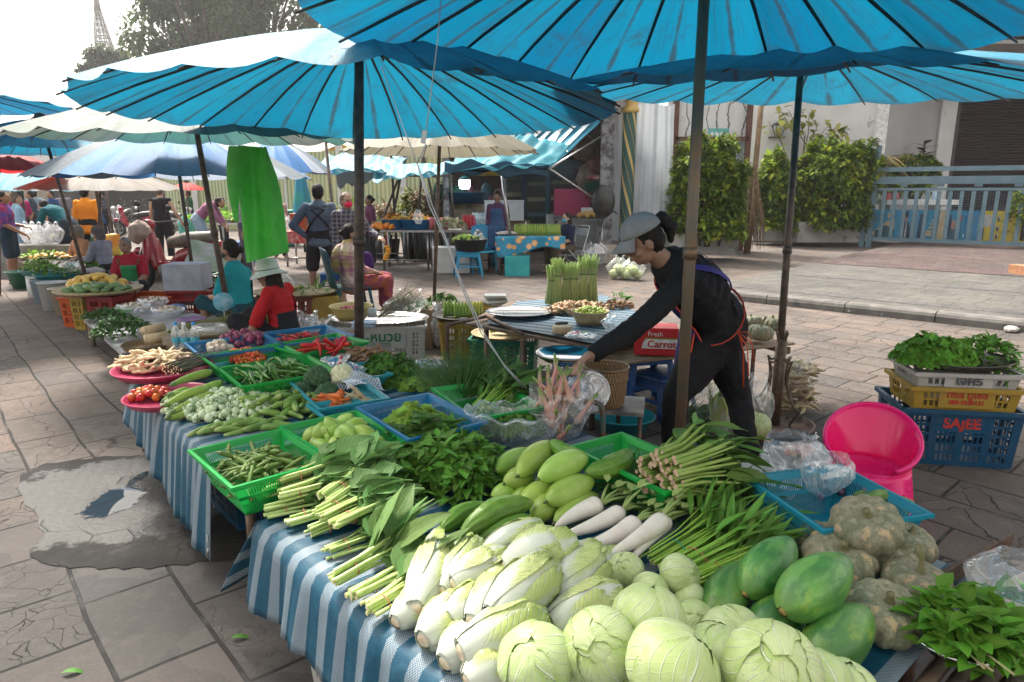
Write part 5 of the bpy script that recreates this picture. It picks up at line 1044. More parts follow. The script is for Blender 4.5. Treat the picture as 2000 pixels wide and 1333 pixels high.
# basil-like heap
HL=LEAF('herb leaf',(0.068,0.195,0.022),(0.135,0.315,0.038),vein=(0.300,0.510,0.090),veins=6,rough=.4,amt=.5,transl=.3);HLD=LEAF('dark herb leaf',(0.045,0.128,0.022),(0.090,0.210,0.030),vein=(0.240,0.405,0.105),rough=.42,amt=.5,transl=.25);HS=MAT('herb stem',(0.300,0.390,0.120),(0.330,0.195,0.150),rough=.6,scale=20)
def leafheap(name,label,c,rx,ry,h,n,leaf,L,Wd,ang=0,stems=0,stemd=None,cat='herb heap',group=None,seed=0,curl=.5,wav=.01,stemmat=None,nl=4,up=.4,drop=0.,rigid=None,lsh=.75,pitch=(-.2,.8)):
 r_=RG(seed+50);t=thing(name,label,cat,c,group=group);m=MB();ca,sa=cos(ang),sin(ang);s_=MB()
 for k in range(n):
  a=r_.random()*6.28;q=r_.random()**.5;x,y=cos(a)*q,sin(a)*q;ss=1+.25*noise.noise(V((x*2,y*2,seed)));z=h*max(.05,(1-q*q))**.6*(.55+.45*r_.random())*ss-(drop*max(0,q-.7)/.3)
  p=V((x*rx*ca-y*ry*sa,x*rx*sa+y*ry*ca,z));o_=V((p.x*.9+r_.uniform(-.05,.05),p.y*.9+r_.uniform(-.05,.05),r_.uniform(*pitch)*.1));a2=r_.random()*6.28
  d=o_.normalized()*.8+V((cos(a2),sin(a2),r_.uniform(*pitch)))*.9
  m.leaf(p,d,(0,0,1)if r_.random()<.8 else(r_.uniform(-1,1),r_.uniform(-1,1),1),L*r_.uniform(.6,1.25),Wd*r_.uniform(.65,1.25),curl*r_.uniform(.2,1.2),r_.uniform(.1,.5),n=nl,wav=wav,m=1 if L<.05 else 2,shape=lsh)
 for k in range(stems):
  sd_=stemd or rdir(r_.random()*6.28);p=V((r_.uniform(-.5,.5)*rx,r_.uniform(-.5,.5)*ry,h*.3*r_.random()));e=p+V(sd_)*r_.uniform(.6,1.)+V((r_.uniform(-.03,.03),r_.uniform(-.03,.03),0));e.z=max(.005,e.z);s_.tube([p,(p+e)/2+V((0,0,.01)),e],[.002,.0025,.003],5)
 m.build('leaves',leaf,t)
 if stems:s_.build('stems',stemmat or HS,t)
 return t
c=P(880,935,T);leafheap('basil_heap','big heap of shiny green basil-like leaves in the middle of the front table',c,.24,.24,.17,900,HL,.065,.036,stems=40,stemd=(-.17,-.10,-.02),seed=1,ang=.3)
c=P(835,880,T+.04);leafheap('leafy_branches','dark broad-leaved branches spilling over the blue basket corner',c,.15,.09,.13,130,HLD,.085,.055,seed=2,stems=14,stemd=(-.12,-.12,-.05))
leafheap('herb_bunch','small tied herb bunch with reddish stems left of the basil heap',P(795,955,T),.10,.12,.07,120,HLD,.06,.035,seed=3,stems=26,stemd=(-.14,-.08,-.01))
# water spinach
WS=LEAF('water spinach leaf',(0.081,0.216,0.027),(0.149,0.324,0.047),vein=(0.297,0.486,0.108),rough=.42,amt=.45,transl=.3);WSS=vegmat('water spinach stem',(0.216,0.432,0.041),(0.351,0.567,0.095),rough=.35,scale=15)
wsm=(WSS,WS,CUT);GB2=MAT('teal band',(.01,.3,.22),vary=0)
for i,(a,b,c,d,z0,z1,n,l)in enumerate([(1277,1093,1475,975,.56,.60,26,'left water spinach bunch with a teal band'),(1318,1110,1530,1000,.57,.62,26,'middle water spinach bunch with an orange band'),(1352,1132,1570,1040,.55,.57,24,'right water spinach bunch reaching behind the papayas'),(1300,1100,1470,1010,.545,.55,18,'bottom water spinach bunch under the others')]):
 bundle(l,P(a,b,z0),P(c,d,z1),n,.0032,wsm,spread=.04,leafn=4,leafL=.14,leafW=.017,seed=i+61,group='water spinach bunches',curl=.25,wav=.0,lift=.8,stalk=.62,bandmat=GB2 if i==0 else BAND,cut=.02,bp=.3)
leafheap('loose_greens','loose long green blades between the radishes and the blue basket',P(1400,1000,T),.22,.14,.08,170,WS,.15,.016,seed=8,ang=-.4,curl=.25,pitch=(-.1,.5),cat='greens')
RDE=MAT('purplish cut end',(.42,.22,.18),(.55,.42,.28),rough=.7,scale=120,vary=0);RS=vegmat('thin green stem',(.20,.30,.05),(.30,.38,.10),rough=.45,scale=18)
p0=P(1288,928,.685);p1=P(1288,928,.685)+V((.24,.17,-.02));bundle('thick round bundle of leafy stems tied with blue string, cut ends facing left',p0,p1,120,.0082,(RS,LEAF('long spinach leaf',(.10,.22,.04),(.15,.29,.06),vein=(.28,.4,.12),amt=.35,rough=.5),RDE),spread=.098,leafn=1,leafL=.20,leafW=.05,flat_=.85,seed=90,stalk=.7,curl=.3,cut=.018,bandmat=MAT('blue string',(.01,.08,.4),vary=0),lift=.1,bp=.8)
c,L_,W_,a_,H_,f_=BK['choy'];leafheap('loose_greens','dark loose greens lying inside the green basket under the tied bundle',c+V((0,0,.02)),.16,.11,.07,160,HLD,.10,.03,seed=9,ang=a_,cat='greens')
CEL=LEAF('celery leaf',(0.208,0.416,0.039),(0.338,0.546,0.078),vein=(0.520,0.650,0.195),veins=3,rough=.45,amt=.5,transl=.35);COR=LEAF('coriander leaf',(0.052,0.169,0.019),(0.104,0.260,0.026),vein=(0.260,0.390,0.065),veins=3,amt=.5)
def fitin(key,dz=0.):c,L_,W_,a_,H_,f_=BK[key];return c+V((0,0,dz)),L_/2-f_*.6,W_/2-f_*.6,a_
def frill(name,label,c,rx,ry,h,n,leaf,ang=0,sz=.022,seed=0,cat='herb heap',k=5,stems=0,stemd=(0,0,-.1)):
 r_=RG(seed+9);t=thing(name,label,cat,c);m=MB();ca,sa=cos(ang),sin(ang);s_=MB()
 for q_ in range(n):
  a=r_.random()*6.28;q=r_.random()**.5;x,y=cos(a)*q,sin(a)*q;z=h*max(.04,1-q*q)**.6*(.6+.4*r_.random())*(1+.35*noise.noise(V((x*2.5,y*2.5,seed))));p=V((x*rx*ca-y*ry*sa,x*rx*sa+y*ry*ca,z));kk=r_.randrange(1,40)
  ax=V((x*.6+r_.uniform(-.5,.5),y*.6+r_.uniform(-.5,.5),r_.uniform(.3,1.))).normalized();s1=ax.orthogonal().normalized();s2=ax.cross(s1)
  for j in range(k):
   th=6.28*j/k+r_.random()*.5;d=s1*cos(th)+s2*sin(th)+ax*r_.uniform(0,.6);m.leaf(p,d,ax,sz*r_.uniform(.7,1.4),sz*.8*r_.uniform(.7,1.2),.3,.3,n=2,m=1,k=kk,shape=1.1)
 for q_ in range(stems):p=V((r_.uniform(-.6,.6)*rx,r_.uniform(-.6,.6)*ry,h*.4));e=p+V(stemd)*r_.uniform(.7,1.2);e.z=max(e.z,.004);s_.tube([p,(p+e)/2+V((0,0,.01)),e],[.0015,.002,.0025],4)
 m.build('leaves',leaf,t);
 if stems:s_.build('stems',WSS,t)
 return t
c,rx,ry,a_=fitin('leafy',.02);frill('celery_heap','light yellow-green celery leaves filling the bright blue basket',c,rx*.95,ry*.95,.14,620,CEL,a_,.026,seed=1)
frill('coriander_heap','dark green coriander heap behind the celery basket, left of the dill',P(762,745,T),.20,.20,.16,900,COR,.5,.017,seed=2,stems=30,stemd=(.16,-.06,-.05))
frill('parsley_tuft','bright yellow-green celery tuft at the right of the coriander heap',P(815,762,T),.12,.07,.07,120,CEL,.2,.026,seed=3,stems=16,stemd=(.14,.05,0))
def needles(name,label,c,d,n,L,spread,mat,seed=0,cat='herb bunch',r0=.0016,h=.06):
 r_=RG(seed);t=thing(name,label,cat,c);m=MB();d=V(d).normalized();s_=d.cross(V((0,0,1))).normalized()
 for k in range(n):
  x=r_.gauss(0,.4)*spread;z=abs(r_.gauss(0,.6))*h;p=s_*x*.4+V((0,0,z*.4))+d*r_.uniform(-.03,.05);e=p+d*L*r_.uniform(.6,1.)+s_*x*.9+V((0,0,z*1.0));m.tube([p,(p+e)/2+V((0,0,.015)),e],[.002,.0015,.0008],3,cap=False)
  for j in range(9):
   t_=.35+.65*j/8;q=p.lerp(e,t_)
   for sg in(-1,1):f=q+(d*.5+s_*sg*r_.uniform(.4,1)+V((0,0,r_.uniform(-.4,.8))))*.035*(1.2-t_*.6);m.tube([q,f],[r0,r0*.5],3,cap=False)
 m.build('fronds',mat,t);return t
DIL=MAT('dill green',(.04,.12,.02),(.09,.20,.03),rough=.5,scale=30);needles('dill_bunch','feathery dark dill heaped in the left half of the green basket',P(905,775,.58),(.05,.5,0),380,.24,.30,DIL,1,h=.12)
bundle('long narrow leaves bunched in the right half of the dill basket',P(935,800,.60),P(1010,725,.68),26,.003,(WSS,LEAF('long blade leaf',(.09,.20,.04),(.14,.27,.05),vein=(.25,.38,.12),amt=.4),CUT),spread=.06,leafn=2,leafL=.24,leafW=.035,seed=95,stalk=.5,band=False,curl=.35,lift=.2)
bundle('second bunch of broad blades leaning on the galangal bag',P(985,790,.60),P(1030,720,.68),16,.003,(WSS,_mc['long blade leaf'],CUT),spread=.05,leafn=2,leafL=.22,leafW=.042,seed=96,stalk=.5,band=False,curl=.4,lift=.3)
c=P(1008,838,.57);frill('leaf_bag','open plastic bag of small cut green leaves beside the gourd pile',c,.13,.10,.06,330,LEAF('cut leaf',(.06,.17,.02),(.12,.26,.03),veins=3,amt=.5),0,.022,seed=6,cat='bag of leaves');t=[o for o in COL.objects if o.name.startswith('leaf_bag')][-1]
CLR=BAG('clear film',(.88,.92,.95),.16);CLR2=BAG('milky film',(.90,.92,.95),.38);CLB=BAG('bluish film',(.72,.84,.95),.30)
m=MB()
def bagf(u,v):
 th=2*PI*u;w=noise.noise(V((cos(th)*2,sin(th)*2,v*3)));rr=(.155+.03*w)*(.75+.5*sin(min(1,v*1.1)*PI*.62))if v<.8 else(.155+.03*w)*(1.18-.5*(v-.8));z=-.06+.15*min(v/.8,1)+.03*w-(.02*(v-.8)/.2 if v>.8 else 0);return V((rr*cos(th)*1.12,rr*sin(th)*.9,z+.012*sin(th*11)*v))
m.grid(bagf,72,16);m.build('bag',CLR2,t)
# small produce heaps
def heapq(name,label,cat,group,meshes,n,c,rx,ry,h,ang,size,seed,flat_=.3,lay=True,dirs=None,jit=.5,sq=False,floor=True,pw=.55):
 r_=RG(seed);ca,sa=cos(ang),sin(ang);out=[]
 for k in range(n):
  if sq:x,y=r_.uniform(-1,1),r_.uniform(-1,1);q=max(abs(x),abs(y))
  else:a=k*2.39996;q=math.sqrt((k+.5)/n);x,y=cos(a)*q,sin(a)*q
  z=h*(1-q*q*.9)**pw*(.35+.65*r_.random()**.5)+.004
  p=V((c[0]+x*rx*ca-y*ry*sa,c[1]+x*rx*sa+y*ry*ca,c[2]+z))
  yaw=(dirs+r_.gauss(0,jit))if dirs is not None else r_.random()*6.28
  e=Euler((R(90)+r_.gauss(0,flat_),r_.random()*6.28*0,0));q1=Matrix.Rotation(yaw,3,'Z')@Matrix.Rotation(R(90)+r_.gauss(0,flat_),3,'X')@Matrix.Rotation(r_.random()*6.28,3,'Z')
  o=obj(name,r_.choice(meshes),label=label,cat=cat,group=group,loc=p,rot=q1.to_euler(),scale=size*r_.uniform(.82,1.15));out.append(o)
 return out
def centred(b,L):
 b.v=[(x,y,z-L/2)for x,y,z in b.v];return b
OKM=vegmat('okra skin',(.09,.17,.03),(.14,.23,.045),rough=.5,scale=30,tip=(.05,.11,.02),vary=.15,bump=.2);OKC=MAT('okra cap',(.17,.24,.06),(.12,.17,.05),vary=.1)
def okra(seed,bend):
 b=MB();pts=[];rad=[];m=10
 for i in range(m+1):t=i/m;pts.append((bend*sin(PI*t),0,t*.12));rad.append(.0085*(1-t)**.7*(.85+.3*sin(PI*t))+.0006)
 b.tube(pts,rad,10);n=10
 for i in range(m+1):
  for k in range(n):
   q=V(b.v[i*n+k])-V(pts[i]);b.v[i*n+k]=tuple(V(pts[i])+q*(1.12 if k%2 else.9))
 b.cm=1;b.tube([(0,0,-.014),(0,0,-.004),(0,0,.004)],[.003,.0045,.0095],8);return centred(b,.12).mesh('okra',[OKM,OKC])
OK=[okra(1,.004),okra(2,.010),okra(3,-.007)]
c,rx,ry,a_=fitin('okra',.03);heapq('okra','ridged green okra pod in the okra basket','okra','okra pods in the green basket',OK,180,c,rx*.76,ry*.72,.11,a_,1.,1,sq=True,flat_=.25)
MGM=vegmat('pale green fruit skin',(.20,.34,.045),(.30,.43,.09),rough=.33,scale=9,streak=.35,spot=((.07,.06,.03),30,.70),vary=.14,hue=.012)
def fruit(seed):
 b=MB();b.lathe([(.034*max(.03,sin(PI*(i/14)))**.62*(1-.12*i/14),.10*i/14)for i in range(15)],18,fn=lambda th,t,rr,z:(rr*(1+.03*cos(8*th)*sin(PI*t)+.04*noise.noise(V((cos(th),sin(th),seed)))),z));b.cm=1;b.tube([(0,0,.002),(.001,0,-.006)],[.004,.003],6);return centred(b,.10).mesh('green_fruit',[MGM,STG])
FR=[fruit(1),fruit(2),fruit(3)]
c,rx,ry,a_=fitin('mango',.03);heapq('green_mango','pale green egg-shaped fruit in the basket behind the okra','fruit','pale green fruits in the basket',FR,52,c,rx*.78,ry*.78,.11,a_,1.08,2,flat_=.5,sq=True)
CUM=vegmat('cucumber skin',(.10,.20,.03),(.22,.34,.07),rough=.4,scale=7,streak=.5,tip=(.33,.42,.13),vary=.16,hue=.01,tipz=(.7,1.),bump=.2)
CU=[centred(gourd(s,.11,.0145,.005*(1 if s%2 else-1),0,.35),.11).mesh('cucumber',[CUM,STG])for s in(1,2,3)]
heapq('cucumber','short green cucumber in the loose heap between eggplants and mangoes','cucumber','loose cucumbers',CU,95,tuple(P(562,803,T)),.34,.17,.08,R(0),1.1,3,flat_=.3)
heapq('cucumber','dark cucumber at the front of the table beside the okra basket','cucumber','cucumbers at the table front',CU,20,tuple(P(475,842,T)),.2,.07,.04,R(15),1.1,4,dirs=R(-60),jit=.3,flat_=.12)
EGM=vegmat('round eggplant skin',(.55,.62,.45),(.42,.54,.28),rough=.3,scale=22,tip=(.16,.30,.06),tipz=(.55,.95),streak=.2,vary=.1,hue=.01);CAX=MAT('calyx green',(.12,.20,.05),(.08,.14,.04),vary=.1)
def eggp(seed):
 b=MB();b.ell((0,0,0),(.017,.017,.017),14,10);b.cm=1;b.lathe([(.012,.0125),(.004,.0165),(.002,.017),(.002,.027)],8,fn=lambda th,t,rr,z:(rr*(1+.4*(1-t)*cos(4*th)),z));return b.mesh('round_eggplant',[EGM,CAX])
EG=[eggp(1)]
heapq('round_eggplant','small round pale green eggplant in the loose heap at the table front','eggplant','round eggplants',EG,210,tuple(P(432,802,T)),.32,.22,.085,R(-20),1.2,5,flat_=1.5)
LEM=vegmat('long eggplant skin',(.24,.36,.05),(.34,.46,.10),rough=.3,scale=6,base=(.12,.2,.05),basez=(.12,.05),vary=.1,hue=.01)
def lege(bend):
 b=MB();m=14;b.tube([(bend*sin(PI*i/m*.9),0,.25*i/m)for i in range(m+1)],[.008+.012*sin(min(1,i/m*1.1)*PI*.55)*(1 if i<m-1 else.75 if i<m else.3)for i in range(m+1)],12);b.cm=1;b.lathe([(.003,-.02),(.004,-.004),(.011,.004),(.0125,.022)],8);return b.mesh('long_eggplant',[LEM,CAX])
LE=[lege(.02),lege(-.015)]
for i,(a,b,c_,d,z0,z1,l)in enumerate([(335,752,415,727,.60,.61,'uppermost long green eggplant, its end by the roots'),(328,772,432,745,.59,.60,'long straight green eggplant second from the top'),(322,792,405,763,.575,.58,'long green eggplant in the middle of the fan'),(332,808,420,770,.56,.57,'long green eggplant next to the round eggplants'),(325,818,388,785,.55,.555,'lowest long green eggplant pointing to the cloth edge'),(318,785,372,765,.55,.56,'short long eggplant beside the tomato tray')]):
 place(LE[i%2],'long_eggplant',P(a,b,z0),P(c_,d,z1),.25,1.2,roll=i,label=l,cat='eggplant',group='long green eggplants')
PINK=PLAST('pink tray plastic',(.50,.05,.12),dirt=.2)
def tray(label,c,rr,mat,h=.05,name='round_tray',group=None,sy=1.,cat='tray',rot=0):
 return MB().lathe([(.0,.0),(rr*.8,.0),(rr*.9,.012),(rr*.96,h*.8),(rr,h),(rr*1.01,h*.95),(rr*.97,h*.7),(rr*.88,.008),(0,.006)],40).build(name,mat,label=label,cat=cat,group=group,loc=c,rot=(0,0,rot),scale=(1,sy,1))
tc_=P(312,742,T+.02);tray('pink round plastic tray holding pale finger roots',tc_+V((0,.05,.02)),.27,PINK,.05,group='pink trays');t2=P(330,788,T);tray('pink round plastic tray of tomatoes and long eggplants',t2+V((0,.02,.0)),.225,PINK,.045,group='pink trays')
TOM=vegmat('tomato skin',(.55,.06,.02),(.60,.16,.03),rough=.22,scale=14,vary=.2,hue=.03,bump=0,tip=(.40,.30,.05),tipz=(.85,1.))
tm=MB();tm.ell((0,0,0),(.022,.022,.018),16,10);tm.cm=1;tm.lathe([(.008,.0165),(.002,.018),(.0015,.022)],10,fn=lambda th,t,rr,z:(rr*(1+.5*cos(5*th)*(1-t)),z));TMM=tm.mesh('tomato',[TOM,CAX])
heapq('tomato','red-orange tomato in the left part of the lower pink tray','tomato','tomatoes in the pink tray',[TMM],22,tuple(P(292,778,T+.012)),.095,.075,.05,0,1.05,6,flat_=1)
RTM=vegmat('pale root skin',(.62,.50,.32),(.50,.37,.21),rough=.6,scale=22,bump=.3,vary=.12,hue=.01,spot=((.28,.18,.1),40,.66))
def root(seed,L=.14,r0=.011):
 r_=RG(seed);m=12;x=y=0;pts=[];rad=[]
 for i in range(m+1):t=i/m;x+=r_.uniform(-.004,.004);y+=r_.uniform(-.004,.004);pts.append((x,y,t*L));rad.append(max(.0015,r0*(sin(PI*min(1,t*.95+.05))**.5)*(1+.12*sin(t*25+seed))))
 return centred(MB().tube(pts,rad,9),L)
RT_=[root(s).mesh('finger_root',RTM)for s in(1,2,3,4)]
heapq('finger_root','pale knobbly root heaped on the upper pink tray','root','pale roots on the pink tray',RT_,95,tuple(P(302,728,T+.03)),.20,.13,.13,0,1.15,7,dirs=R(70),jit=.5,flat_=.25)
bundle('green stems with purple bases lying beside the pale roots',P(335,722,.60),P(400,700,.60),34,.004,(vegmat('root stems',(.05,.12,.03),(.12,.06,.07),scale=30),HL,CUT),spread=.07,leafn=0,seed=77,stalk=1.2,band=False,flat_=.5)
def chil(L,r0,bend,mat,nm='chilli'):
 m=9;b=MB();b.tube([(bend*sin(PI*i/m),0,L*i/m)for i in range(m+1)],[r0*(1-(i/m)**2.2)**.6+.0006 for i in range(m+1)],8);b.cm=1;b.tube([(0,0,0),(0,0,-.01),(.003,0,-.025)],[r0*.75,.002,.0015],6);return centred(b,L).mesh(nm,[mat,STG])
LCM=vegmat('green chilli skin',(0.045,0.150,0.018),(0.090,0.240,0.030),rough=.22,scale=12,vary=.2,bump=0);RCM=vegmat('red chilli skin',(0.630,0.018,0.015),(0.480,0.015,0.018),rough=.2,scale=12,vary=.15,bump=0);
LC=[chil(.15,.009,.02,LCM),chil(.14,.009,-.012,LCM)];RC=[chil(.13,.011,.012,RCM)];TR_=[chil(.05,.0035,.004,RCM)];TG=[chil(.045,.003,.003,vegmat('tiny green chilli',(.12,.22,.03),(.20,.28,.05),rough=.3,bump=0))];BNM=vegmat('bean skin',(.10,.20,.03),(.15,.26,.05),rough=.45,scale=20,bump=0)
BN=[chil(.13,.004,.014,BNM,'bean'),chil(.12,.004,-.02,BNM,'bean')]
c,rx,ry,a_=fitin('longch',.02);heapq('green_chilli','long shiny dark green chilli in the second green basket','chilli','long green chillies',LC,85,c,rx*.85,ry*.8,.12,a_,1.05,8,dirs=a_+R(90),jit=.45,flat_=.22,sq=True)
heapq('red_chilli','big glossy red chilli lying across the basket corners','chilli','big red chillies',RC,13,tuple(P(640,682,.62)),.14,.07,.03,R(10),1.15,9,flat_=.45)
c,rx,ry,a_=fitin('redchil',.02);heapq('small_red_chilli','small dried-looking red chilli in the far blue basket','chilli','small red chillies',TR_,130,c+V((-.03,-.02,0)),rx*.8,ry*.75,.085,a_,1.35,10,flat_=.3,sq=True)
c,rx,ry,a_=fitin('mixch',.02);heapq('small_red_chilli','tiny red chilli mixed among the green ones in the back basket','chilli','tiny mixed red chillies',TR_,60,c,rx*.8,ry*.8,.085,a_,1.1,11,flat_=.3,sq=True);heapq('small_green_chilli','tiny green chilli in the mixed back basket','chilli','tiny green chillies',TG,190,c,rx*.85,ry*.85,.08,a_,1.25,12,flat_=.3,sq=True)
heapq('string_bean','curved green string bean in the loose pile beside the broccoli','bean','string beans',BN,110,tuple(P(560,762,T)),.17,.12,.10,0,1.1,13,flat_=.3)
ONM=vegmat('red onion skin',(.16,.02,.06),(.26,.05,.10),rough=.22,scale=10,streak=.3,vary=.2,bump=0);ob=MB();ob.lathe([(.001,-.02),(.004,-.018),(.018,-.012),(.024,0),(.019,.013),(.006,.022),(.003,.032)],14);ONN=ob.mesh('red_onion',ONM)
GLM=vegmat('white onion skin',(.62,.52,.40),(.5,.4,.28),rough=.4,scale=10,vary=.1);ob=MB();ob.lathe([(.001,-.02),(.004,-.018),(.018,-.012),(.024,0),(.019,.013),(.006,.022),(.003,.032)],14);GLN=ob.mesh('white_onion',GLM)
c,rx,ry,a_=fitin('onion',.02);ca,sa=cos(a_),sin(a_)
heapq('red_onion','shiny red onion in the blue basket','onion','red onions',[ONN],42,P(478,675,.54),.17,.13,.10,0,1.15,14,flat_=1.);heapq('white_onion','pale onion at the left end of the onion basket','onion','pale onions',[GLN],9,P(428,689,.54),.07,.05,.06,0,1.3,15,flat_=1.)
CTM=vegmat('cherry tomato skin',(.60,.08,.02),(.65,.16,.03),rough=.2,vary=.2,hue=.02,bump=0);cb=MB();cb.ell((0,0,0),(.010,.010,.012),10,8);CTN=cb.mesh('cherry_tomato',CTM)
c,rx,ry,a_=fitin('tom',.02);heapq('cherry_tomato','tiny orange-red tomato in the first green basket','tomato','cherry tomatoes',[CTN],110,P(480,706,.535),.17,.12,.075,a_,1.25,16,flat_=1.)
BRM=vegmat('brown root skin',(.22,.11,.06),(.30,.17,.09),rough=.7,scale=20,bump=.4);BRR=[root(s,.07,.012).mesh('brown_root',BRM)for s in(7,8)]
heapq('brown_root','brown dried root in the turquoise basket by the crate','root','brown dried roots',BRR,40,P(712,708,.54),.15,.10,.09,0,1.1,17,flat_=.5)
CRM=vegmat('carrot skin',(.62,.16,.02),(.55,.12,.02),rough=.4,vary=.08);cr_=MB();cr_.tube([(0,0,i*.014)for i in range(10)],[.003+.013*(i/9)**.6 for i in range(10)],12);CRT=centred(cr_,.126).mesh('carrot',CRM)
heapq('carrot','orange carrot in the small turquoise basket','carrot','carrots',[CRT],9,P(650,797,.54),.06,.05,.06,0,1.1,18,flat_=.3)
heapq('pale_root','pale peeled root in the small turquoise basket beside the carrots','root','pale peeled roots',RT_,9,P(695,793,.54),.08,.04,.06,0,1.1,19,flat_=.3,dirs=R(-70))
BRO=vegmat('broccoli green',(.03,.075,.03),(.05,.11,.045),rough=.8,scale=60,bump=1.,bs=160);
def florets(name,label,c,rr,mat,seed,cat,stem=True,group=None):
 r_=RG(seed);t=thing(name,label,cat,c,group=group);m=MB()
 for k in range(46):
  a=k*2.4;ph=math.acos(1-(k+.5)/46*1.25);d=V((sin(ph)*cos(a),sin(ph)*sin(a),cos(ph)));m.ell(d*rr*.74*(1+.1*r_.random()),rr*.34*r_.uniform(.8,1.15),10,7)
 o=m.build('florets',mat,t);mod_disp(mod_sub(o,1),.006,.012)
 if stem:MB().tube([(0,0,-rr),(0,0,0)],[rr*.3,rr*.4],10).build('stem',STG,t)
 return t
florets('broccoli','larger dark broccoli head leaning on the cauliflower basket',P(620,742,.60),.07,BRO,1,'broccoli',group='broccoli heads');florets('broccoli','lower broccoli head beside the cucumbers',P(640,772,.575),.06,BRO,2,'broccoli',group='broccoli heads');florets('broccoli','broccoli head at the left behind the string beans',P(590,765,.56),.052,BRO,3,'broccoli',group='broccoli heads')
WHF=vegmat('cauliflower white',(.72,.68,.48),(.62,.6,.36),rough=.7,scale=40,bump=.6,bs=120);florets('cauliflower','creamy cauliflower sitting in a white foam net',P(668,735,.61),.062,WHF,4,'cauliflower')
NETM=MAT('white foam net',(.72,.76,.82),(.62,.67,.74),rough=.7,vary=0)
m=MB()
def netf(u,v):th=2*PI*u;rr=.066+.004*sin(th*5);return V((rr*cos(th),rr*sin(th),-.055+.07*v))
for i in range(26):
 for sg in(-1,1):m.tube([netf((i+sg*2.*j/8)/26%1,j/8)for j in range(9)],.0028,4,cap=False)
m.build('foam_net',NETM,label='white foam net sleeve around the cauliflower',cat='foam net',loc=P(668,737,.60))
m=MB();
def pad(u,v):return V(((u-.5)*.2,(v-.5)*.15,.02+.018*sin(u*5)+.012*sin(v*6+u*3)))
for i in range(17):
 for sg in(-1,1):m.tube([pad(min(1,max(0,i/12-.2+sg*(j/8-.5)*.5)),j/8)for j in range(9)],.003,4,cap=False)
m.build('foam_net',NETM,label='empty white foam net lying flat right of the cauliflower',cat='foam net',loc=P(708,752,.575),rot=(.25,.1,.5))
def pillow(name,label,c,L,Wd,H,mat,rot,cat='packet',prints=None,seed=0,wr=.012,group=None):
 t=thing(name,label,cat,c,rot,group=group);m=MB();
 for sg in(1,-1):m.grid(lambda u,v:V(((u-.5)*L*(1+.05*sin(v*9)),(v-.5)*Wd*(1+.04*sin(u*11)),sg*H/2*(max(0,sin(PI*u))*max(0,sin(PI*v)))**.4+wr*noise.noise(V((u*6,v*6,seed+sg))))),24,18)
 m.build('film',mat,t);
 if prints:
  for(u,v,w_,h_,mt)in prints:b=MB();b.grid(lambda a,b_:V((((u+a*w_)-.5)*L,((v+b_*h_)-.5)*Wd,H/2*(max(0,sin(PI*(u+a*w_)))*max(0,sin(PI*(v+b_*h_))))**.4+wr*noise.noise(V(((u+a*w_)*6,(v+b_*h_)*6,seed+1)))+.0015)),6,4);b.build('print',mt,t)
 return t
pkb=MAT('packet blue',(.02,.16,.35),vary=0);pkr=MAT('packet red',(.5,.02,.05),vary=0);pkm=MAT('packet magenta',(.55,.02,.3),vary=0)
pillow('plastic_packet','clear wrinkled packet with blue and red printing propped behind the cauliflower',P(650,712,.61),.20,.13,.04,CLR2,(.7,-.2,-.3),prints=[(.1,.3,.25,.15,pkb),(.4,.5,.3,.2,pkb),(.75,.2,.08,.6,pkr)]);pillow('plastic_packet','small clear bag with magenta stripes right of the cauliflower',P(690,722,.60),.13,.09,.03,CLR2,(.4,.2,-.5),prints=[(.3,.2,.08,.6,pkm),(.6,.2,.06,.6,pkm)],seed=4)
# PEOPLE
def skin(name,c):return MAT(name,c,tuple(k*.82 for k in c),rough=.5,scale=25,vary=0,sss=.15,bump=.08,bs=120)
SK1=skin('skin warm',(.36,.20,.13));SK2=skin('skin tan',(.34,.19,.12));SK3=skin('skin light',(.46,.29,.21))
HAIR=MAT('black hair',(.010,.008,.008),(.018,.015,.014),spec=.25,rough=.6,scale=90,bump=.6,bs=160,vary=0);HAIRG=MAT('greying hair',(.10,.09,.085),(.22,.21,.20),rough=.5,scale=60,bump=.6,bs=160,vary=0);HAIRB=MAT('brown hair',(.10,.06,.04),(.16,.11,.08),rough=.5,scale=60,bump=.6,bs=160,vary=0)
EYEM=MAT('eye dark',(.01,.008,.007),rough=.2,vary=0);LIPM=MAT('lip',(.28,.10,.08),rough=.45,vary=0)
def CLOTH(name,c,c2=None,check=None,rough=.85,scale=5,bump=.35,tr=0.):
 if name in _mc:return _mc[name]
 s=NT(name);co=s.obj();f=s.step(s.noise(co,scale,4,.6),.3,.7);col=s.mix(f,c,c2 or tuple(k*.75 for k in c))
 if check:
  x=s.sep(co)
  for ax in(0,2):
   st=s.step(s.m('SINE',s.m('MULTIPLY',x[ax],check[1])),.3,.6);col=s.mix(s.m('MULTIPLY',st,.45),col,check[0])
   if len(check)>2:st=s.step(s.m('SINE',s.m('MULTIPLY',x[ax],check[1]*.37)),.5,.8);col=s.mix(s.m('MULTIPLY',st,.5),col,check[2])
 h=s.m('ADD',s.noise(co,9,4,.6,1.5),s.m('MULTIPLY',s.noise(co,300,1),.08));_mc[name]=s.fin(col,rough,s.bump(h,bump,.03),tr,spec=.25);return _mc[name]
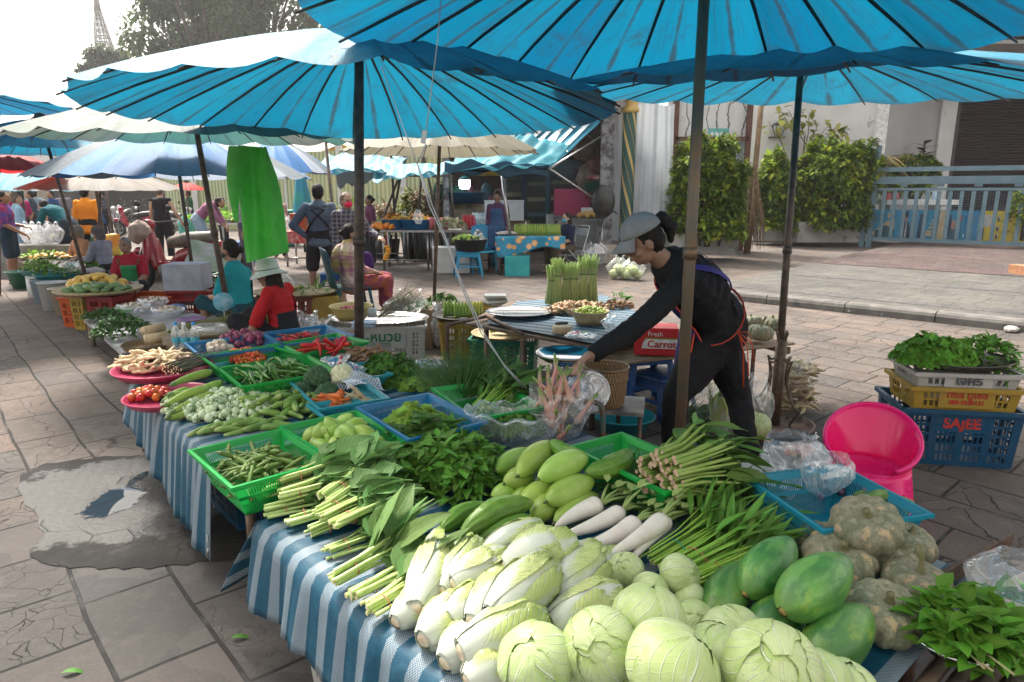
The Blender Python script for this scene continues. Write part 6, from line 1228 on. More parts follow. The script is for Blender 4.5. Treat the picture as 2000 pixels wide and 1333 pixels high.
class Blob:
 def __init__(s):s.b=MB()
 def E(s,c,r,M=None,n=14,m=10):
  c=V(c);vs=[]
  for j in range(m+1):
   ph=PI*j/m
   for k in range(n):
    th=2*PI*k/n;v=V((r[0]*sin(ph)*cos(th),r[1]*sin(ph)*sin(th),-r[2]*cos(ph)));vs.append((M@v if M else v)+c)
  fs=[(j*n+k,j*n+(k+1)%n,(j+1)*n+(k+1)%n,(j+1)*n+k)for j in range(1,m-1)for k in range(n)]
  base=len(s.b.v);keep=vs[n:m*n];vv=[vs[0]]+keep+[vs[-1]];q=len(vv)-1;rows=m-1
  f2=[(0,1+(k+1)%n,1+k)for k in range(n)]+[(1+j*n+k,1+j*n+(k+1)%n,1+(j+1)*n+(k+1)%n,1+(j+1)*n+k)for j in range(rows-1)for k in range(n)]+[(q,1+(rows-1)*n+k,1+(rows-1)*n+(k+1)%n)for k in range(n)]
  s.b.add(vv,f2);return s
 def C(s,pts,rad,sub=4):
  pts=[V(p)for p in pts]
  if not hasattr(rad,'__len__'):rad=[rad]*len(pts)
  for i in range(len(pts)-1):
   L=(pts[i+1]-pts[i]).length;n=max(2,int(L/(.45*min(rad[i],rad[i+1])))+1);n=min(n,26)
   for k in range(n+(i==len(pts)-2)):t=k/n;r=rad[i]*(1-t)+rad[i+1]*t;s.E(pts[i].lerp(pts[i+1],t),(r,r,r),n=12,m=8)
  return s
 def go(s,name,mat,parent,vox=.01,sm=5,disp=None):
  o=s.b.build(name,mat,parent);m=o.modifiers.new('r','REMESH');m.mode='VOXEL';m.voxel_size=vox;m.use_smooth_shade=True
  m=o.modifiers.new('s','SMOOTH');m.iterations=sm;m.factor=.5
  if disp:mod_disp(o,*disp)
  return o
def basis(z,f):
 z=z.normalized();x=f.cross(z).normalized();y=z.cross(x);return Matrix((x,y,z)).transposed()
JS=dict(stand=dict(pel=(0,0,.90),che=(0,.0,1.15),nek=(0,-.01,1.33),hed=(0,.02,1.46),shL=(-.165,0,1.28),shR=(.165,0,1.28),elL=(-.20,-.02,1.02),elR=(.20,-.02,1.02),wrL=(-.20,.06,.80),wrR=(.20,.06,.80),hiL=(-.085,0,.86),hiR=(.085,0,.86),knL=(-.10,.02,.46),knR=(.10,.02,.46),anL=(-.11,0,.08),anR=(.11,0,.08)),sit=dict(pel=(0,0,.34),che=(0,.03,.60),nek=(0,.05,.78),hed=(0,.09,.91),shL=(-.16,.04,.73),shR=(.16,.04,.73),elL=(-.2,.13,.50),elR=(.2,.13,.50),wrL=(-.12,.33,.48),wrR=(.12,.33,.48),hiL=(-.09,.02,.32),hiR=(.09,.02,.32),knL=(-.17,.36,.44),knR=(.17,.36,.44),anL=(-.13,.36,.08),anR=(.13,.36,.08)),chair=dict(pel=(0,0,.50),che=(0,.02,.76),nek=(0,.03,.95),hed=(0,.06,1.08),shL=(-.16,.02,.90),shR=(.16,.02,.90),elL=(-.2,.08,.66),elR=(.2,.08,.66),wrL=(-.10,.28,.60),wrR=(.10,.28,.60),hiL=(-.09,.02,.47),hiR=(.09,.02,.47),knL=(-.12,.42,.48),knR=(.12,.42,.48),anL=(-.11,.42,.08),anR=(.11,.42,.08)),bend=dict(pel=(0,-.08,.90),che=(0,.12,1.10),nek=(0,.28,1.20),hed=(0,.40,1.22),shL=(-.165,.24,1.16),shR=(.165,.24,1.16),elL=(-.2,.34,.92),elR=(.2,.34,.92),wrL=(-.12,.46,.74),wrR=(.12,.46,.74),hiL=(-.085,-.08,.86),hiR=(.085,-.08,.86),knL=(-.10,.02,.46),knR=(.10,.02,.46),anL=(-.11,-.05,.08),anR=(.11,-.05,.08)))
def person(label,base,rz,kind='stand',h=1.6,sk=None,hair=HAIR,top=None,bot=None,sleeve=.45,leg=1.,vox=.012,over=None,world=None,hyaw=0.,hpitch=0.,face=True,hand=False,skirt=None,bun=0,shoe=None,mask=None,group=None,fat=1.,topw=1.,long=0.,tank=False,hairlen=0,noface=False,headscarf=None):
 sk=sk or SK1;f=h/1.6;base=V(base);Rz=Matrix.Rotation(rz,3,'Z')
 J={k:Rz@(V(v)*f)for k,v in JS[kind].items()}
 if over:
  for k,v in over.items():J[k]=Rz@(V(v)*f)
 if world:
  for k,v in world.items():J[k]=V(v)-base
 t=thing('person',label,'person',base,group=group)
 fwd=Rz@V((0,1,0));sp=(J['che']-J['pel']).normalized();X=(J['shR']-J['shL']).normalized()
 def spine(u):
  return J['pel'].lerp(J['che'],u/.55)if u<.55 else J['che'].lerp(J['nek'],(u-.55)/.45)
 TB=[(-.12,.145,.105),(0,.160,.118),(.15,.152,.112),(.3,.138,.103),(.45,.142,.108),(.6,.158,.115),(.75,.158,.105),(.88,.135,.082),(1.,.062,.058)]
 def tab(u):
  for i in range(len(TB)-1):
   a,b=TB[i],TB[i+1]
   if u<=b[0]:k=(u-a[0])/(b[0]-a[0]);return(a[1]+(b[1]-a[1])*k)*f*fat,(a[2]+(b[2]-a[2])*k)*f*fat
  return TB[-1][1]*f,TB[-1][2]*f
 def tM(u):
  z=(spine(min(1,u+.08))-spine(max(-.1,u-.08)));
  if z.length<1e-5:z=sp
  xx=(X-z.normalized()*X.dot(z.normalized())).normalized();zz=z.normalized();yy=zz.cross(xx);return Matrix((xx,yy,zz)).transposed()
 def torso(B,inf,u0=-.12,u1=1.):
  n=13
  for i in range(n+1):u=u0+(u1-u0)*i/n;a,b=tab(u);B.E(spine(u),(a+inf,b+inf,.055*f+inf),tM(u),16,10)
  return B
 def TS(u,th,off=0.):a,b=tab(u);M=tM(u);return spine(u)+M@V(((a+off)*sin(th),(b+off)*cos(th),0))
 hM=Rz@Matrix.Rotation(hyaw,3,'Z')@Matrix.Rotation(-hpitch,3,'X');H=J['hed'];hp=lambda x,y,z:H+hM@(V((x,y,z))*f)
 B=Blob();torso(B,-.012);B.C([J['nek'],H+hM@V((0,-.01,-.04))*f],[.056*f,.050*f])
 B.E(hp(0,-.005,.02),(.072*f,.088*f,.098*f),hM);B.E(hp(0,.025,-.045),(.054*f,.056*f,.058*f),hM);B.E(hp(0,.055,-.075),(.026*f,.022*f,.02*f),hM)
 if face:
  B.C([hp(0,.082,.012),hp(0,.097,-.018)],[.010*f,.014*f]);B.E(hp(0,.083,-.048),(.024*f,.012*f,.011*f),hM);B.E(hp(0,.08,.028),(.045*f,.012*f,.01*f),hM)
  for s in(-1,1):B.E(hp(s*.040,.055,-.025),(.022*f,.022*f,.022*f),hM)
 for s in(-1,1):B.E(hp(s*.072,-.005,-.01),(.010*f,.020*f,.030*f),hM)
 for S in 'LR':
  sh,el,wr=J['sh'+S],J['el'+S],J['wr'+S];B.C([sh,el,el.lerp(wr,.35),wr],[.050*f,.038*f,.038*f,.025*f])
  d=(wr-el).normalized();sgn=-1 if S=='L' else 1;side=(X*sgn-d*d.dot(X*sgn));side=side.normalized()if side.length>.1 else V((0,0,1));nrm=d.cross(side).normalized()
  hd=J.get('hd'+S);
  if hd is not None:d=(hd-wr).normalized();side=(side-d*d.dot(side)).normalized();nrm=d.cross(side).normalized()
  if nrm.z>0:nrm=-nrm
  Mh=Matrix((side,nrm,d)).transposed();B.C([wr,wr+d*.04*f],[.024*f,.026*f]);B.E(wr+d*.055*f,(.040*f,.017*f,.045*f),Mh)
  for k in range(4):
   o_=side*((k-1.5)*.0195*f);L=(.075,.082,.078,.062)[k]*f;p=wr+d*.088*f+o_;cu=.35+.15*k*(1 if not hand else.6);q=p+(d+nrm*cu).normalized()*L*.45;r_=q+(d+nrm*(cu*2.4)).normalized()*L*.32;e=r_+(d*.7+nrm*(cu*3)).normalized()*L*.23
   B.C([p-d*.012,q,r_,e],[.0095*f,.0088*f,.008*f,.007*f])
  p=wr+d*.03*f-side*.028*f;B.C([p,p-side*.022*f+d*.03*f+nrm*.012*f,p-side*.026*f+d*.058*f+nrm*.028*f],[.014*f,.011*f,.009*f])
  hi,kn,an=J['hi'+S],J['kn'+S],J['an'+S];cf=kn.lerp(an,.3)-((fwd)*.02*f if kind!='x' else V());B.C([hi,hi.lerp(kn,.45),kn,cf,an],[.088*f*fat,.076*f*fat,.054*f,.052*f,.034*f])
  fd=J.get('ft'+S);fd=(fd-an).normalized()if fd is not None else(fwd+(X*sgn)*.2).normalized();fd.z=0;fd.normalize()
  B.C([an-V((0,0,.03*f))-fd*.03*f,an+fd*.07*f-V((0,0,.048*f)),an+fd*.14*f-V((0,0,.058*f))],[.036*f,.030*f,.022*f]);B.C([an,an-V((0,0,.035*f))],[.034*f,.035*f])
  sm_=shoe
  if sm_:
   b=MB();F=Matrix((fd.cross(V((0,0,1))),fd,V((0,0,1)))).transposed();pts=[]
   for k in range(16):a=2*PI*k/16;pts.append(an+F@V((.045*cos(a)*(1+.15*sin(a)),.055+.135*sin(a),0))*f)
   z0=an.z-.082*f;lo=[V((p.x,p.y,z0))for p in pts];hi_=[V((p.x,p.y,z0+.014))for p in pts];b.add(lo+hi_,[tuple(range(15,-1,-1)),tuple(range(16,32))]+[(i,(i+1)%16,(i+1)%16+16,i+16)for i in range(16)]);c_=an+F@V((0,.08,0))*f
   b.tube([V((c_.x,c_.y,z0+.012))+F@V((x,0,z))*f for x,z in((-.042,0),(-.03,.035),(0,.05),(.03,.035),(.042,0))],.010*f,6);b.build('sandal',sm_,t)
 B.go('body',sk,t,vox if not hand else min(vox,.006),4)
 fem=True
 if top:
  B=Blob();torso(B,.012*topw,(-.15-long)if long<.3 else-.15,.97 if not tank else.86)
  if not tank or True:
   B.C([J['shL'],J['shR']],[.048*f+.008]*2)
  for S in 'LR':
   sh,el,wr=J['sh'+S],J['el'+S],J['wr'+S]
   if tank:continue
   if sleeve<=.5:e=sh.lerp(el,sleeve/.5);B.C([sh,e],[.056*f+.008,.05*f+.012])
   else:e=el.lerp(wr,(sleeve-.5)/.5);B.C([sh,el,e],[.056*f+.008,.044*f+.012,.032*f+.012])
  if long:
   for k in range(8):
    u=k/7;B.E(spine(-.1)+(-sp if kind=='stand' else V((0,0,-1)))*long*f*u,((.158+.02*u)*f*fat+.01,(.118+.012*u)*f*fat+.01,.06*f),tM(0))
  B.go('shirt',top,t,vox,6,(.026,.075)if vox<.01 else(.014,.09))
 if bot:
  B=Blob();torso(B,.014,-.14,.12)
  for S in 'LR':
   hi,kn,an=J['hi'+S],J['kn'+S],J['an'+S];B.E(hi,(.1*f*fat,.1*f*fat,.1*f*fat))
   if leg<=.5:B.C([hi,hi.lerp(kn,leg/.5)],[.097*f*fat+.006,.072*f*fat+.02])
   else:B.C([hi,hi.lerp(kn,.5),kn,kn.lerp(an,(leg-.5)/.5)],[.097*f*fat+.006,.084*f*fat+.01,.066*f+.012,.050*f+.016])
  if skirt:
   mk=(J['knL']+J['knR'])/2;B.C([J['pel'],mk],[.13*f,.12*f]);B.C([J['knL'],J['knR']],[.09*f]*2)
   if skirt>1:B.C([J['knL'],J['anL'].lerp(J['knL'],.2)],[.09*f,.10*f]);B.C([J['knR'],J['anR'].lerp(J['knR'],.2)],[.09*f,.10*f]);B.C([mk,(J['anL']+J['anR'])/2+V((0,0,.12))],[.11*f,.11*f])
  B.go('trousers' if not skirt else 'skirt',bot,t,vox,6,(.024,.075)if vox<.01 else(.012,.08))
 if hair:
  B=Blob();B.E(hp(0,-.022,.035),(.080*f,.090*f,.096*f),hM);B.E(hp(0,-.045,.0),(.074*f,.066*f,.085*f),hM)
  if bun:B.E(hp(0,-.125,.015),(.042*f*bun,.038*f*bun,.042*f*bun),hM)
  if hairlen:B.C([hp(0,-.05,-.02),hp(0,-.07,-.02-hairlen)],[.075*f,.06*f]);B.C([hp(-.05,-.02,-.02),hp(-.06,-.03,-.02-hairlen*.8)],[.035*f,.03*f]);B.C([hp(.05,-.02,-.02),hp(.06,-.03,-.02-hairlen*.8)],[.035*f,.03*f])
  B.go('hair',hair,t,max(.006,vox*.7),2,(.012,.02))
 if headscarf:
  B=Blob();B.E(hp(0,-.02,.04),(.092*f,.105*f,.10*f),hM);B.E(hp(0,-.06,-.04),(.085*f,.07*f,.10*f),hM);B.go('headscarf',headscarf,t,.008,3,(.012,.05))
 if face and not noface:
  for s in(-1,1):
   b=MB();b.ell(hp(s*.031,.0835,.008),(.0125*f,.006*f,.0055*f),10,6,rot=hM.to_euler());b.build('eye',EYEM,t)
   b=MB();b.tube([hp(s*.016,.091,.030),hp(s*.033,.090,.036),hp(s*.050,.076,.030)],[.003*f,.0035*f,.002*f],5);b.build('eyebrow',hair or EYEM,t)
  if not mask:b=MB();b.ell(hp(0,.091,-.050),(.021*f,.0065*f,.006*f),10,6,rot=hM.to_euler());b.build('lips',LIPM,t)
 if mask:
  B=Blob();B.E(hp(0,.040,-.035),(.062*f,.066*f,.050*f),hM);B.E(hp(0,.065,-.025),(.035*f,.045*f,.04*f),hM);B.go('face_mask',mask,t,.006,3)
  b=MB()
  for s in(-1,1):b.tube([hp(s*.055,.06,-.02),hp(s*.078,.0,.0)],.0015,4)
  b.build('mask_loop',mask,t)
 return t,J,TS,hp,hM,f
def patch(name,TS,u0,u1,a0,a1,mat,t,off=.022,nu=14,nv=14,edge=None,taper=None):
 b=MB()
 def fn(u,v):
  uu=u0+(u1-u0)*v;w=taper(v)if taper else 1.;th=(a0+a1)/2+(u-.5)*(a1-a0)*w;return TS(uu,th,off+.004*sin(u*9+v*7))
 b.grid(fn,nu,nv);o=b.build(name,mat,t);mod_solid(o,.003)
 if edge:
  e=MB();pts=[fn(0,k/12)for k in range(13)]+[fn(k/8,1)for k in range(9)]+[fn(1,1-k/12)for k in range(13)]+[fn(1-k/8,0)for k in range(9)];e.tube(pts,.0045,5);e.build('trim',edge,t)
 return fn
# the seller in black
BLK=CLOTH('black jersey',(.010,.010,.012),(.016,.016,.019),bump=.5,scale=3);PUR=MAT('violet blue apron cloth',(.025,.02,.22),(.02,.015,.15),rough=.7,scale=8,bump=.2,bs=20,vary=0);ORG=MAT('orange red tape',(.75,.08,.02),rough=.6,vary=0)
Yb=3.85;fb=P(1385,905,0);fb=V((1.2,3.9,0))
wj=dict(pel=Q(1402,632,3.78),che=Q(1368,570,3.64),nek=Q(1300,513,3.50),hed=Q(1256,474,3.44),shL=Q(1325,562,3.40),shR=Q(1340,548,3.78),elL=Q(1240,642,3.28),wrL=Q(1160,692,3.18),hdL=Q(1120,712,3.10),elR=Q(1350,620,3.95),wrR=Q(1352,680,3.98),hiL=Q(1392,668,3.70),hiR=Q(1398,655,3.88),knL=Q(1322,770,3.66),knR=Q(1442,775,3.96),anL=P(1312,893,.08),anR=P(1463,885,.09),ftL=P(1270,905,.08),ftR=P(1435,870,.09))
t,J,TS,hp,hM,f=person('bending seller in black clothes and a grey cap reaching over her scale',fb,R(90),'bend',1.62,sk=SK1,top=BLK,bot=BLK,sleeve=.97,leg=.98,vox=.009,world=wj,hyaw=R(8),hpitch=R(28),hand=True,fat=1.26,hair=HAIR,shoe=MAT('brown sandal',(.12,.07,.05),vary=0))
TS_=TS
B=Blob();B.C([hp(0,-.095,.06),hp(0,-.135,.065),hp(0,-.155,.0),hp(0,-.13,-.06)],[.022,.034,.034,.015]);B.go('ponytail',HAIR,t,.006,2,(.012,.02))
capm=CLOTH('grey cap cloth',(.24,.24,.25),(.31,.31,.32),bump=.15,scale=12);hM4=Matrix.Translation(hp(0,-.012,.045))@hM.to_4x4()
b=MB();b.lathe([(.100*cos(a)*(1.),.092*sin(a)+.01)for a in[i*PI/2/9 for i in range(9)]]+[(.002,.103)],28,M=hM4@Matrix.Diagonal((.92,1.08,1,1)),cap=False);o=b.build('cap_crown',capm,t);mod_solid(o,.003)
b=MB();b.grid(lambda u,v:hM4@V(((u*2-1)*.078*(1-.12*v),.098*math.sqrt(max(0,1-((u*2-1)*.78)**2))+v*.085*cos((u*2-1)*1.25),.012-.028*v-.04*v*(u*2-1)**2)),16,8);mod_solid(b.build('cap_visor',capm,t),.003)
b=MB();b.ell(tuple(hp(0,-.012,.15)),(.008,.008,.005),8,5);b.build('cap_button',capm,t)
patch('apron_bib',TS,-.05,.82,R(-62),R(62),PUR,t,.026,edge=ORG,taper=lambda v:1-.35*v)
for s in(-1,1):
 b=MB();pts=[TS(.80,s*R(38),.03)]+[J['nek']+hM@V((s*.075,-.0,-.02))+V((0,0,.012))]+[TS(u,s*R(a),.026)for u,a in((.86,150),(.7,160),(.5,180-4*1),(.36,200 if s>0 else 200),(.2,215))];
 w=.021;vs=[]
 for i,p in enumerate(pts):
  a=pts[min(i+1,len(pts)-1)]-pts[max(0,i-1)];n_=(p-J["che"]).normalized();sd=a.cross(n_).normalized()*w;vs+=[p-sd,p+sd]
 b.add(vs,[(2*i,2*i+1,2*i+3,2*i+2)for i in range(len(pts)-1)]);o=b.build('apron_strap',PUR,t);mod_sub(mod_solid(o,.003),1)
b=MB();b.tube([TS(.16,2*PI*i/24,.028)for i in range(25)],[.0075]*25,6,flat=.5);b.build('waist_tie',ORG,t)
kn=TS(.16,R(-125),.03);b=MB()
for dx,l in((0,.30),(.04,.16),(.02,.24)):b.tube([kn,kn+V((.03+dx,-.02,-l*.35)),kn+V((.045+dx*1.2,-.015,-l))],[.004,.008,.010],6,flat=.35)
b.tube([kn,kn+V((.05,-.02,.0)),kn+V((.07,-.02,-.06)),kn+V((.02,-.02,-.05)),kn],[.006]*5,6,flat=.4);b.build('tie_tails',ORG,t)
b=MB();A0=J['pel']+V((-.135,-.16,.04));
b.grid(lambda u,v:A0+V((-.03-.05*v+.02*sin(u*7),.32*u,-.42*v)),10,12);o=b.build('apron_skirt',PUR,t);mod_solid(o,.003);b=MB();b.tube([A0+V((-.035+.02*sin(u*7),.32*u,0))+V((-.05,0,-.42))for u in[i/10 for i in range(11)]],.005,5);b.tube([A0+V((-.03-.05*v,0,-.42*v))for v in[i/10 for i in range(11)]],.005,5);b.build('trim',ORG,t)
# other people
def at(px,Y,z=0.):return V((Q(px,400,Y).x,Y,z))
REDS=CLOTH('red shirt',(.50,.012,.02),(.40,.01,.015));TRQ=CLOTH('turquoise shirt',(.01,.30,.36),(.01,.24,.30));DKB=CLOTH('dark trousers',(.02,.02,.025));DTL=CLOTH('dark teal cloth',(.01,.07,.10));NVY=CLOTH('navy cloth',(.012,.02,.06));
t,J,TS,hp,hM,f=person('seated woman in a white bucket hat and red shirt holding a small fan',at(538,6.1),R(78),'sit',1.55,sk=SK2,top=REDS,bot=DKB,sleeve=.35,leg=.5,vox=.009,hand=True,hpitch=R(8),hyaw=R(6),hair=HAIR,bun=0,hairlen=.12,over=dict(wrR=(.1,.62,.40),elR=(.2,.30,.40),wrL=(-.18,.52,.38),elL=(-.26,.20,.36),hed=(0,.13,.87),nek=(0,.08,.75),knL=(-.2,.36,.46),knR=(.14,.42,.46)),shoe=DKB)
hatm=CLOTH('white hat cloth',(.55,.60,.58),(.48,.53,.52),bump=.2);h4=Matrix.Translation(hp(0,-.01,.05))@hM.to_4x4();b=MB();b.lathe([(.165,-.045),(.155,-.03),(.10,.0),(.098,.03),(.092,.085),(.075,.105),(.002,.112)],32,M=h4,fn=lambda th,tt,r,z:(r*(1+.04*sin(3*th)*(1-tt)),z+.012*sin(2*th)*(1-tt)));mod_solid(b.build('bucket_hat',hatm,t),.003);b=MB();b.tube([h4@V((.1025*cos(a),.1025*sin(a),.010))for a in[i*2*PI/30 for i in range(31)]],.003,4);b.build('hat_cord',DKB,t)
patch('apron_bib',TS,-.05,.7,R(30),R(150),MAT('blue apron',(.01,.06,.30),vary=0),t,.02,edge=MAT('red trim',(.5,.02,.03),vary=0));patch('apron_yellow',TS,.0,.75,R(-60),R(28),MAT('yellow cloth',(.6,.42,.02),vary=0),t,.02);patch('dark_back',TS,-.08,.42,R(100),R(250),DKB,t,.018)
fp=hp(0,0,0);hand_=J['wrR']+V((-.08,0,.03));b=MB();M_=Matrix.Translation(J['wrR']+V((-.055,-.02,.19)))@Euler((R(80),R(8),R(20))).to_matrix().to_4x4();b.lathe([(.001,.004),(.085,.004),(.088,0),(.085,-.004),(.001,-.004)],28,M=M_);ft=thing('hand_fan','round blue plastic hand fan held by the woman in the hat','fan',V(t.location));b.build('blade',MAT('fan blue',(.03,.30,.45),(.3,.5,.6),scale=9,vary=0),ft);b=MB();b.tube([J['wrR']+V((-.06,-.01,0)),J['wrR']+V((-.055,-.02,.12))],.005,6);b.build('fan_handle',wht,ft)
t,J,TS,hp,hM,f=person('seated woman in turquoise shirt and dark green mask behind the woman in the hat',at(455,7.2),R(72),'sit',1.6,sk=SK2,top=TRQ,bot=DTL,sleeve=.4,leg=.55,vox=.010,mask=MAT('dark green mask',(.01,.07,.06),vary=0),hair=HAIR,bun=1.,hyaw=R(10),over=dict(hed=(0,.10,.97),nek=(0,.06,.83),che=(0,.03,.62)))
patch('apron_bib',TS,-.05,.62,R(-20),R(150),DTL,t,.02)
t,J,TS,hp,hM,f=person('smiling grey-haired woman in a red shirt and green apron sitting behind the mango tray',at(243,9.3),R(192),'sit',1.5,sk=SK2,top=CLOTH('dark red shirt',(.42,.012,.035)),bot=DKB,sleeve=.42,leg=.95,vox=.009,hair=HAIRG,hyaw=R(-4),hpitch=R(-4),fat=1.1,over=dict(hed=(0.03,.10,.92),wrL=(-.05,.42,.28),wrR=(.14,.40,.25),knL=(-.24,.38,.38),knR=(.24,.36,.40)))
patch('apron_bib',TS,-.05,.72,R(-42),R(42),MAT('green apron',(.01,.26,.08),vary=0),t,.02,taper=lambda v:1-.25*v)
b=MB();
for s in(-1,1):b.tube([TS(.72,s*R(36),.024),TS(.85,s*R(50),.03),J['nek']+V((s*.06,.03,.02))],.011,5,flat=.4)
b.build('apron_strap',MAT('green apron',(.01,.26,.08)),t)
t,J,TS,hp,hM,f=person('seated woman with a grey headscarf and white mask sorting greens at far left',at(192,11.2),R(80),'sit',1.6,sk=SK2,top=CLOTH('lilac grey shirt',(.30,.31,.40),check=((.2,.2,.3),60)),bot=DKB,sleeve=.7,leg=.95,hair=None,headscarf=CLOTH('grey scarf',(.13,.12,.13)),mask=wht,over=dict(wrL=(-.12,.5,.48),wrR=(.12,.48,.5)))
t,J,TS,hp,hM,f=person('seated person in grey cap facing the woman with the headscarf',at(152,11.9),R(150),'sit',1.55,sk=SK2,top=CLOTH('orange grey top',(.45,.25,.15)),bot=DKB,hair=None,headscarf=CLOTH('grey cap',(.25,.25,.25)))
person('man in dark teal polo bending over the bags at far left',at(122,13.2),R(80),'bend',1.68,sk=SK2,top=CLOTH('teal polo',(.01,.12,.15)),bot=CLOTH('dark jeans',(.03,.045,.07)),sleeve=.45,noface=True)
t,J,TS,hp,hM,f=person('man in bright orange shirt seen from behind',at(168,14.),R(10),'stand',1.68,sk=SK2,top=CLOTH('orange shirt',(.80,.28,.02),(.75,.22,.02)),bot=DKB,sleeve=.9,long=.12,fat=1.05,noface=True)
t,J,TS,hp,hM,f=person('shopper in blue and red patterned top with navy shorts at the left edge',at(6,11.9),R(-70),'stand',1.6,sk=SK2,top=CLOTH('blue red top',(.015,.07,.35),(.35,.02,.08),scale=9),bot=CLOTH('navy shorts',(.012,.04,.08)),sleeve=.4,leg=.42,fat=1.12,shoe=DKB,over=dict(wrL=(-.05,.25,.98),wrR=(.1,.25,.86),elR=(.22,.05,1.02)))
person('woman in pale blue shirt behind the shopper at the left edge',at(32,13.6),R(-50),'stand',1.55,sk=SK3,top=CLOTH('pale blue shirt',(.32,.52,.70)),bot=CLOTH('pale jeans',(.25,.38,.5)),hair=HAIRB,sleeve=.8,noface=True)
person('man in black tank top seen from behind beyond the red motorbike',at(314,15.),R(4),'stand',1.72,sk=SK3,top=CLOTH('black tank',(.02,.02,.03)),bot=DKB,tank=True,hair=HAIRB,noface=True,over=dict(wrR=(.34,.10,.86),elR=(.27,-.0,1.04)))
person('man in purple shirt and pale jeans bending behind the red motorbike',at(392,16.),R(-80),'bend',1.7,sk=SK2,top=CLOTH('purple shirt',(.30,.13,.22)),bot=CLOTH('light jeans',(.30,.42,.55)),sleeve=.8,noface=True)
person('boy in green shirt far behind the bag',at(434,19.5),R(150),'stand',1.4,sk=SK2,top=CLOTH('green shirt',(.22,.42,.10)),bot=DKB,noface=True)
person('person in pink patterned top between the green bag and the grey-shirted man',at(541,16.5),R(190),'stand',1.52,sk=SK2,top=CLOTH('pink top',(.5,.16,.2),(.5,.4,.4),scale=20),bot=DKB,noface=True)
person('walking person in grey trousers partly hidden by the hanging green bag',at(474,13.5),R(120),'stand',1.62,sk=SK2,top=CLOTH('lilac shirt',(.35,.3,.4)),bot=CLOTH('slate trousers',(.07,.07,.11)),noface=True)
GRS=CLOTH('grey blue shirt',(.12,.16,.22),(.09,.12,.17));BRN=CLOTH('dark strap',(.04,.02,.035));
t,J,TS,hp,hM,f=person('man in grey-blue shirt with crossed dark straps and dark shorts, seen from behind',at(622,9.9),R(8),'stand',1.70,sk=SK2,top=GRS,bot=CLOTH('charcoal shorts',(.035,.03,.035)),sleeve=.96,leg=.46,vox=.010,fat=1.05,noface=True,long=.06,shoe=MAT('red sandal',(.4,.03,.03),vary=0),over=dict(elL=(-.34,-.06,1.04),wrL=(-.17,.0,.88),knL=(-.13,.02,.46),anL=(-.13,0,.08),knR=(.15,.02,.46),anR=(.16,0,.08)))
b=MB()
for s in(-1,1):b.tube([TS(.93,s*R(125),.03),TS(.8,R(180)+s*R(28),.03),TS(.62,R(180),.036),TS(.4,R(180)-s*R(30),.034),TS(.05,R(180)-s*R(80),.03)],.020,6,flat=.35)
b.build('apron_strap',BRN,t)
CHK=CLOTH('checked dark shirt',(.05,.055,.09),(.04,.045,.07),check=((.30,.28,.32),110));
t,J,TS,hp,hM,f=person('woman with a hot pink mask and dark checked shirt holding a purple bag',at(676,9.5),R(218),'stand',1.58,sk=SK3,top=CHK,bot=CLOTH('grey trousers',(.10,.10,.12)),sleeve=.92,leg=.55,vox=.009,long=.30,hair=HAIRB,bun=.8,mask=MAT('hot pink mask',(.85,.02,.12),rough=.7,vary=0),hyaw=R(4),topw=1.3,over=dict(elL=(-.28,.12,1.05),wrL=(-.30,.36,.98),elR=(.2,.0,1.02),wrR=(.2,.08,.8)))
b=MB();b.ell(tuple(J['wrR']*0+at(712,9.45,.62)-V(t.location)),(.10,.07,.15),14,10);o=b.build('purple_bag',CLOTH('purple bag',(.06,.02,.14)),label='purple cloth bag hanging from the arm of the woman in the pink mask',cat='bag');o.location=t.location
PLD=CLOTH('plaid shawl',(.55,.36,.32),(.55,.42,.10),check=((.30,.05,.25),42,(.65,.60,.52)),scale=2.5);
t,J,TS,hp,hM,f=person('seated woman in a pink and yellow plaid shawl with hair in a bun',at(682,8.55),R(-66),'chair',1.55,sk=SK2,top=PLD,bot=CLOTH('patterned skirt',(.20,.03,.12),(.35,.10,.03),scale=18),sleeve=.8,leg=.9,vox=.009,skirt=1,hair=HAIR,bun=.9,topw=2.6,mask=MAT('teal mask',(.04,.3,.32),vary=0),fat=1.12,over=dict(hed=(0,.0,1.10),nek=(0,-.02,.97),pel=(0,-.0,.48),che=(0,-.02,.76)))
B=Blob();
for i in range(9):u=i/8;B.E(TS(.9-.55*u,R(180),-.05+.03*u),(.15+.03*u,.06,.07),None)
B.go('shawl',PLD,t,.012,6,(.02,.07))
def chair(label,c,rz,mat,seat=.42):
 t=thing('plastic_chair',label,'chair',c,rz);b=MB();b.grid(lambda u,v:V(((u-.5)*.44,(v-.5)*.42,seat-.02*sin(PI*u))),8,8);mod_solid(b.build('seat',mat,t),.014)
 b=MB();b.grid(lambda u,v:V(((u-.5)*(.44-.06*v),-.21-.10*v-.05*sin(PI*u),seat+.46*v+.04*sin(PI*u)*v)),10,8);mod_solid(b.build('backrest',mat,t),.012)
 for sx in(-1,1):
  for sy in(-1,1):b=MB();b.tube([(sx*.2,sy*.18,seat-.01),(sx*.24,sy*.24,0)],[.02,.016],6);b.build('leg',mat,t)
 return t
chair('dark teal plastic chair under the woman in the plaid shawl',at(678,8.5),R(-66),PLAST('dark teal chair',(.005,.07,.10)))
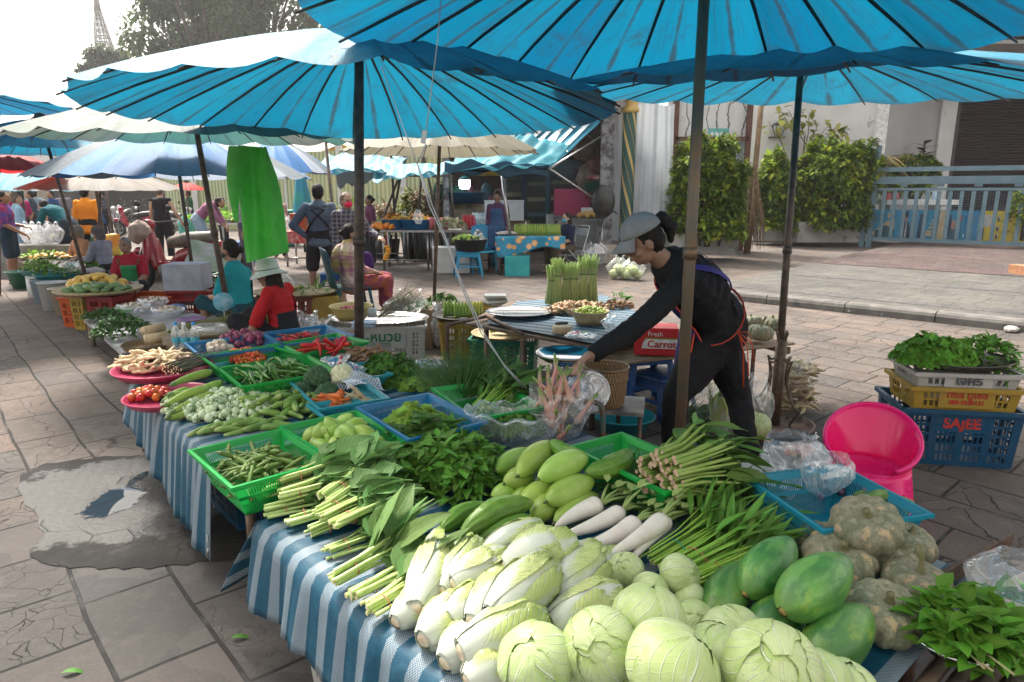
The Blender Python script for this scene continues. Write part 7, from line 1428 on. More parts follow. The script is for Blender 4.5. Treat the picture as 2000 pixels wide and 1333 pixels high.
def stool(label,c,rz,mat,h=.45,w=.3,group=None):
 t=thing('plastic_stool',label,'stool',c,rz,group=group);b=MB();b.box((0,0,h-.02),(w,w,.035));mod_bevel(b.build('seat',mat,t,smooth=False),.015,3);b=MB();
 for s in(-1,1):b.box((s*w*.47,0,h-.07),(.012,w*.86,.07));b.box((0,s*w*.47,h-.07),(w*.86,.012,.07))
 b.build('apron',mat,t,smooth=False)
 for sx in(-1,1):
  for sy in(-1,1):
   b=MB();a=w*.46;c_=w*.60;
   vs=[]
   for(q,z,hw)in((a,h-.03,.028),(c_,0,.020)):vs+=[(sx*q,sy*q,z),(sx*(q-hw*1.6),sy*q,z),(sx*q,sy*(q-hw*1.6),z)]
   b.add(vs,[(0,1,4,3),(2,0,3,5)]);mod_solid(b.build('leg',mat,t,smooth=False),.006)
 b=MB();k=w*.545
 for s in(-1,1):b.box((s*k,0,h*.42),(.008,w,.025));b.box((0,s*k,h*.42),(w,.008,.025))
 b.build('stretcher',mat,t,smooth=False);return t
BLS=PLAST('blue stool plastic',(.01,.10,.35));LBS=PLAST('sky blue stool plastic',(.01,.28,.50));
stool('bright blue plastic stool behind the grey-shirted man legs',at(640,9.7),R(10),BLS)
person('woman in purple shirt behind the flower stall at the dark pole',at(722,15.2),R(120),'stand',1.5,sk=SK2,top=CLOTH('plum shirt',(.18,.05,.12)),bot=DKB,noface=True,bun=1)
t,J,TS,hp,hM,f=person('standing vendor in purple shirt and blue apron with glasses behind the flowered table',at(972,13.9),R(172),'stand',1.58,sk=SK2,top=CLOTH('mauve checked shirt',(.13,.05,.12),check=((.04,.03,.08),90)),bot=DKB,sleeve=.75,vox=.011,hair=HAIR,hpitch=R(22),fat=1.05,shoe=MAT('pink shoe',(.3,.1,.12),vary=0))
patch('apron_bib',TS,-.1,.78,R(-60),R(60),MAT('royal blue apron',(.01,.07,.20),vary=0),t,.024,taper=lambda v:1-.45*v)
b=MB();a0=J['pel'];Rr_=Matrix.Rotation(R(172),3,'Z');b.grid(lambda u,v:a0+Rr_@V(((u-.5)*.36,.15+.02*v+.01*sin(u*12),.02-.48*v)),10,6);mod_solid(b.build('apron_skirt',MAT('royal blue apron',(.01,.07,.20)),t),.004)
b=MB()
for s in(-1,1):b.tube([hp(s*.032+.022*cos(a),.098,.005+.016*sin(a))for a in[i*2*PI/12 for i in range(13)]],.002,4)
b.build('glasses',dark(),t)
t,J,TS,hp,hM,f=person('seated woman in navy polo and blue mask behind the green bananas',at(1112,13.6),R(118),'chair',1.55,sk=SK3,top=NVY,bot=CLOTH('brown trousers',(.08,.06,.04)),sleeve=.45,vox=.011,hair=HAIR,hairlen=.07,mask=MAT('blue mask',(.10,.40,.55),vary=0))
for(px,Y,rz,lab,c,b_)in((62,19,120,'distant man in dark shirt at far left stalls',(.03,.05,.08),(.03,.03,.04)),(70,22,40,'distant person in grey-blue shirt and pink cap',(.20,.28,.36),(.05,.05,.08)),(102,20,160,'distant person in dark blue hooded jacket',(.02,.06,.18),(.02,.03,.06)),(125,23,200,'distant person in grey top near the dark panel',(.2,.18,.22),(.03,.03,.05)),(205,25,80,'distant rider in dark shirt behind the blue motorbike',(.04,.06,.09),(.03,.03,.04)),(38,17,60,'distant seated buyer in magenta top at far left',(.30,.02,.10),(.04,.03,.05)),(370,24,100,'distant person in dark green shirt by the red umbrella',(.02,.10,.05),(.03,.03,.03)),(26,24,190,'distant person in teal shirt behind the left shoppers',(.03,.22,.25),(.04,.04,.05))):
 person(lab,at(px,Y),R(rz),'stand',1.6,sk=SK2,top=CLOTH(lab[:24],c),bot=CLOTH(lab[:22]+'b',b_),vox=.02,noface=True)
# EVERYTHING ELSE
STL=MAT('polished steel',(.55,.55,.56),(.45,.45,.46),rough=.18,scale=8,metal=1.,vary=0);WOV=NT('woven bamboo');co=WOV.obj();u=WOV.sep(WOV.uv());
w1=WOV.m('SINE',WOV.m('MULTIPLY',u[0],260.));w2=WOV.m('SINE',WOV.m('MULTIPLY',u[1],90.));wv=WOV.m('MULTIPLY',w1,w2);c_=WOV.mix(WOV.step(wv,-.3,.5),(.14,.085,.04),(.36,.23,.11));c_=WOV.mix(WOV.m('MULTIPLY',WOV.noise(co,6,3),.5),c_,(.28,.16,.07));WOVEN=WOV.fin(c_,.6,WOV.bump(wv,.8,.006))
WLT=MAT('pale wicker',(.45,.36,.20),(.33,.25,.13),rough=.6,scale=30,bump=.6,bs=120,vary=0);FOAM=MAT('white foam',(.62,.63,.63),(.55,.56,.56),rough=.8,scale=5,bump=.1,vary=0);BAM=MAT('old bamboo slat',(.20,.14,.09),(.10,.07,.045),rough=.65,scale=9,bump=.3,bs=30,vary=.25,hue=.01)
def tag1(b,name,mat,label,cat,loc,group=None,rot=None,scale=None,smooth=True,bev=0):o=b.build(name,mat,label=label,cat=cat,loc=loc,group=group,rot=rot,scale=scale,smooth=smooth);
def bowlp(rt,rb,h,th=.006):return[(0,0),(rb,0),(rt,h),(rt+.012,h),(rt+.012,h-.008),(rt-.002,h-.01),(rb-th,.006),(0,.006)]
def basin(name,label,c,rt,rb,h,mat,cat='basin',group=None,sy=1.):b=MB();b.lathe(bowlp(rt,rb,h),36);o=b.build(name,mat,label=label,cat=cat,loc=c,group=group,scale=(1,sy,1));return o
def film_bag(label,c,rx,ry,h,mat,fill=None,neck=.35,seed=0,handles=True,cat='plastic bag',group=None,tie=False,lean=(0,0)):
 t=thing('plastic_bag',label,cat,c,group=group);b=MB()
 def f(u,v):
  th=2*PI*u;w=noise.noise(V((cos(th)*1.6,sin(th)*1.6,v*2.5+seed)))+.5*noise.noise(V((cos(th)*4,sin(th)*4,v*5+seed)))
  p=(sin(min(1,.12+v*1.0)*PI*.55)**.5)if v<.55 else 1-(1-neck)*((v-.55)/.45)**1.4
  p=max(.02,p if v>0.02 else.5);k=p*(1+.20*w);return V((rx*k*cos(th)+lean[0]*v,ry*k*sin(th)+lean[1]*v,h*v*(1+.07*w)+.002))
 b.grid(f,56,20);b.build('film',mat,t)
 if handles:
  for s in(-1,1):m=MB();m.grid(lambda u,v:V((s*rx*neck*.6+lean[0]+.022*(u-.5)*1.5+.03*s*sin(PI*v),lean[1]+ry*neck*.5*cos(PI*v)*1.6,h*.96+.07*sin(PI*v)+.006*sin(u*9))),4,12);m.build('handle',mat,t)
 if tie:m=MB();m.lathe([(.012,h),(.03,h+.03),(.055,h+.06)],14,fn=lambda th,tt,r,z:(r*(1+.4*sin(5*th)),z),M=Matrix.Translation((lean[0],lean[1],0)));m.build('knot',mat,t)
 if fill:fill(t)
 return t
def crate_box(label,c,a,L,W_,H,mat,cat='box',name='cardboard_box',lid=False):
 t=thing(name,label,cat,c,a);b=MB();b.box((0,0,H/2),(L,W_,H));mod_bevel(b.build('body',mat,t,smooth=False),.006);
 if lid:b=MB();b.box((0,0,H+.02),(L+.02,W_+.02,.045));mod_bevel(b.build('lid',mat,t,smooth=False),.008)
 return t
# pink chair
pink=PLAST('hot pink plastic',(.95,.015,.20),rough=.18,dirt=.02,transl=.15)
pc=P(1735,1012,0)+V((-.04,.16,0));t=thing('plastic_chair','small hot pink tub chair standing by the sky-blue basket','chair',pc,R(135)-PI/2+R(0));
t.rotation_euler=(0,0,R(152));b=MB()
def tub(u,v,off=0.):
 th=R(-150)+R(300)*u;th2=th-PI/2
 fr=(1-cos(th))/2
 hgt=.26+.21*(1-fr)**1.2;rx=.205-.03*(1-v);ry=.19-.03*(1-v);return V(((rx+off+.012*v*v)*sin(th),-(ry+off+.02*v*v)*cos(th)-.05*v*(1-fr),(.205+(hgt-.205)*v)))
b.grid(tub,48,12);o=b.build('backrest',pink,t);mod_solid(o,.008);b=MB();b.tube([tub(i/60,1.,.004)for i in range(61)],.011,8);b.build('rim',pink,t)
b=MB();b.lathe([(.0,.185),(.10,.182),(.165,.195),(.19,.23)],36,M=Matrix.Diagonal((1,.93,1,1)));mod_solid(b.build('seat',pink,t),.008)
b=MB()
def leg(u,v):
 th=2*PI*u;a=abs(cos(2*th));arch=.16*(1-min(1,a/.55))**.6 if a<.55 else 0;rr=.185+.035*(1-v);z=v*.22+(1-v)*arch*.9;return V((rr*sin(th)*1.02,rr*cos(th)*.95,z))
b.grid(leg,96,8);mod_solid(b.build('base',pink,t),.007)
# contents of the blue basket
c,rx,ry,a_=fitin('plbag',.02);
AGM=vegmat('angled gourd skin',(.10,.19,.05),(.18,.27,.08),rough=.5,scale=20,bump=.4);ag=gourd(3,.34,.019,.045,1.1,.25);AG=ag.mesh('angled_gourd',[AGM,STG])
for i,(a,b_,c2,d,l)in enumerate([(1668,968,1775,992,'angled gourd lying highest in the blue basket'),(1672,985,1770,1003,'angled gourd next to the pumpkin in the blue basket'),(1700,952,1785,985,'thin angled gourd along the back of the blue basket'),(1690,975,1778,998,'middle angled gourd in the blue basket')]):place(AG,'angled_gourd',P(a,b_,.615-.01*i),P(c2,d,.60-.01*i),.34,1.,roll=i*1.5,label=l,cat='gourd',group='angled gourds')
PEM=vegmat('purple eggplant skin',(.05,.015,.05),(.08,.03,.07),rough=.25,bump=0);pe=gourd(2,.11,.016,.008,0,.4);PE=centred(pe,.11).mesh('purple_eggplant',[PEM,CAX]);heapq('purple_eggplant','dark purple eggplant with green cap beside the angled gourds','eggplant','purple eggplants',[PE],12,P(1640,968,.55),.08,.06,.06,0,1.,31,flat_=.4)
def bgfill(t):pass
film_bag('crumpled clear plastic bag with pale blue tint standing in the blue basket',P(1555,945,.57),.12,.10,.17,CLB,seed=3,neck=.7,handles=False,lean=(-.02,.02));film_bag('second crumpled clear bag slumped over the near rim of the blue basket',P(1600,960,.60),.08,.09,.12,CLR2,seed=8,neck=.8,handles=False,lean=(.03,0))
tt=thing('produce_tray','white shallow tray beside the sky-blue basket','tray',P(1470,948,T+.01),R(-38));b=MB();b.box((0,0,.003),(.30,.2,.004));
for s in(-1,1):b.box((s*.15,0,.03),(.004,.2,.06));b.box((0,s*.1,.03),(.30,.004,.06))
b.build('tray_body',FOAM,tt,smooth=False)
SIL=BAG('silver film',(.75,.72,.66),.6);film_bag('shiny silvery plastic bag of thin stems between the baskets',P(1412,955,T),.075,.055,.08,SIL,seed=11,neck=.8,handles=False);needles('thin_stems','pale thin stems inside the silvery bag',P(1400,960,T+.02),(.4,-.8,.1),22,.10,.1,MAT('pale stems',(.45,.42,.28),vary=0),5,h=.04,cat='stems')
# lettuce tray on crates
frill('lettuce_heap','curly bright green lettuce on the left half of the dark steel tray',c0+V((-.13,-.02,.60)),.24,.18,.15,760,LEAF('lettuce leaf',(.10,.28,.02),(.18,.40,.04),vein=(.3,.5,.1),veins=2,amt=.5,transl=.35),0,.030,seed=21,cat='lettuce',k=6)
leafheap('mint_heap','leafy mint-like sprigs hanging over the right rim of the steel tray',c0+V((.18,.02,.60)),.20,.19,.13,330,LEAF('mint leaf',(.08,.24,.02),(.15,.36,.04),amt=.5,transl=.35),.062,.034,seed=22,cat='herb heap',drop=.10)
# bamboo table at bottom right
t=thing('bamboo_table','low dark bamboo slat table beside the front table at bottom right','table',tp(1.95,.7));o0=V(t.location)
for i in range(17):
 d=1.745+i*.045;b=MB();L=1.25;a=tp(d,.05,T-.03)-o0;e=tp(d+.01,1.32,T-.03)-o0;b.tube([a,(a+e)/2+V((0,0,rnd.uniform(-.004,.004))),e],[.019]*3,7,flat=.6);b.build('slat',BAM,t)
b=MB();
for n_ in(.3,1.1):b.tube([tp(1.73,n_,T-.06)-o0,tp(2.5,n_,T-.06)-o0],.018,6)
b.build('crossbar',BAM,t)
for(d,n_)in((1.78,.2),(2.45,.2),(1.78,1.25),(2.45,1.25)):b=MB();b.tube([tp(d,n_,0)-o0,tp(d,n_,T-.05)-o0],.018,8);b.build('leg',rust(),t)
b=MB();a=P(1785,1180,T+.02);e=P(1972,1072,T+.06);d=(e-a).normalized();n_=V((-d.y,d.x,0));vs=[]
for p in(a,e):vs+=[p,p+n_*.045,p+n_*.045+V((0,0,.004)),p+V((0,0,.004)),p+V((0,0,.05)),p-n_*.004+V((0,0,.05)),p-n_*.004]
b.add([v-a for v in vs],[(i,(i+1)%7,7+(i+1)%7,7+i)for i in range(7)]+[(6,5,4,3,2,1,0),(7,8,9,10,11,12,13)]);tag1(b,'angle_iron',rust(),'rusty angle iron bar jutting past the bamboo table corner','metal bar',a,smooth=False)
b=MB();b.tube([tp(1.72,1.2,T+.01)-o0,tp(1.78,1.24,T+.06)-o0,tp(1.86,1.22,T+.01)-o0,tp(1.74,1.3,T)-o0],.004,5);o=b.build('blue_tie',MAT('blue string',(.01,.08,.4)),label='blue plastic tie at the cloth corner by the angle iron',cat='tie',loc=o0)
b=MB();b.tube([tp(1.80,.75,T+.004)-o0,tp(1.9,.80,T+.008)-o0,tp(1.99,.76,T+.003)-o0,tp(2.1,.82,T+.004)-o0],.004,5);b.build('green_tie',MAT('green string',(.01,.2,.12),vary=0),label='green twisted string woven through the bamboo slats',cat='tie',loc=o0)
b=MB();b.box((0,0,0),(.34,.5,.01));tag1(b,'metal_sheet',MAT('scuffed zinc',(.34,.33,.32),(.2,.19,.18),rough=.5,scale=12,metal=.5,vary=0),'scuffed grey metal sheet on the bamboo table under the clear bag','sheet',tp(2.12,.98,T+.0),rot=(0,0,R(-49)),smooth=False)
bc=P(1862,1272,T+.03);basin('steel_bowl','steel bowl with leafy basil at the bottom right corner',bc,.10,.06,.05,STL,'bowl');leafheap('basil_bunch','bright green basil sprigs in the steel bowl at bottom right',bc+V((.02,0,.03)),.13,.11,.11,170,LEAF('fresh basil leaf',(.07,.22,.015),(.14,.34,.03),amt=.5,transl=.35,vein=(.25,.42,.08)),.065,.034,seed=41,stems=10,stemd=(.0,-.12,.03))
leafheap('basil_bunch','loose basil sprigs at the very bottom right edge',P(1950,1300,T+.03),.12,.10,.09,130,_mc['fresh basil leaf'],.062,.032,seed=42,stems=8,stemd=(.12,.02,.03))
film_bag('clear wrinkled plastic bag on the bamboo table at the right edge',P(1985,1195,T+.01),.16,.15,.14,CLR2,seed=14,neck=.6,handles=False,lean=(.05,.0));leafheap('bagged_greens','green vegetables seen through the clear bag at the right edge',P(1985,1205,T+.02),.10,.09,.06,70,HL,.07,.03,seed=43,cat='greens')
# right side ground things
RB=P(1545,800,0);
def rootfill(t):pass
film_bag('tall clear plastic bag packed with pale roots behind the iron umbrella stand',RB,.165,.14,.40,CLR,seed=5,neck=.5,handles=False,tie=False)
def rootbag(n,cx,h,rr,mesh,name,label,cat,group,seed):
 r_=RG(seed)
 for k in range(n):a=r_.random()*6.28;q=r_.random()**.4;z=.03+r_.random()*h;obj(name,r_.choice(mesh),label=label,cat=cat,group=group,loc=cx+V((cos(a)*q*rr,sin(a)*q*rr,z)),rot=(R(90)+r_.gauss(0,.2),r_.gauss(0,.25),r_.random()*6.28),scale=r_.uniform(1.1,1.5))
rootbag(110,RB,.32,.125,RT_,'pale_root','pale root inside the tall clear bag by the iron stand','root','pale roots in the tall bag',3)
TB_=P(1565,890,0);film_bag('small knotted clear bag of tomatoes on the paving left of the pink chair',TB_,.115,.085,.085,CLR,seed=6,neck=.25,handles=False,tie=True,lean=(.03,0));heapq('tomato','orange-red tomato inside the knotted bag on the paving','tomato','tomatoes in the knotted bag',[TMM],18,TB_,.085,.06,.05,0,1.1,33,flat_=1.)
for i,(px,py,w,l)in enumerate(((1372,850,.13,'clear bag of dark greens under the bamboo table behind the seller'),(1418,865,.10,'clear bag with a Chinese cabbage between the seller legs'),(1485,872,.11,'tall clear bag of cabbage and carrots right of the seller leg'))):
 q=P(px,py,0)+V((0,.12,0));film_bag(l,q,w,w*.85,.32 if i<2 else.40,CLR,seed=20+i,neck=.35,handles=True)
 if i==1:o=obj('napa_cabbage',NAP[2],label='Chinese cabbage standing in a clear bag behind the seller',cat='cabbage',loc=q+V((.0,0,.02)),rot=(.15,-.2,.4));needles('leek_stalks','pale green stalks in the clear bag between the seller legs',q+V((-.05,-.02,.02)),(-.2,0,1),14,.3,.05,MAT('leek',(.5,.55,.3),vary=0),6,cat='stalks')
 if i==0:leafheap('bagged_greens','dark greens in the clear bag behind the seller',q+V((0,0,.02)),.09,.08,.16,110,HLD,.09,.035,seed=44,cat='greens')
 if i==2:obj('round_cabbage',CBM[1],label='cabbage in the tall bag right of the seller leg',cat='cabbage',loc=q+V((0,0,.1)),scale=.95);heapq('carrot','carrot at the bottom of the tall bag right of the seller leg','carrot','carrots in the tall bag',[CRT],4,q+V((.03,-.03,0)),.05,.04,.03,0,1.1,35)
# long bamboo table behind the seller
cs=[P(1205,705,.48),P(1440,712,.48),P(1545,668,.50),P(1420,628,.5),P(1235,655,.5)]
t=thing('bamboo_table','long bamboo slat table behind the seller with pumpkins and the carrot box','table',P(1400,690,0));o0=V(t.location);a0,a1=P(1200,712,.48),P(1545,672,.48);dd=(a1-a0);bn=V((-dd.y,dd.x,0)).normalized()
for i in range(13):
 b=MB();q=bn*(i*.045);a=a0+q+V((0,0,rnd.uniform(-.003,.003)))-o0;e=a1+q-o0+dd.normalized()*rnd.uniform(-.05,.03);b.tube([a,e],.018,7,flat=.6);b.build('slat',MAT('weathered bamboo',(.28,.20,.13),(.16,.11,.07),rough=.65,scale=9,bump=.3,vary=.25),t)
for k in(.02,.5,.97):
 b=MB();b.box((0,0,0),(.05,.58,.05),rot=(0,0,math.atan2(dd.y,dd.x)));o=b.build('crossbar',BAM,t,smooth=False);o.location=a0+dd*k+bn*.27-o0-V((0,0,.045))
for(k,n_)in((.05,.05),(.05,.5),(.80,.05),(.93,.5)):b=MB();p=a0+dd*k+bn*n_-o0;b.tube([V((p.x,p.y,0)),p],.016,8);b.build('leg',rust(),t)
for i,(px,py,rad,l)in enumerate(((1484,650,.100,'front pumpkin of the three on the bamboo table behind the seller'),(1472,632,.09,'left back pumpkin of the three on the bamboo table'),(1515,635,.098,'right pumpkin with an upright stem on the bamboo table'))):
 obj('pumpkin',PK[(i+2)%3 if i!=1 else 0],label=l,cat='pumpkin',group='pumpkins on the bamboo table',loc=P(px,py,.565)+V((0,.0 if i==0 else.06,0)),scale=rad/.12,rot=(.0,.1,i*2.))
cb=P(1282,692,.50)+V((0,.05,0));crd=MAT('red carton',(.50,.015,.02),(.42,.012,.018),rough=.5,scale=5,vary=0)
t=crate_box('red carton with Fresh Carrot lettering on the table behind the seller arm',cb,R(-8),.29,.2,.19,crd);wl=MAT('white print',(.75,.75,.72),rough=.5,vary=0)
b=MB();b.add([(-.10,-.104,.05),(.145,-.104,.05),(.145,-.104,.115),(-.07,-.104,.115),(-.09,-.104,.09)],[(0,1,2,3,4)]);b.build('white_band',wl,t,smooth=False);b=MB();b.add([(-.08,-.1045,.118),(.145,-.1045,.118),(.145,-.1045,.124),(-.08,-.1045,.124)],[(0,1,2,3)]);b.build('green_line',MAT('print green',(.1,.4,.05),vary=0),t,smooth=False)
text('Carrot',.068,Matrix.Translation((.035,-.1065,.08))@Euler((PI/2,0,0)).to_matrix().to_4x4(),crd,t,bold=.001);text('Fresh',.045,Matrix.Translation((-.01,-.1065,.15))@Euler((PI/2,0,0)).to_matrix().to_4x4(),wl,t);text('ann',.045,Matrix.Translation((-.12,-.1065,.14))@Euler((PI/2,-.7,0)).to_matrix().to_4x4(),wl,t)
leafheap('leafy_bundle','grey-green leafy bundle in plastic left of the carrot box',P(1215,672,.50),.13,.16,.08,130,LEAF('grey green leaf',(.08,.14,.07),(.14,.2,.1),amt=.4),.12,.04,seed=51,cat='greens')
stool('deep blue plastic stool standing behind the wicker basket',P(1245,800,0)+V((0.05,.10,0)),R(12),BLS,h=.46,w=.33,group='blue stools');stool('second deep blue stool lying low right of the wicker basket',P(1300,830,0)+V((.02,.30,0)),R(35),PLAST('dark blue stool',(.005,.06,.22)),h=.30,w=.32,group='blue stools')
basin('turquoise_basin','turquoise plastic basin on the paving below the wicker basket',P(1225,852,0)+V((0,.15,0)),.20,.15,.10,CYANB)
bz=.46;bw=P(1182,790,bz);t=thing('side_board','dark board on a rusty stand carrying the wicker basket and the scale','stand',V((bw.x,bw.y,0)),R(-12));b=MB();b.box((-.05,.04,bz-.012),(.52,.30,.02));b.build('board',MAT('grey board',(.25,.23,.21),(.10,.09,.09),rough=.6,scale=6,vary=0),t,smooth=False)
for x,y in((-.29,-.09),(.19,-.09),(-.29,.17),(.19,.17)):b=MB();b.tube([(x,y,0),(x,y,bz-.02)],.012,6);b.build('leg',rust(),t)
t=thing('wicker_basket','round brown wicker basket holding red packets right of the scale','basket',bw);b=MB();b.lathe([(0,.0),(.095,.0),(.10,.01),(.113,.12),(.122,.215),(.118,.215),(.108,.12),(.09,.012),(0,.012)],44);b.build('basket_wall',WOVEN,t);b=MB();b.tube([(.121*cos(a),.121*sin(a),.212)for a in[i*2*PI/40 for i in range(41)]],.007,6);b.tube([(.118*cos(a),.118*sin(a),.150)for a in[i*2*PI/40 for i in range(41)]],.004,5);b.tube([(.118*cos(a),.118*sin(a),.19)for a in[i*2*PI/40 for i in range(41)]],.004,5);b.build('rim',MAT('rattan',(.22,.12,.06),vary=0),t)
pillow('plastic_packet','red foil packet inside the wicker basket',bw+V((-.03,.0,.13)),.09,.05,.02,MAT('red foil',(.5,.01,.03),rough=.25,vary=0),(.4,.3,.5))
sp_=P(1106,694,.80);sc_=thing('market_scale','blue spring scale with a round steel pan under the seller hand','scale',V((sp_.x,sp_.y,bz)))
b=MB();hz=.80-bz;b.lathe([(0,hz-.015),(.11,hz-.015),(.145,hz+.01),(.150,hz+.016),(.152,hz+.012),(.145,hz-.0),(.11,hz-.024),(0,hz-.024)],44);b.build('pan',STL,sc_)
b=MB();b.box((0,0,.11),(.20,.16,.20));mod_bevel(b.build('scale_body',MAT('scale blue',(.01,.13,.32),(.02,.1,.22),rough=.4,scale=8,vary=0),sc_,smooth=False),.02,3)
b=MB();
for x in(-.05,.0,.05):b.tube([(x,0,.2),(x,0,hz-.02)],.012,8)
b.box((0,0,hz-.035),(.14,.14,.015));b.build('pan_support',MAT('scale blue',(.01,.13,.32)),sc_,smooth=False)
b=MB();b.lathe([(0,0),(.075,0),(.075,.006),(0,.006)],30,M=Matrix.Translation((0,-.082,.11))@Euler((PI/2,0,0)).to_matrix().to_4x4());b.build('dial',wl,sc_);b=MB();b.box((0,-.092,.125),(.004,.002,.06));b.build('pointer',dark(),sc_,smooth=False)
b=MB();b.lathe([(0,0),(.085,.0),(.10,.004),(.105,.012),(.10,.012),(.0,.008)],40);tag1(b,'clear_lid',BAG('lid film',(.75,.82,.9),.45),'round translucent lid leaning behind the bag of plant stems','lid',P(1150,765,.64),rot=(R(70),0,R(-10)))
b=MB();p=P(1178,852,.5);b.tube([(0,0,-.5),(0,0,.10),(-.01,0,.14),(-.05,0,.155),(-.09,0,.155)],.014,8);tag1(b,'bent_pipe',MAT('green rusted pipe',(.06,.12,.11),(.12,.07,.04),rough=.6,scale=20,bump=.3,vary=0),'bent rusty green pipe beside the plant stems bag','pipe',P(1178,852,.5)-V((0,-.03,0)))
gb_=P(1093,862,T+.0)+V((0,.03,0));GLM_=vegmat('torch ginger skin',(.62,.28,.24),(.58,.40,.28),rough=.4,scale=14,tip=(.16,.24,.06),tipz=(.62,.9),base=(.6,.45,.36),basez=(.25,.05),vary=.15,hue=.02,bump=.2)
def gst(seed):
 b=MB();b.tube([(0,0,0),(0,0,.02),(0,0,.04),(.004,0,.08),(.008,0,.14),(.0,0,.20)],[.008,.020,.018,.010,.009,.007],9);return b.mesh('young_ginger',GLM_)
GS=[gst(1)];r_=RG(4)
for i in range(34):
 a=r_.random()*6.28;q=r_.random()**.6*.085;z=.02+.20*r_.random();tl=Euler((r_.gauss(0,.35),r_.gauss(0,.35),r_.random()*6));
 if r_.random()<.3 and z<.14:tl=Euler((PI+r_.gauss(0,.5),r_.gauss(0,.4),0));z+=.13
 obj('young_ginger',GS[0],label='pink and green young ginger stem in the clear bag',cat='ginger stem',group='young ginger stems in the clear bag',loc=gb_+V((cos(a)*q,sin(a)*q,z)),rot=tl,scale=r_.uniform(.7,1.0))
t=film_bag('clear wrinkled bag bristling with pink ginger stems',gb_,.135,.115,.24,CLR,seed=31,neck=.95,handles=False)
for i in range(7):b=MB();a=i*.9;b.tube([(.11*cos(a),.1*sin(a),.02),(.0,-.04,.12+.02*i),(-.11*cos(a+.3),-.1*sin(a+.3),.05+.03*i)][:0]or[(cos(a+k*.5)*.133,sin(a+k*.5)*.113,.06+.018*i+.01*k)for k in range(6)],.0012,4);b.build('crease',BAG('crease film',(.95,.95,.97),.7),t)
# second table with blue cloth, frame
c4=[P(905,628,.60),P(1165,676,.60),P(1300,640,.60),P(1180,575,.60),P(1000,585,.60)]
tt=table('rusty pipe-framed table with a blue striped cloth behind the dill',[V((p.x,p.y,0))for p in c4],[P(950,622,.6)*1,P(1022,652,.6)*1,P(1160,672,.6)*1,P(1085,668,.6)*1,P(1180,585,.6)*1,P(1000,592,.6)*1],.60,.02)
m=MB();z=.606;m.add([V((p.x,p.y,z))for p in(P(950,632,.6),P(1165,674,.6),P(1298,640,.6),P(1180,577,.6),P(1010,590,.6))],[(0,1,2,3,4)],[(0,0),(0,.8),(.5,.9),(.6,.2),(.2,0)]);
cl2=cloth_mat('faded striped cloth',.10);m.uv=[((V(v)-V(m.v[0])).dot(V((.5,.86,0))),(V(v)-V(m.v[0])).dot(V((.86,-.5,0))))for v in m.v];m.build('tablecloth',cl2,label='faded blue striped cloth on the pipe-framed table',cat='tablecloth',smooth=False)
t=thing('pipe_frame','bare rusty pipe frame jutting out left of the steel tray','frame',P(873,760,0));o0=V(t.location);A=P(873,636,.62);B_=P(950,618,.62);C_=P(1020,652,.62)
for p in(A,):b=MB();b.tube([V((p.x,p.y,0))-o0,p-o0],.018,6);b.build('post',rust(),t,smooth=False)
b=MB();b.tube([A-o0,B_-o0],.014,6);b.tube([B_-o0,C_-o0],.014,6);b.tube([A-o0-V((0,0,.38)),B_-o0-V((0,0,.38)),C_-o0-V((0,0,.38))],.010,6);b.build('rails',rust(),t)
b=MB();b.lathe([(0,0),(.20,0),(.235,.012),(.255,.022),(.258,.018),(.235,.004),(.2,-.006),(0,-.006)],44);tag1(b,'steel_tray',STL,'large shiny oval steel tray on the pipe-framed table','tray',P(1014,612,.63),scale=(1.05,.95,1))
lb=P(1152,632,.61);t=thing('wicker_basket','pale wicker basket of limes on the blue-clothed table','basket',lb);b=MB();b.lathe([(0,0),(.10,0),(.125,.05),(.14,.10),(.145,.10),(.14,.09),(.12,.045),(.095,.006),(0,.006)],36);b.build('basket_wall',WLT,t)
LMM=vegmat('lime skin',(.28,.40,.04),(.42,.46,.08),rough=.3,scale=9,vary=.2,hue=.02,bump=0);lm=MB();lm.ell((0,0,0),(.019,.019,.020),12,8);LM=lm.mesh('lime',LMM);heapq('lime','yellow-green lime in the pale wicker basket','lime','limes in the wicker basket',[LM],48,lb+V((0,0,.055)),.115,.11,.06,0,1.1,51,flat_=1.)
GIM=vegmat('ginger skin',(.50,.34,.20),(.36,.22,.12),rough=.6,scale=18,bump=.4);GI=[root(s,.09,.015).mesh('ginger_root',GIM)for s in(11,12)];heapq('ginger_root','brown ginger root heaped behind the lime basket','ginger','ginger roots',GI,70,P(1125,612,.605),.26,.13,.08,R(10),1.2,52,flat_=.5);heapq('dark_root','small dark root right of the lime basket','root','dark roots',[root(13,.06,.012).mesh('dark_root',BRM)],30,P(1205,602,.605),.14,.10,.05,0,1.1,53,flat_=.5)
b=MB();b.lathe([(0,0),(.07,0),(.07,.045),(0,.045)],28,cap=False);tag1(b,'wooden_block',MAT('pale wood',(.55,.42,.26),(.45,.33,.19),rough=.7,scale=8,vary=0),'pale round wooden block with a knife handle on the blue cloth','block',P(1098,650,.61));b=MB();b.tube([(0,0,0),(.09,.02,0)],.009,8);tag1(b,'knife_handle',dark(),'black knife handle lying on the round wooden block','knife',P(1085,632,.665))
pillow('plastic_packet','red and white printed packet on the blue cloth edge',P(1135,655,.63),.20,.12,.035,CLR2,(.0,.0,-.3),prints=[(.15,.25,.3,.25,pkr),(.5,.5,.3,.2,_mc['print green']),(.3,.6,.2,.2,pkr)],seed=9)
GRS_=vegmat('lemongrass stalk',(.36,.42,.14),(.46,.50,.22),rough=.5,scale=20,streak=.3,tip=(.20,.30,.06),tipz=(.5,1.))
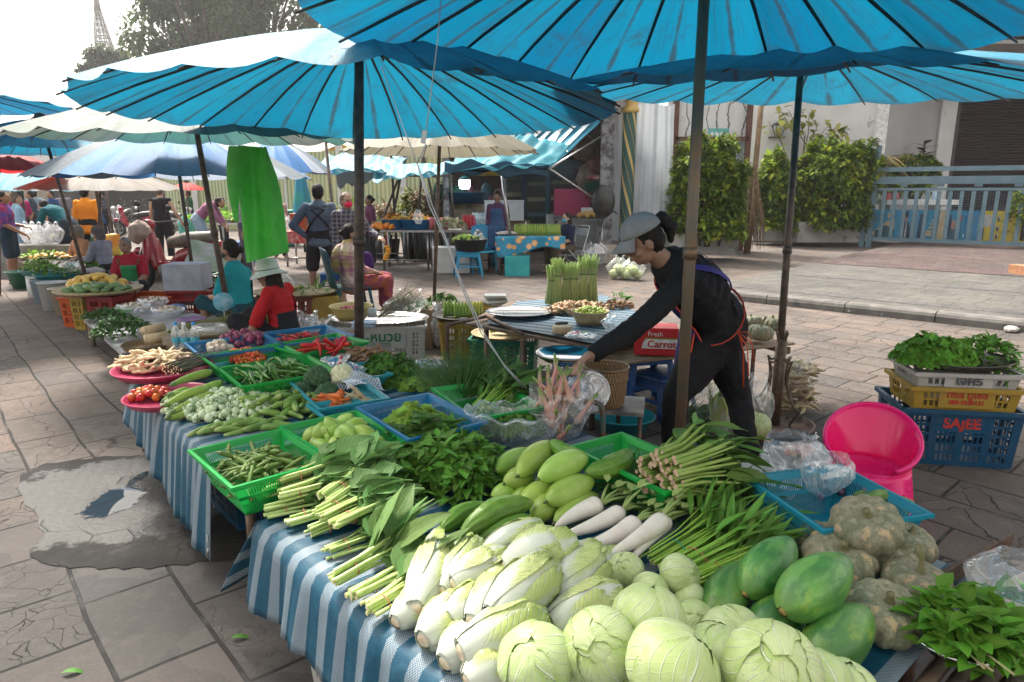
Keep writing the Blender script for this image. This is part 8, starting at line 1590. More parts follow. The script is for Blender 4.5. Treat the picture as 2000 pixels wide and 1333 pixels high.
for i,(px,pt,l)in enumerate(((1078,520,'left short lemongrass bundle tied in green'),(1090,505,'second lemongrass bundle from the left, taller'),(1108,515,'middle lemongrass bundle with a green tie'),(1124,514,'lemongrass bundle leaning right of the middle'),(1142,499,'tall lemongrass bundle second from the right'),(1160,500,'rightmost tall lemongrass bundle'))):
 p=P(px,598,.62)+V((0,.12,0));h=(Q(px,pt,p.y).z-.62);t=thing('lemongrass_bundle',l,'lemongrass',p,group='lemongrass bundles');b=MB();r_=RG(i)
 for k in range(34):a=k*2.4;q=math.sqrt(k/34);b.tube([(cos(a)*q*.055,sin(a)*q*.055,0),(cos(a)*q*.030,sin(a)*q*.030,h*.62),(cos(a)*q*.06+r_.uniform(-.01,.01),sin(a)*q*.06,h*r_.uniform(.93,1.04))],[.007,.005,.003],5)
 b.build('stalks',GRS_,t);b=MB();b.tube([(cos(a)*.034,sin(a)*.034,h*.62)for a in[j*2*PI/16 for j in range(17)]],.004,5);b.build('tie',MAT('dark green band',(.02,.14,.05),vary=0),t)
leafheap('small_leaf_tuft','single dark leaves sticking up beside the seller arm',P(1210,590,.62),.06,.05,.08,12,HLD,.09,.05,seed=55,cat='leaves');film_bag('grey bag of greens on the table by the seller arm',P(1205,650,.61),.12,.10,.13,CLR2,seed=34,neck=.5,handles=False)
# bananas trays
BNA=vegmat('green banana skin',(.16,.28,.04),(.28,.36,.06),rough=.4,scale=8,tip=(.10,.10,.04),tipz=(.93,1.),vary=.1,hue=.01,bump=.1)
def bananas(label,c,n,yaw,mat,sc=1.,group='banana hands',seed=0):
 t=thing('banana_hand',label,'bananas',c,yaw,group=group);r_=RG(seed)
 for row in range(2):
  for k in range(n):
   b=MB();x=(k-(n-1)/2)*.030*sc;y=row*.03;pts=[(x,y-.02+.045*sin(u*1.6)*1,.02+.13*u*sc*(1-.12*row))for u in[j/6 for j in range(7)]];b.tube(pts,[.008*sc,.014*sc,.016*sc,.016*sc,.015*sc,.011*sc,.004*sc],7);b.build('banana',mat,t)
 b=MB();b.tube([(-.03*n/2*sc,0,.01),(0,.01,.02),(.03*n/2*sc,0,.01)],.014*sc,6);b.build('stalk',mat,t);return t
BNY=vegmat('yellow green banana skin',(.34,.36,.05),(.44,.40,.08),rough=.4,scale=8,tip=(.12,.10,.04),tipz=(.93,1.),vary=.1,bump=.1)
ty=P(905,640,0);Yt=6.6;c1=at(905,Yt);t=crate('crate','mustard crate under the round tray of green bananas',c1,R(10),.5,.38,.36,YEL,cols=6,rows=4);tray('dark round tray of green bananas on the mustard crate',c1+V((-.02,0,.37)),.30,_mc['dark tray'],.04)
for i,(dx,dy,n,l)in enumerate(((-.15,.0,4,'greenest banana hand at the left of the dark tray'),(-.02,-.06,5,'banana hand in the middle of the dark tray'),(.12,-.03,4,'banana hand at the right of the dark tray'))):bananas(l,c1+V((dx,dy,.38)),n,R(10*i),BNA if i<2 else BNY,1.1,seed=i)
c2=at(975,5.9)+V((.05,0,0));t=crate('crate','teal green crate under the bananas behind the pipe frame',c2,R(-8),.56,.4,.34,GRC,cols=8,rows=4);tray('woven tray on the teal crate holding yellow-green bananas',c2+V((0,0,.345)),.30,WLT,.03)
for i,(dx,dy,n,l)in enumerate(((-.06,.0,4,'yellow-green banana hand at the left on the teal crate'),(.08,.05,5,'yellow-green banana hand in the middle on the teal crate'),(.22,.03,4,'yellow-green banana hand at the right on the teal crate'))):bananas(l,c2+V((dx,dy,.37)),n,R(-6*i),BNY,1.25,seed=5+i)
for i in range(4):b=MB();b.box((0,0,0),(.22-.02*(i%2),.16,.022));tag1(b,'foam_tray',FOAM if i%2==0 else MAT('grey pack',(.3,.27,.26),vary=0),('top','second','third','lowest')[i]+' pack in the small stack of foam trays behind the bananas','foam tray',at(966,7.0,.53-.028*i)+V((.01*(i%2),0,0)),rot=(0,0,.2*i),smooth=False)
c3=at(966,7.0);crate('crate','hidden mustard crate under the stack of foam trays',c3,0,.45,.34,.43,YEL,cols=5,rows=4)
leafheap('leaf_bundle','dark leafy roots beside the grey pole left of the bananas',at(858,7.2,.40),.16,.12,.10,90,HLD,.09,.04,seed=61,cat='greens');crate_box('brown carton under the dark leafy roots',at(856,7.2),R(5),.42,.3,.39,MAT('brown carton',(.30,.20,.12),vary=0))
film_bag('big white translucent bag standing on the paving between the crate and the pipe frame',P(873,682,0)+V((0,.1,0)),.225,.18,.42,BAG('white film',(.86,.88,.93),.62),seed=41,neck=.55,lean=(-.03,0));film_bag('clump of white plastic bags inside the big translucent bag',P(880,680,0)+V((0,.1,.02)),.17,.13,.22,BAG('white film2',(.85,.87,.93),.85),seed=42,neck=.8,handles=False)
basin('teal_bowl','teal plastic bowl partly behind the big white bag',P(832,668,0)+V((0,.2,.08)),.17,.12,.14,CYANB);leafheap('dark_greens','dark greens in a white bag behind the tray on the lettered crate',at(800,6.9,.42),.16,.12,.10,100,HLD,.08,.04,seed=62,cat='greens')
crate_box('low brown carton under the dark greens',at(802,6.95),0,.4,.3,.41,MAT('brown carton',(.30,.20,.12)))
wt=wc+V((0,0,.445));tray('wide steel tray on the lettered white crate',wt+V((.03,0,.0)),.44,STL,.035,sy=.72)
t=thing('colander','yellow plastic colander of small red shallots on the steel tray','colander',wt+V((-.22,-.02,.02)));b=MB();b.lathe([(0,0),(.12,0),(.16,.06),(.18,.12),(.195,.125),(.195,.115),(.175,.105),(.15,.05),(.11,.006),(0,.006)],36);b.build('bowl',PLAST('yellow colander',(.58,.46,.16),dirt=.3),t)
SHM=vegmat('shallot skin',(.35,.06,.08),(.5,.16,.14),rough=.35,bump=0);sb=MB();sb.ell((0,0,0),(.014,.014,.017),10,8);heapq('shallot','small red shallot in the yellow colander','shallot','shallots in the colander',[sb.mesh('shallot',SHM)],34,wt+V((-.22,-.02,.10)),.11,.10,.03,0,1.,63,flat_=1.)
needles('scallion_bundle','bundle of brown and green stems in clear plastic on the steel tray',wt+V((.04,-.02,.03)),(.8,.25,.35),60,.40,.13,MAT('stem brown green',(.34,.25,.17),(.10,.15,.06),scale=4,vary=0),7,h=.10,r0=.003);film_bag('clear plastic bag around the brown and green stems',wt+V((.20,.03,.02)),.19,.12,.20,CLR,seed=44,neck=.5,lean=(.1,.04))
b=MB();b.box((0,0,.03),(.20,.14,.05));mod_bevel(b.build('foam_box',MAT('pale blue foam',(.45,.56,.75),vary=0),label='small pale blue foam box on the corner of the lettered crate',cat='box',loc=wt+V((-.06,-.24,-.01)),rot=(0,0,.1),smooth=False),.01)
b=MB();b.lathe(bowlp(.125,.07,.075),32);tag1(b,'wok_bowl',MAT('dark enamel',(.03,.035,.04),(.06,.06,.065),rough=.25,vary=0),'dark bowl holding a clear bag right of the coriander','bowl',P(835,735,.46));film_bag('thin clear bag slumped in the dark bowl',P(835,730,.48),.09,.08,.09,CLR2,seed=45,neck=.7,handles=False);b=MB();b.lathe([(0,0),(.15,0),(.14,.46),(0,.46)],20);tag1(b,'bucket',FOAM,'pale bucket standing under the dark bowl','bucket',P(835,735,.46)-V((0,0,.46)))
# left back table area (second seller)
lowm=MAT('low plank',(.22,.17,.12),(.13,.1,.07),rough=.8,vary=0)
t=thing('low_table','low plank platform holding the second seller goods','table',P(330,690,0));o0=V(t.location);b=MB();pl=[P(238,690,.28),P(420,665,.28),P(470,622,.28),P(250,600,.28),P(165,625,.28)];b.add([p-o0 for p in pl]+[p-o0-V((0,0,.03))for p in pl],[(0,1,2,3,4),(9,8,7,6,5)]+[(i,i+5,(i+1)%5+5,(i+1)%5)for i in range(5)]);b.build('tabletop',MAT('grey sheet',(.35,.36,.38),(.24,.24,.25),rough=.5,vary=0),t,smooth=False)
for p in pl:b=MB();q=p-o0;b.tube([V((q.x*.93,q.y*.93,0)),V((q.x*.93,q.y*.93,.25))],.03,6);b.build('leg',lowm,t)
leafheap('basil_bush','dark glossy leafy heap at the left edge of the low platform',P(242,655,.30),.24,.20,.16,420,LEAF('kaffir leaf',(.02,.09,.02),(.05,.15,.03),amt=.5,rough=.3),.075,.035,seed=71);leafheap('leaf_pile','green leaves at the far left of the low platform',P(205,625,.29),.20,.14,.10,200,_mc['kaffir leaf'],.08,.035,seed=72)
for i,(px,l)in enumerate(((337,'left water bottle with a blue cap behind the pale roots'),(354,'middle water bottle with a white cap behind the pale roots'),(373,'right water bottle with a blue cap behind the pale roots'))):
 t=thing('water_bottle',l,'bottle',P(px,685,.42)+V((0,.08,0)),group='water bottles');b=MB();b.lathe([(0,0),(.032,0),(.034,.01),(.031,.05),(.034,.06),(.034,.11),(.030,.14),(.014,.17),(.013,.185)],20);b.build('bottle_body',BAG('bottle film',(.85,.88,.88),.45),t);b=MB();b.lathe([(0,.002),(.0345,.055),(.0345,.085)],20);b.build('bottle_label',MAT('label cyan',(.1,.5,.65),vary=0),t);b=MB();b.lathe([(.015,.180),(.015,.20),(0,.20)],14);b.build('cap',MAT('cap blue',(.02,.25,.6),vary=0)if i!=1 else wl,t)
b=MB();b.lathe([(0,0),(.07,0),(.07,.14),(0,.14)],20);tag1(b,'wooden_stump',lowm,'dark block supporting the water bottles','block',P(354,690,.28),scale=(2,1,1))
LOG=MAT('pale log skin',(.55,.42,.25),(.42,.31,.17),rough=.6,scale=14,bump=.2)
for i,(a,b_,c,d,l)in enumerate(((280,648,318,640,'upper pale banana stem log left of the bottles'),(283,664,328,658,'lower pale banana stem log left of the bottles'))):b=MB();b.tube([(0,0,0),(0,0,.22)],[.042,.046],18);me=b.mesh('stem_log',LOG);place(me,'stem_log',P(a,b_,.38),P(c,d,.38),.22,1.,label=l,cat='log',group='pale logs')
needles('long_bean_bundle','long thin green stems lying from the platform towards the fan',P(315,655,.33),(.9,.5,.12),60,.75,.12,MAT('straw green',(.25,.28,.08),(.35,.33,.14),scale=3,vary=0),8,h=.05,r0=.001);tray('round woven tray behind the bottles',P(410,655,.33),.24,WLT,.05);film_bag('white bag in the woven tray behind the bottles',P(415,652,.35),.17,.13,.08,BAG('white film2',(.85,.87,.93)),seed=46,neck=.8,handles=False);tray('small dark woven tray at the front of the low platform',P(290,682,.31),.20,WOVEN,.05)
r_=RG(77);cols=[(.75,.75,.74),(.6,.45,.4),(.7,.72,.8),(.25,.12,.3),(.55,.6,.25)]
for i,(px,py,l)in enumerate(((262,612,'pile of pinkish garlic on white paper'),(300,600,'white sheet with pale roots at the back of the platform'),(330,618,'white crumpled bag beside the blue pouch'),(375,628,'purple plate near the green tray'),(225,612,'green plastic tray at the left of the platform'))):
 c=P(px,py,.30);
 if i==3:basin('purple_plate',l,c,.13,.08,.03,MAT('purple plate',(.3,.15,.35),vary=0),'plate');continue
 if i==4:b=MB();b.box((0,0,.02),(.3,.18,.03));tag1(b,'green_tray',MAT('lime tray',(.15,.6,.05),vary=0),l,'tray',c,smooth=False);continue
 film_bag(l,c,.17,.13,.10,BAG('white film',(.86,.88,.93)),seed=80+i,neck=.9,handles=False);heapq('garlic_bulb','small pinkish garlic on the white paper' if i==0 else 'small pale bulb on the crumpled white bag','garlic','garlic on the platform',[GLN],14,c+V((0,0,.05)),.13,.09,.05,0,.9,90+i,flat_=1.)
b=MB();b.ell((0,0,.05),(.11,.08,.055),16,10);tag1(b,'blue_pouch',MAT('blue pouch',(.01,.06,.25),vary=0),'rounded dark blue pouch behind the platform near the pole','pouch',P(346,612,.28))
ct=at(545,8.3);crate('crate','terracotta crate under the woven tray behind the hat woman',ct+V((0.02,0,0)),R(5),.66,.45,.34,MAT('terracotta crate',(.25,.07,.05),vary=0),cols=7,rows=4);crate_box('yellow printed carton at the right of the terracotta crate',ct+V((.5,.02,0)),R(5),.34,.36,.34,MAT('ochre carton',(.42,.28,.05),vary=0));tray('wide woven tray of bagged goods behind the hat woman',ct+V((.1,0,.35)),.52,WLT,.04,sy=.75)
for i,(dx,l)in enumerate(((-.14,'clear bag with green beans on the woven tray'),(.0,'clear bag of dark greens on the woven tray'))):film_bag(l,ct+V((dx,-.02,.38)),.13,.10,.20,CLR2,seed=60+i,neck=.35);leafheap('bagged_greens','greens in the '+('left' if i==0 else 'right')+' bag on the woven tray',ct+V((dx,-.02,.39)),.09,.07,.08,50,HLD,.07,.03,seed=63+i,cat='greens')
heapq('banana','yellowing banana on the back of the woven tray','banana','bananas on the woven tray',[centred(gourd(9,.15,.016,.02,0,.3),.15).mesh('banana',[BNY,STG])],9,ct+V((-.1,.2,.38)),.18,.08,.05,0,1.2,64);leafheap('pandan_leaves','flat green leaves at the right of the woven tray',ct+V((.38,0,.38)),.2,.12,.05,40,HL,.22,.03,seed=66,cat='leaves')
bg_=at(575,6.6);t=thing('handled_basket','turquoise basket full of white shopping bags right of the hat woman','basket',bg_);b=MB();b.lathe(bowlp(.19,.13,.20),28);b.build('basket_wall',CYANB,t)
for i,(dx,dy,l)in enumerate(((-.10,0,'white shopping bag standing left in the turquoise basket'),(.04,.05,'white shopping bag in the middle of the turquoise basket'),(.14,-.03,'open white bag at the right of the turquoise basket'))):film_bag(l,bg_+V((dx,dy,.05)),.12,.11,.36-.03*i,BAG('white film',(.86,.88,.93)),seed=50+i,neck=.8,lean=(.06*(i-1),0))
b=MB();b.lathe(bowlp(.12,.09,.13),26);tag1(b,'wicker_bowl',WOVEN,'small brown wicker bowl behind the hat woman back','basket',at(590,6.3,.12))
stool('low wooden-brown stool under the hat woman',at(540,6.1),R(78),lowm,h=.2,w=.26);stool('low dark stool under the turquoise woman',at(455,7.2),R(72),lowm,h=.22,w=.26);stool('low stool under the old woman in red',at(243,9.3),R(10),lowm,h=.22,w=.28)
# old woman's mango stall
MY=vegmat('yellow mango skin',(.72,.42,.06),(.66,.48,.14),rough=.35,scale=6,vary=.1,bump=0);MG_=vegmat('green mango skin',(.10,.20,.07),(.16,.26,.10),rough=.35,scale=6,vary=.2,bump=0)
def mng(m,n):b=MB();b.lathe([(.042*max(.03,sin(PI*i/12))**.65,.13*i/12)for i in range(13)],12,fn=lambda th,t,r,z:(r*(1-.15*abs(sin(th))),z));return centred(b,.13).mesh(n,m)
MYm,MGm=mng(MY,'yellow_mango'),mng(MG_,'green_mango')
mt=at(172,8.0,.42);t=thing('woven_tray','round woven tray of yellow and green mangoes','tray',mt);b=MB();b.lathe([(0,0),(.40,0),(.46,.02),(.47,.045),(.455,.045),(.0,.012)],40);b.build('tray_body',WLT,t);heapq('yellow_mango','ripe yellow mango at the back of the woven tray','mango','yellow mangoes',[MYm],38,mt+V((-.10,.12,.02)),.32,.22,.16,R(0),1.05,70,dirs=R(80),jit=.35,flat_=.2);heapq('dark_green_mango','dark green mango at the front of the woven tray','mango','green mangoes on the woven tray',[MGm],34,mt+V((.08,-.15,.02)),.34,.20,.10,R(0),1.05,71,dirs=R(85),jit=.3,flat_=.2)
mo=V((mt.x,mt.y,0));crate('crate','dark red crate under the front of the mango tray',mo+V((.16,-.10,0)),R(-12),.36,.3,.40,REDC,cols=4,rows=4);crate('crate','mustard basket under the left of the mango tray',mo+V((-.14,-.05,0)),R(-12),.18,.3,.40,YEL,cols=3,rows=4);crate('crate','orange basket at the far left under the mango tray',mo+V((-.36,.10,0)),R(-12),.2,.28,.36,ORC,cols=3,rows=3)
oc=at(277,8.4);crate('crate','orange slotted crate right of the mango tray with a red handle bag',oc,R(3),.62,.42,.34,ORC,cols=6,rows=3);b=MB();b.tube([(-.1,0,0),(-.08,0,.16),(0,0,.2),(.08,0,.16),(.1,0,0)],.012,6);tag1(b,'basket_ring',REDC,'red basket handle rising behind the orange crate rim','handle',oc+V((-.30,.0,.30)))
pillow('paper_fan','white cardboard fan propped on the orange crate',oc+V((-.22,.02,.42)),.10,.14,.01,FOAM,(1.3,0,.3),cat='fan')
rc=at(362,8.4);crate('crate','dark red crate under the white-covered box behind the pole',rc,R(4),.56,.42,.30,REDC,cols=6,rows=3);crate('crate','smaller red crate stacked between the dark red crate and the white box',rc+V((-.02,0,.30)),R(4),.50,.38,.10,REDC,cols=5,rows=1);crate_box('white-draped box stacked on the red crates',rc+V((-.06,0,.40)),R(4),.46,.36,.32,MAT('white drape',(.40,.42,.48),(.3,.32,.38),rough=.7,scale=6,bump=.3,bs=12,vary=0));basin('black_pan','flat black pan on the red crate beside the pole',rc+V((.10,-.25,.26)),.18,.15,.02,dark(),'pan')
for i,(px,Y,hh,m_,l)in enumerate(((62,9.8,.34,PLAST('pale blue bucket',(.42,.55,.65),dirt=.3),'pale blue bucket first in the row of buckets'),(78,9.2,.38,FOAM,'white bucket in the middle of the row at left'),(102,8.8,.36,PLAST('cream bucket',(.60,.52,.40),dirt=.3),'printed white bucket at the right end of the row'))):basin('bucket',l,at(px,Y),.17,.13,hh,m_,'bucket',group='buckets at left')
GH=[(92,9.9,.40,.30,.14,HL,'bright leafy greens in the blue tray over the buckets'),(78,11.,.42,.32,.16,HLD,'round heap of dark green leaves at left'),(62,10.4,.40,.26,.10,HL,'light green leaves low at the left edge'),(135,10.4,.44,.26,.12,COR,'small herb heap in the teal tray at left'),(72,12.6,.55,.3,.1,CEL,'light cabbage leaves on the brown basket at far left')]
for i,(px,Y,rx_,ry_,h_,mm,l)in enumerate(GH):c=at(px,Y,.40);leafheap('greens_heap',l,c,rx_*.7,ry_*.8,h_,150,mm,.10,.05,seed=100+i,cat='greens');basin('goods_tray','tray under the '+l[:40].rsplit(' ',1)[0],at(px,Y,.34),rx_*.72,rx_*.6,.07,(CYANB,WOVEN,CYANB,CYANB,WOVEN)[i],'tray');b=MB();b.lathe([(0,0),(rx_*.55,0),(rx_*.55,.34),(0,.34)],16);tag1(b,'tub',(YEL,WOVEN,FOAM,WOVEN,lowm)[i],'tub supporting the '+l[:36].rsplit(' ',1)[0],'tub',at(px,Y,0))
heapq('yellow_fruit','yellow fruit in the flat heap at far left','fruit','yellow fruits at far left',[MYm],30,at(92,11.8,.42),.42,.24,.10,0,.9,110);b=MB();b.box((0,0,.2),(.95,.5,.4));tag1(b,'low_bench',lowm,'dark bench under the yellow fruit at far left','bench',at(92,11.8),smooth=False)
for i,(px,Y,rz_)in enumerate(((118,9.9,.1),(105,10.2,.3),(128,10.1,-.2))):film_bag(('left','front','right')[i]+' one of the three crumpled clear bags of herbs at left',at(px,Y,.42),.15,.13,.15,CLR2,seed=120+i,neck=.6,handles=False)
for i,(px,Y)in enumerate(((50,13),(64,12.8),(78,13.2),(97,12.9))):film_bag(('first','second','third','fourth')[i]+' white shopping bag from the left at the bending man stall',at(px,Y,.62),.18,.15,.34,BAG('white film',(.86,.88,.93)),seed=130+i,neck=.4)
b=MB();b.box((0,0,.3),(1.7,.7,.6));tag1(b,'stall_bench',MAT('grey stall',(.22,.21,.2),vary=0),'grey bench under the white shopping bags at far left','bench',at(74,13.0),smooth=False);basin('green_tub','green plastic tub on the paving behind the shopper at the left edge',at(38,11.4),.34,.26,.28,PLAST('green tub',(.01,.16,.09)),'tub')
chair('dark green plastic chair at left behind the seated woman with headscarf',at(150,12.8),R(150),PLAST('green chair',(.01,.10,.06)))
film_bag('round pale cloth bundle beside the woman with the headscarf',at(150,10.3,.30),.28,.2,.16,MAT('pale sack',(.40,.36,.38),rough=.8,vary=0),seed=140,neck=.5,handles=False,cat='sack')
b=MB();b.box((0,0,.35),(2.6,.7,.06));b.box((0,0,.17),(2.2,.5,.34));tag1(b,'goods_bench',lowm,'dark bench with goods behind the old woman in red','bench',at(225,12.5),smooth=False);pillow('orange_bag','orange and white printed bag on the bench behind the thin poles',at(200,12.5,.62),.42,.40,.14,MAT('orange bag',(.75,.25,.02),(.7,.5,.1),scale=3,vary=0),(R(80),0,.2),cat='bag')
frill('greens_heap','small green heap at the right end of the dark bench',at(248,12.5,.40),.35,.2,.08,120,CEL,0,.04,seed=150,cat='greens')
# MOTORBIKES, STALLS, SHOP GOODS
TYRE=MAT('tyre rubber',(.02,.02,.02),(.035,.033,.03),rough=.8,vary=0);CHR=MAT('chrome',(.5,.5,.5),rough=.2,metal=1.,vary=0)
def motorbike(label,c,rz,paint,seat=None,legshield=True,group='parked motorbikes',scale=1.,lean=.12,basket=False):
 t=thing('motorbike',label,'motorbike',c,(0,lean,rz),group=group,scale=scale)
 def wheel(y):
  w=obj('wheel',None,t);w.location=(0,y,.28);b=MB();b.tube([(0,.235*cos(a),.235*sin(a))for a in[i*2*PI/28 for i in range(29)]],.045,8,flat=1.,cap=False);b.build('tyre',TYRE,w);b=MB();b.tube([(0,.195*cos(a),.195*sin(a))for a in[i*2*PI/28 for i in range(29)]],.014,6,cap=False)
  for k in range(8):a=k*PI/4;b.tube([(0,0,0),(0,.19*cos(a),.19*sin(a))],.006,4)
  b.tube([(-.06,0,0),(.06,0,0)],.03,8);b.build('rim',CHR,w)
 wheel(.62);wheel(-.58)
 b=MB();b.tube([(.06,.62,.28),(.06,.50,.62),(.0,.42,.86)],.02,6);b.tube([(-.06,.62,.28),(-.06,.50,.62),(.0,.42,.86)],.02,6);b.build('fork',CHR,t)
 B=Blob();B.C([(0,.66,.55),(0,.62,.59),(0,.48,.56)],[.05,.06,.05]);B.C([(0,.45,.90),(0,.36,.62),(0,.30,.40)],[.075,.085,.07]);B.C([(-.10,.40,.74),(-.15,.34,.45)],[.04,.05]);B.C([(.10,.40,.74),(.15,.34,.45)],[.04,.05]);B.C([(0,.30,.38),(0,.0,.40),(0,-.15,.52),(0,-.45,.62),(0,-.78,.72)],[.06,.07,.11,.11,.05]);B.E((0,.44,.96),(.10,.09,.08));B.go('body',paint,t,.016,4)
 B=Blob();B.C([(0,.02,.72),(0,-.25,.76),(0,-.62,.80)],[.085,.11,.09]);B.go('saddle',seat or dark(),t,.018,4)
 b=MB();b.box((0,.02,.30),(.2,.34,.2));b.tube([(0,-.58,.28),(0,-.05,.3)],.03,6);b.tube([(.1,.05,.25),(.14,-.3,.22),(.14,-.75,.32)],.035,8);mod_bevel(b.build('engine',MAT('engine grey',(.12,.12,.12),rough=.4,metal=.6,vary=0),t),.02)
 b=MB();b.tube([(-.34,.28,1.04),(-.12,.40,1.0),(.12,.40,1.0),(.34,.28,1.04)],.014,6);b.build('handlebar',dark(),t);
 for s in(-1,1):b=MB();b.tube([(s*.2,.38,1.02),(s*.26,.36,1.2)],.006,4);b.ell((s*.27,.35,1.22),(.06,.015,.04),10,6);b.build('mirror',dark(),t)
 b=MB();b.ell((0,.52,.95),(.07,.04,.06),12,8);b.build('headlight',MAT('lamp glass',(.6,.6,.6),rough=.15,vary=0),t)
 b=MB();b.ell((0,-.80,.70),(.06,.03,.04),10,6);b.build('tail_light',MAT('tail red',(.5,.01,.01),rough=.2,vary=0),t)
 return t
RP=MAT('bike red',(.28,.01,.02),(.22,.008,.015),rough=.25,coat=.5,vary=0);BP=MAT('bike blue',(.01,.12,.42),rough=.3,vary=0);WP=MAT('bike white',(.5,.5,.5),rough=.3,vary=0);KP=MAT('bike black',(.03,.03,.035),rough=.3,vary=0);
m1=motorbike('red step-through motorbike with a towel-wrapped handlebar and brown saddle parked mid-left',at(322,10.6),R(72),RP,seat=MAT('brown saddle',(.10,.075,.06),(.2,.16,.13),scale=10,vary=0),scale=1.12)
B=Blob();B.E((0,0,0),(.16,.14,.14));B.E((-.08,.05,-.09),(.13,.1,.12));o=B.go('towel',MAT('pinkish towel',(.50,.38,.32),(.4,.3,.26),rough=.9,bump=.4,vary=0),None,.02,4,(.05,.08));o['label']='pinkish cloth bundled over the handlebar of the red motorbike';o['category']='towel';o.location=V((Q(272,442,10.5).x,10.5,1.0))
pillow('cardboard_sheet','large pale printed cardboard leaning behind the red motorbike saddle',at(400,10.3,.62),.62,.42,.015,MAT('printed card',(.50,.52,.50),(.30,.40,.28),scale=3.5,vary=0),(R(70),.2,.3),cat='cardboard')
crate('crate','green crate behind the motorbike under the cardboard',at(378,10.9),R(8),.5,.35,.3,GRC,cols=4,rows=3)
m2=motorbike('blue motorbike parked at far left with a white front',at(192,24.5),R(215),BP,scale=1.05)
m3=motorbike('white motorbike with its front wheel turned towards the market',at(232,25.),R(200),WP);m4=motorbike('red and white motorbike right of the white one',at(262,24.),R(110),MAT('bike crimson',(.35,.01,.04),rough=.3,vary=0));
m5=motorbike('dark motorbike behind the man in the tank top',at(290,25.5),R(170),KP);m6=dup(m5,loc=at(246,27),rot=(0,.1,R(190)),label='dark motorbike standing behind the white and red ones');m7=dup(m3,loc=at(352,24),rot=(0,.1,R(250)),label='pale scooter beside the gas cylinder');m8=dup(m5,loc=at(85,22),rot=(0,.1,R(100)),label='dark motorbike at far left behind the bending man')
b=MB();b.lathe([(0,0),(.16,0),(.17,.05),(.17,.5),(.14,.62),(.05,.66),(.05,.75),(0,.75)],20);tag1(b,'gas_cylinder',MAT('teal cylinder',(.05,.28,.24),rough=.5,vary=0),'teal gas cylinder far back right of the tank-top man','gas cylinder',at(360,20),scale=1.3)
t=thing('closed_umbrella','closed green and blue parasol standing by the fence behind the grey-shirted man','umbrella',at(590,18.));b=MB();b.lathe([(.01,2.25),(.12,1.9),(.22,1.2),(.26,.85)],16,fn=lambda th,tt,r,z:(r*(1+.2*sin(5*th)),z));b.build('canopy',MAT('closed canopy',(.01,.28,.22),(.01,.2,.35),scale=2,vary=0),t);b=MB();b.tube([(0,0,0),(0,0,2.3)],.03,6);b.build('pole',dark(),t)
b=MB();b.box((0,0,.5),(.6,.7,.95));b.box((0,0,1.0),(.68,.78,.08));mod_bevel(b.build('wheelie_bin',PLAST('green bin',(.01,.20,.14)),label='green wheeled bin beside the closed parasol',cat='bin',loc=at(556,20),smooth=False),.03)
def stall_table(label,px0,px1,Y,h,topm,dep=.7,legm=None,skirt=0.):
 a,c=at(px0,Y),at(px1,Y);t=thing('stall_table',label,'table',(a+c)/2);w=(c-a).length;b=MB();b.box((0,dep/2,h-.02),(w,dep,.04));b.build('tabletop',topm,t,smooth=False)
 for sx in(-1,1):
  for y in(.04,dep-.04):b=MB();b.tube([(sx*(w/2-.05),y,0),(sx*(w/2-.05),y,h-.03)],.022,6);b.build('leg',legm or steel(),t)
 b=MB();b.tube([(-w/2+.05,.04,h*.25),(w/2-.05,.04,h*.25)],.015,5);b.build('stretcher',legm or steel(),t)
 if skirt:b=MB();b.grid(lambda u,v:V(((u-.5)*(w+.05),-.03+.03*sin(u*26)*v,h+.004-skirt*v)),60,5);b.build('cloth_skirt',topm,t)
 return t
RCL=MAT('red floral cloth',(.55,.03,.03),(.6,.35,.3),scale=14,vary=0);stall_table('red-clothed table behind the green bag and grey-shirted man',548,600,14.5,.74,RCL,skirt=.25)
crate_box('orange cooler box on the red-clothed table',at(582,14.7,.75),0,.3,.3,.36,ORC,'box','cooler_box');film_bag('clear bag on the red-clothed table',at(560,14.6,.75),.16,.14,.3,CLR2,seed=151,neck=.5)
stall_table('far stall table with pale vegetables right of the purple-shirted man',405,470,17,.8,FOAM);
r_=RG(31)
for i in range(5):basin('vegetable_bowl',('first','second','third','fourth','fifth')[i]+' bowl from the left on the far stall with pale vegetables',at(412+i*12,17.3,.81),.22,.16,.12,(GREENB,FOAM,CYANB,FOAM,YEL)[i],'bowl');
frill('greens_heap','pale yellow-green vegetables on the far stall table',at(436,17.3,.88),1.0,.3,.18,200,CEL,0,.07,seed=152,cat='greens')
crate_box('white slatted box stacked under the far stall table',at(452,13.8),0,.55,.4,.45,WHC);crate_box('blue box under the far stall by the bag',at(470,15.0),0,.4,.4,.5,BP)
# flower stall
WT=MAT('grey white table',(.42,.40,.38),(.30,.28,.27),rough=.6,scale=6,vary=0)
s1=stall_table('pale metal table of garlands and blue basins at the flower stall',740,838,13.9,.80,WT);s2=stall_table('second pale table with red bottles beside the apron vendor',838,958,13.9,.80,WT)
stall_table('back table crowded with plastic packs behind the dark pole',680,790,15.2,.86,WT)
for i,(px,l)in enumerate(((768,'left blue basin of orange marigolds'),(812,'wide blue basin of flowers on the flower table'))):
 c=at(px,14.2,.81);basin('blue_basin',l,c,.26+.10*i,.20+.08*i,.20,PLAST('basin blue',(.01,.16,.42)),group='flower basins');frill('marigolds','orange and yellow marigolds in the '+('left' if i==0 else 'wide')+' blue basin',c+V((0,0,.16)),.24+.08*i,.2,.14,90,MAT('marigold',(.75,.28,.02),(.75,.45,.03),scale=9,vary=0),0,.05,seed=160+i,cat='flowers')
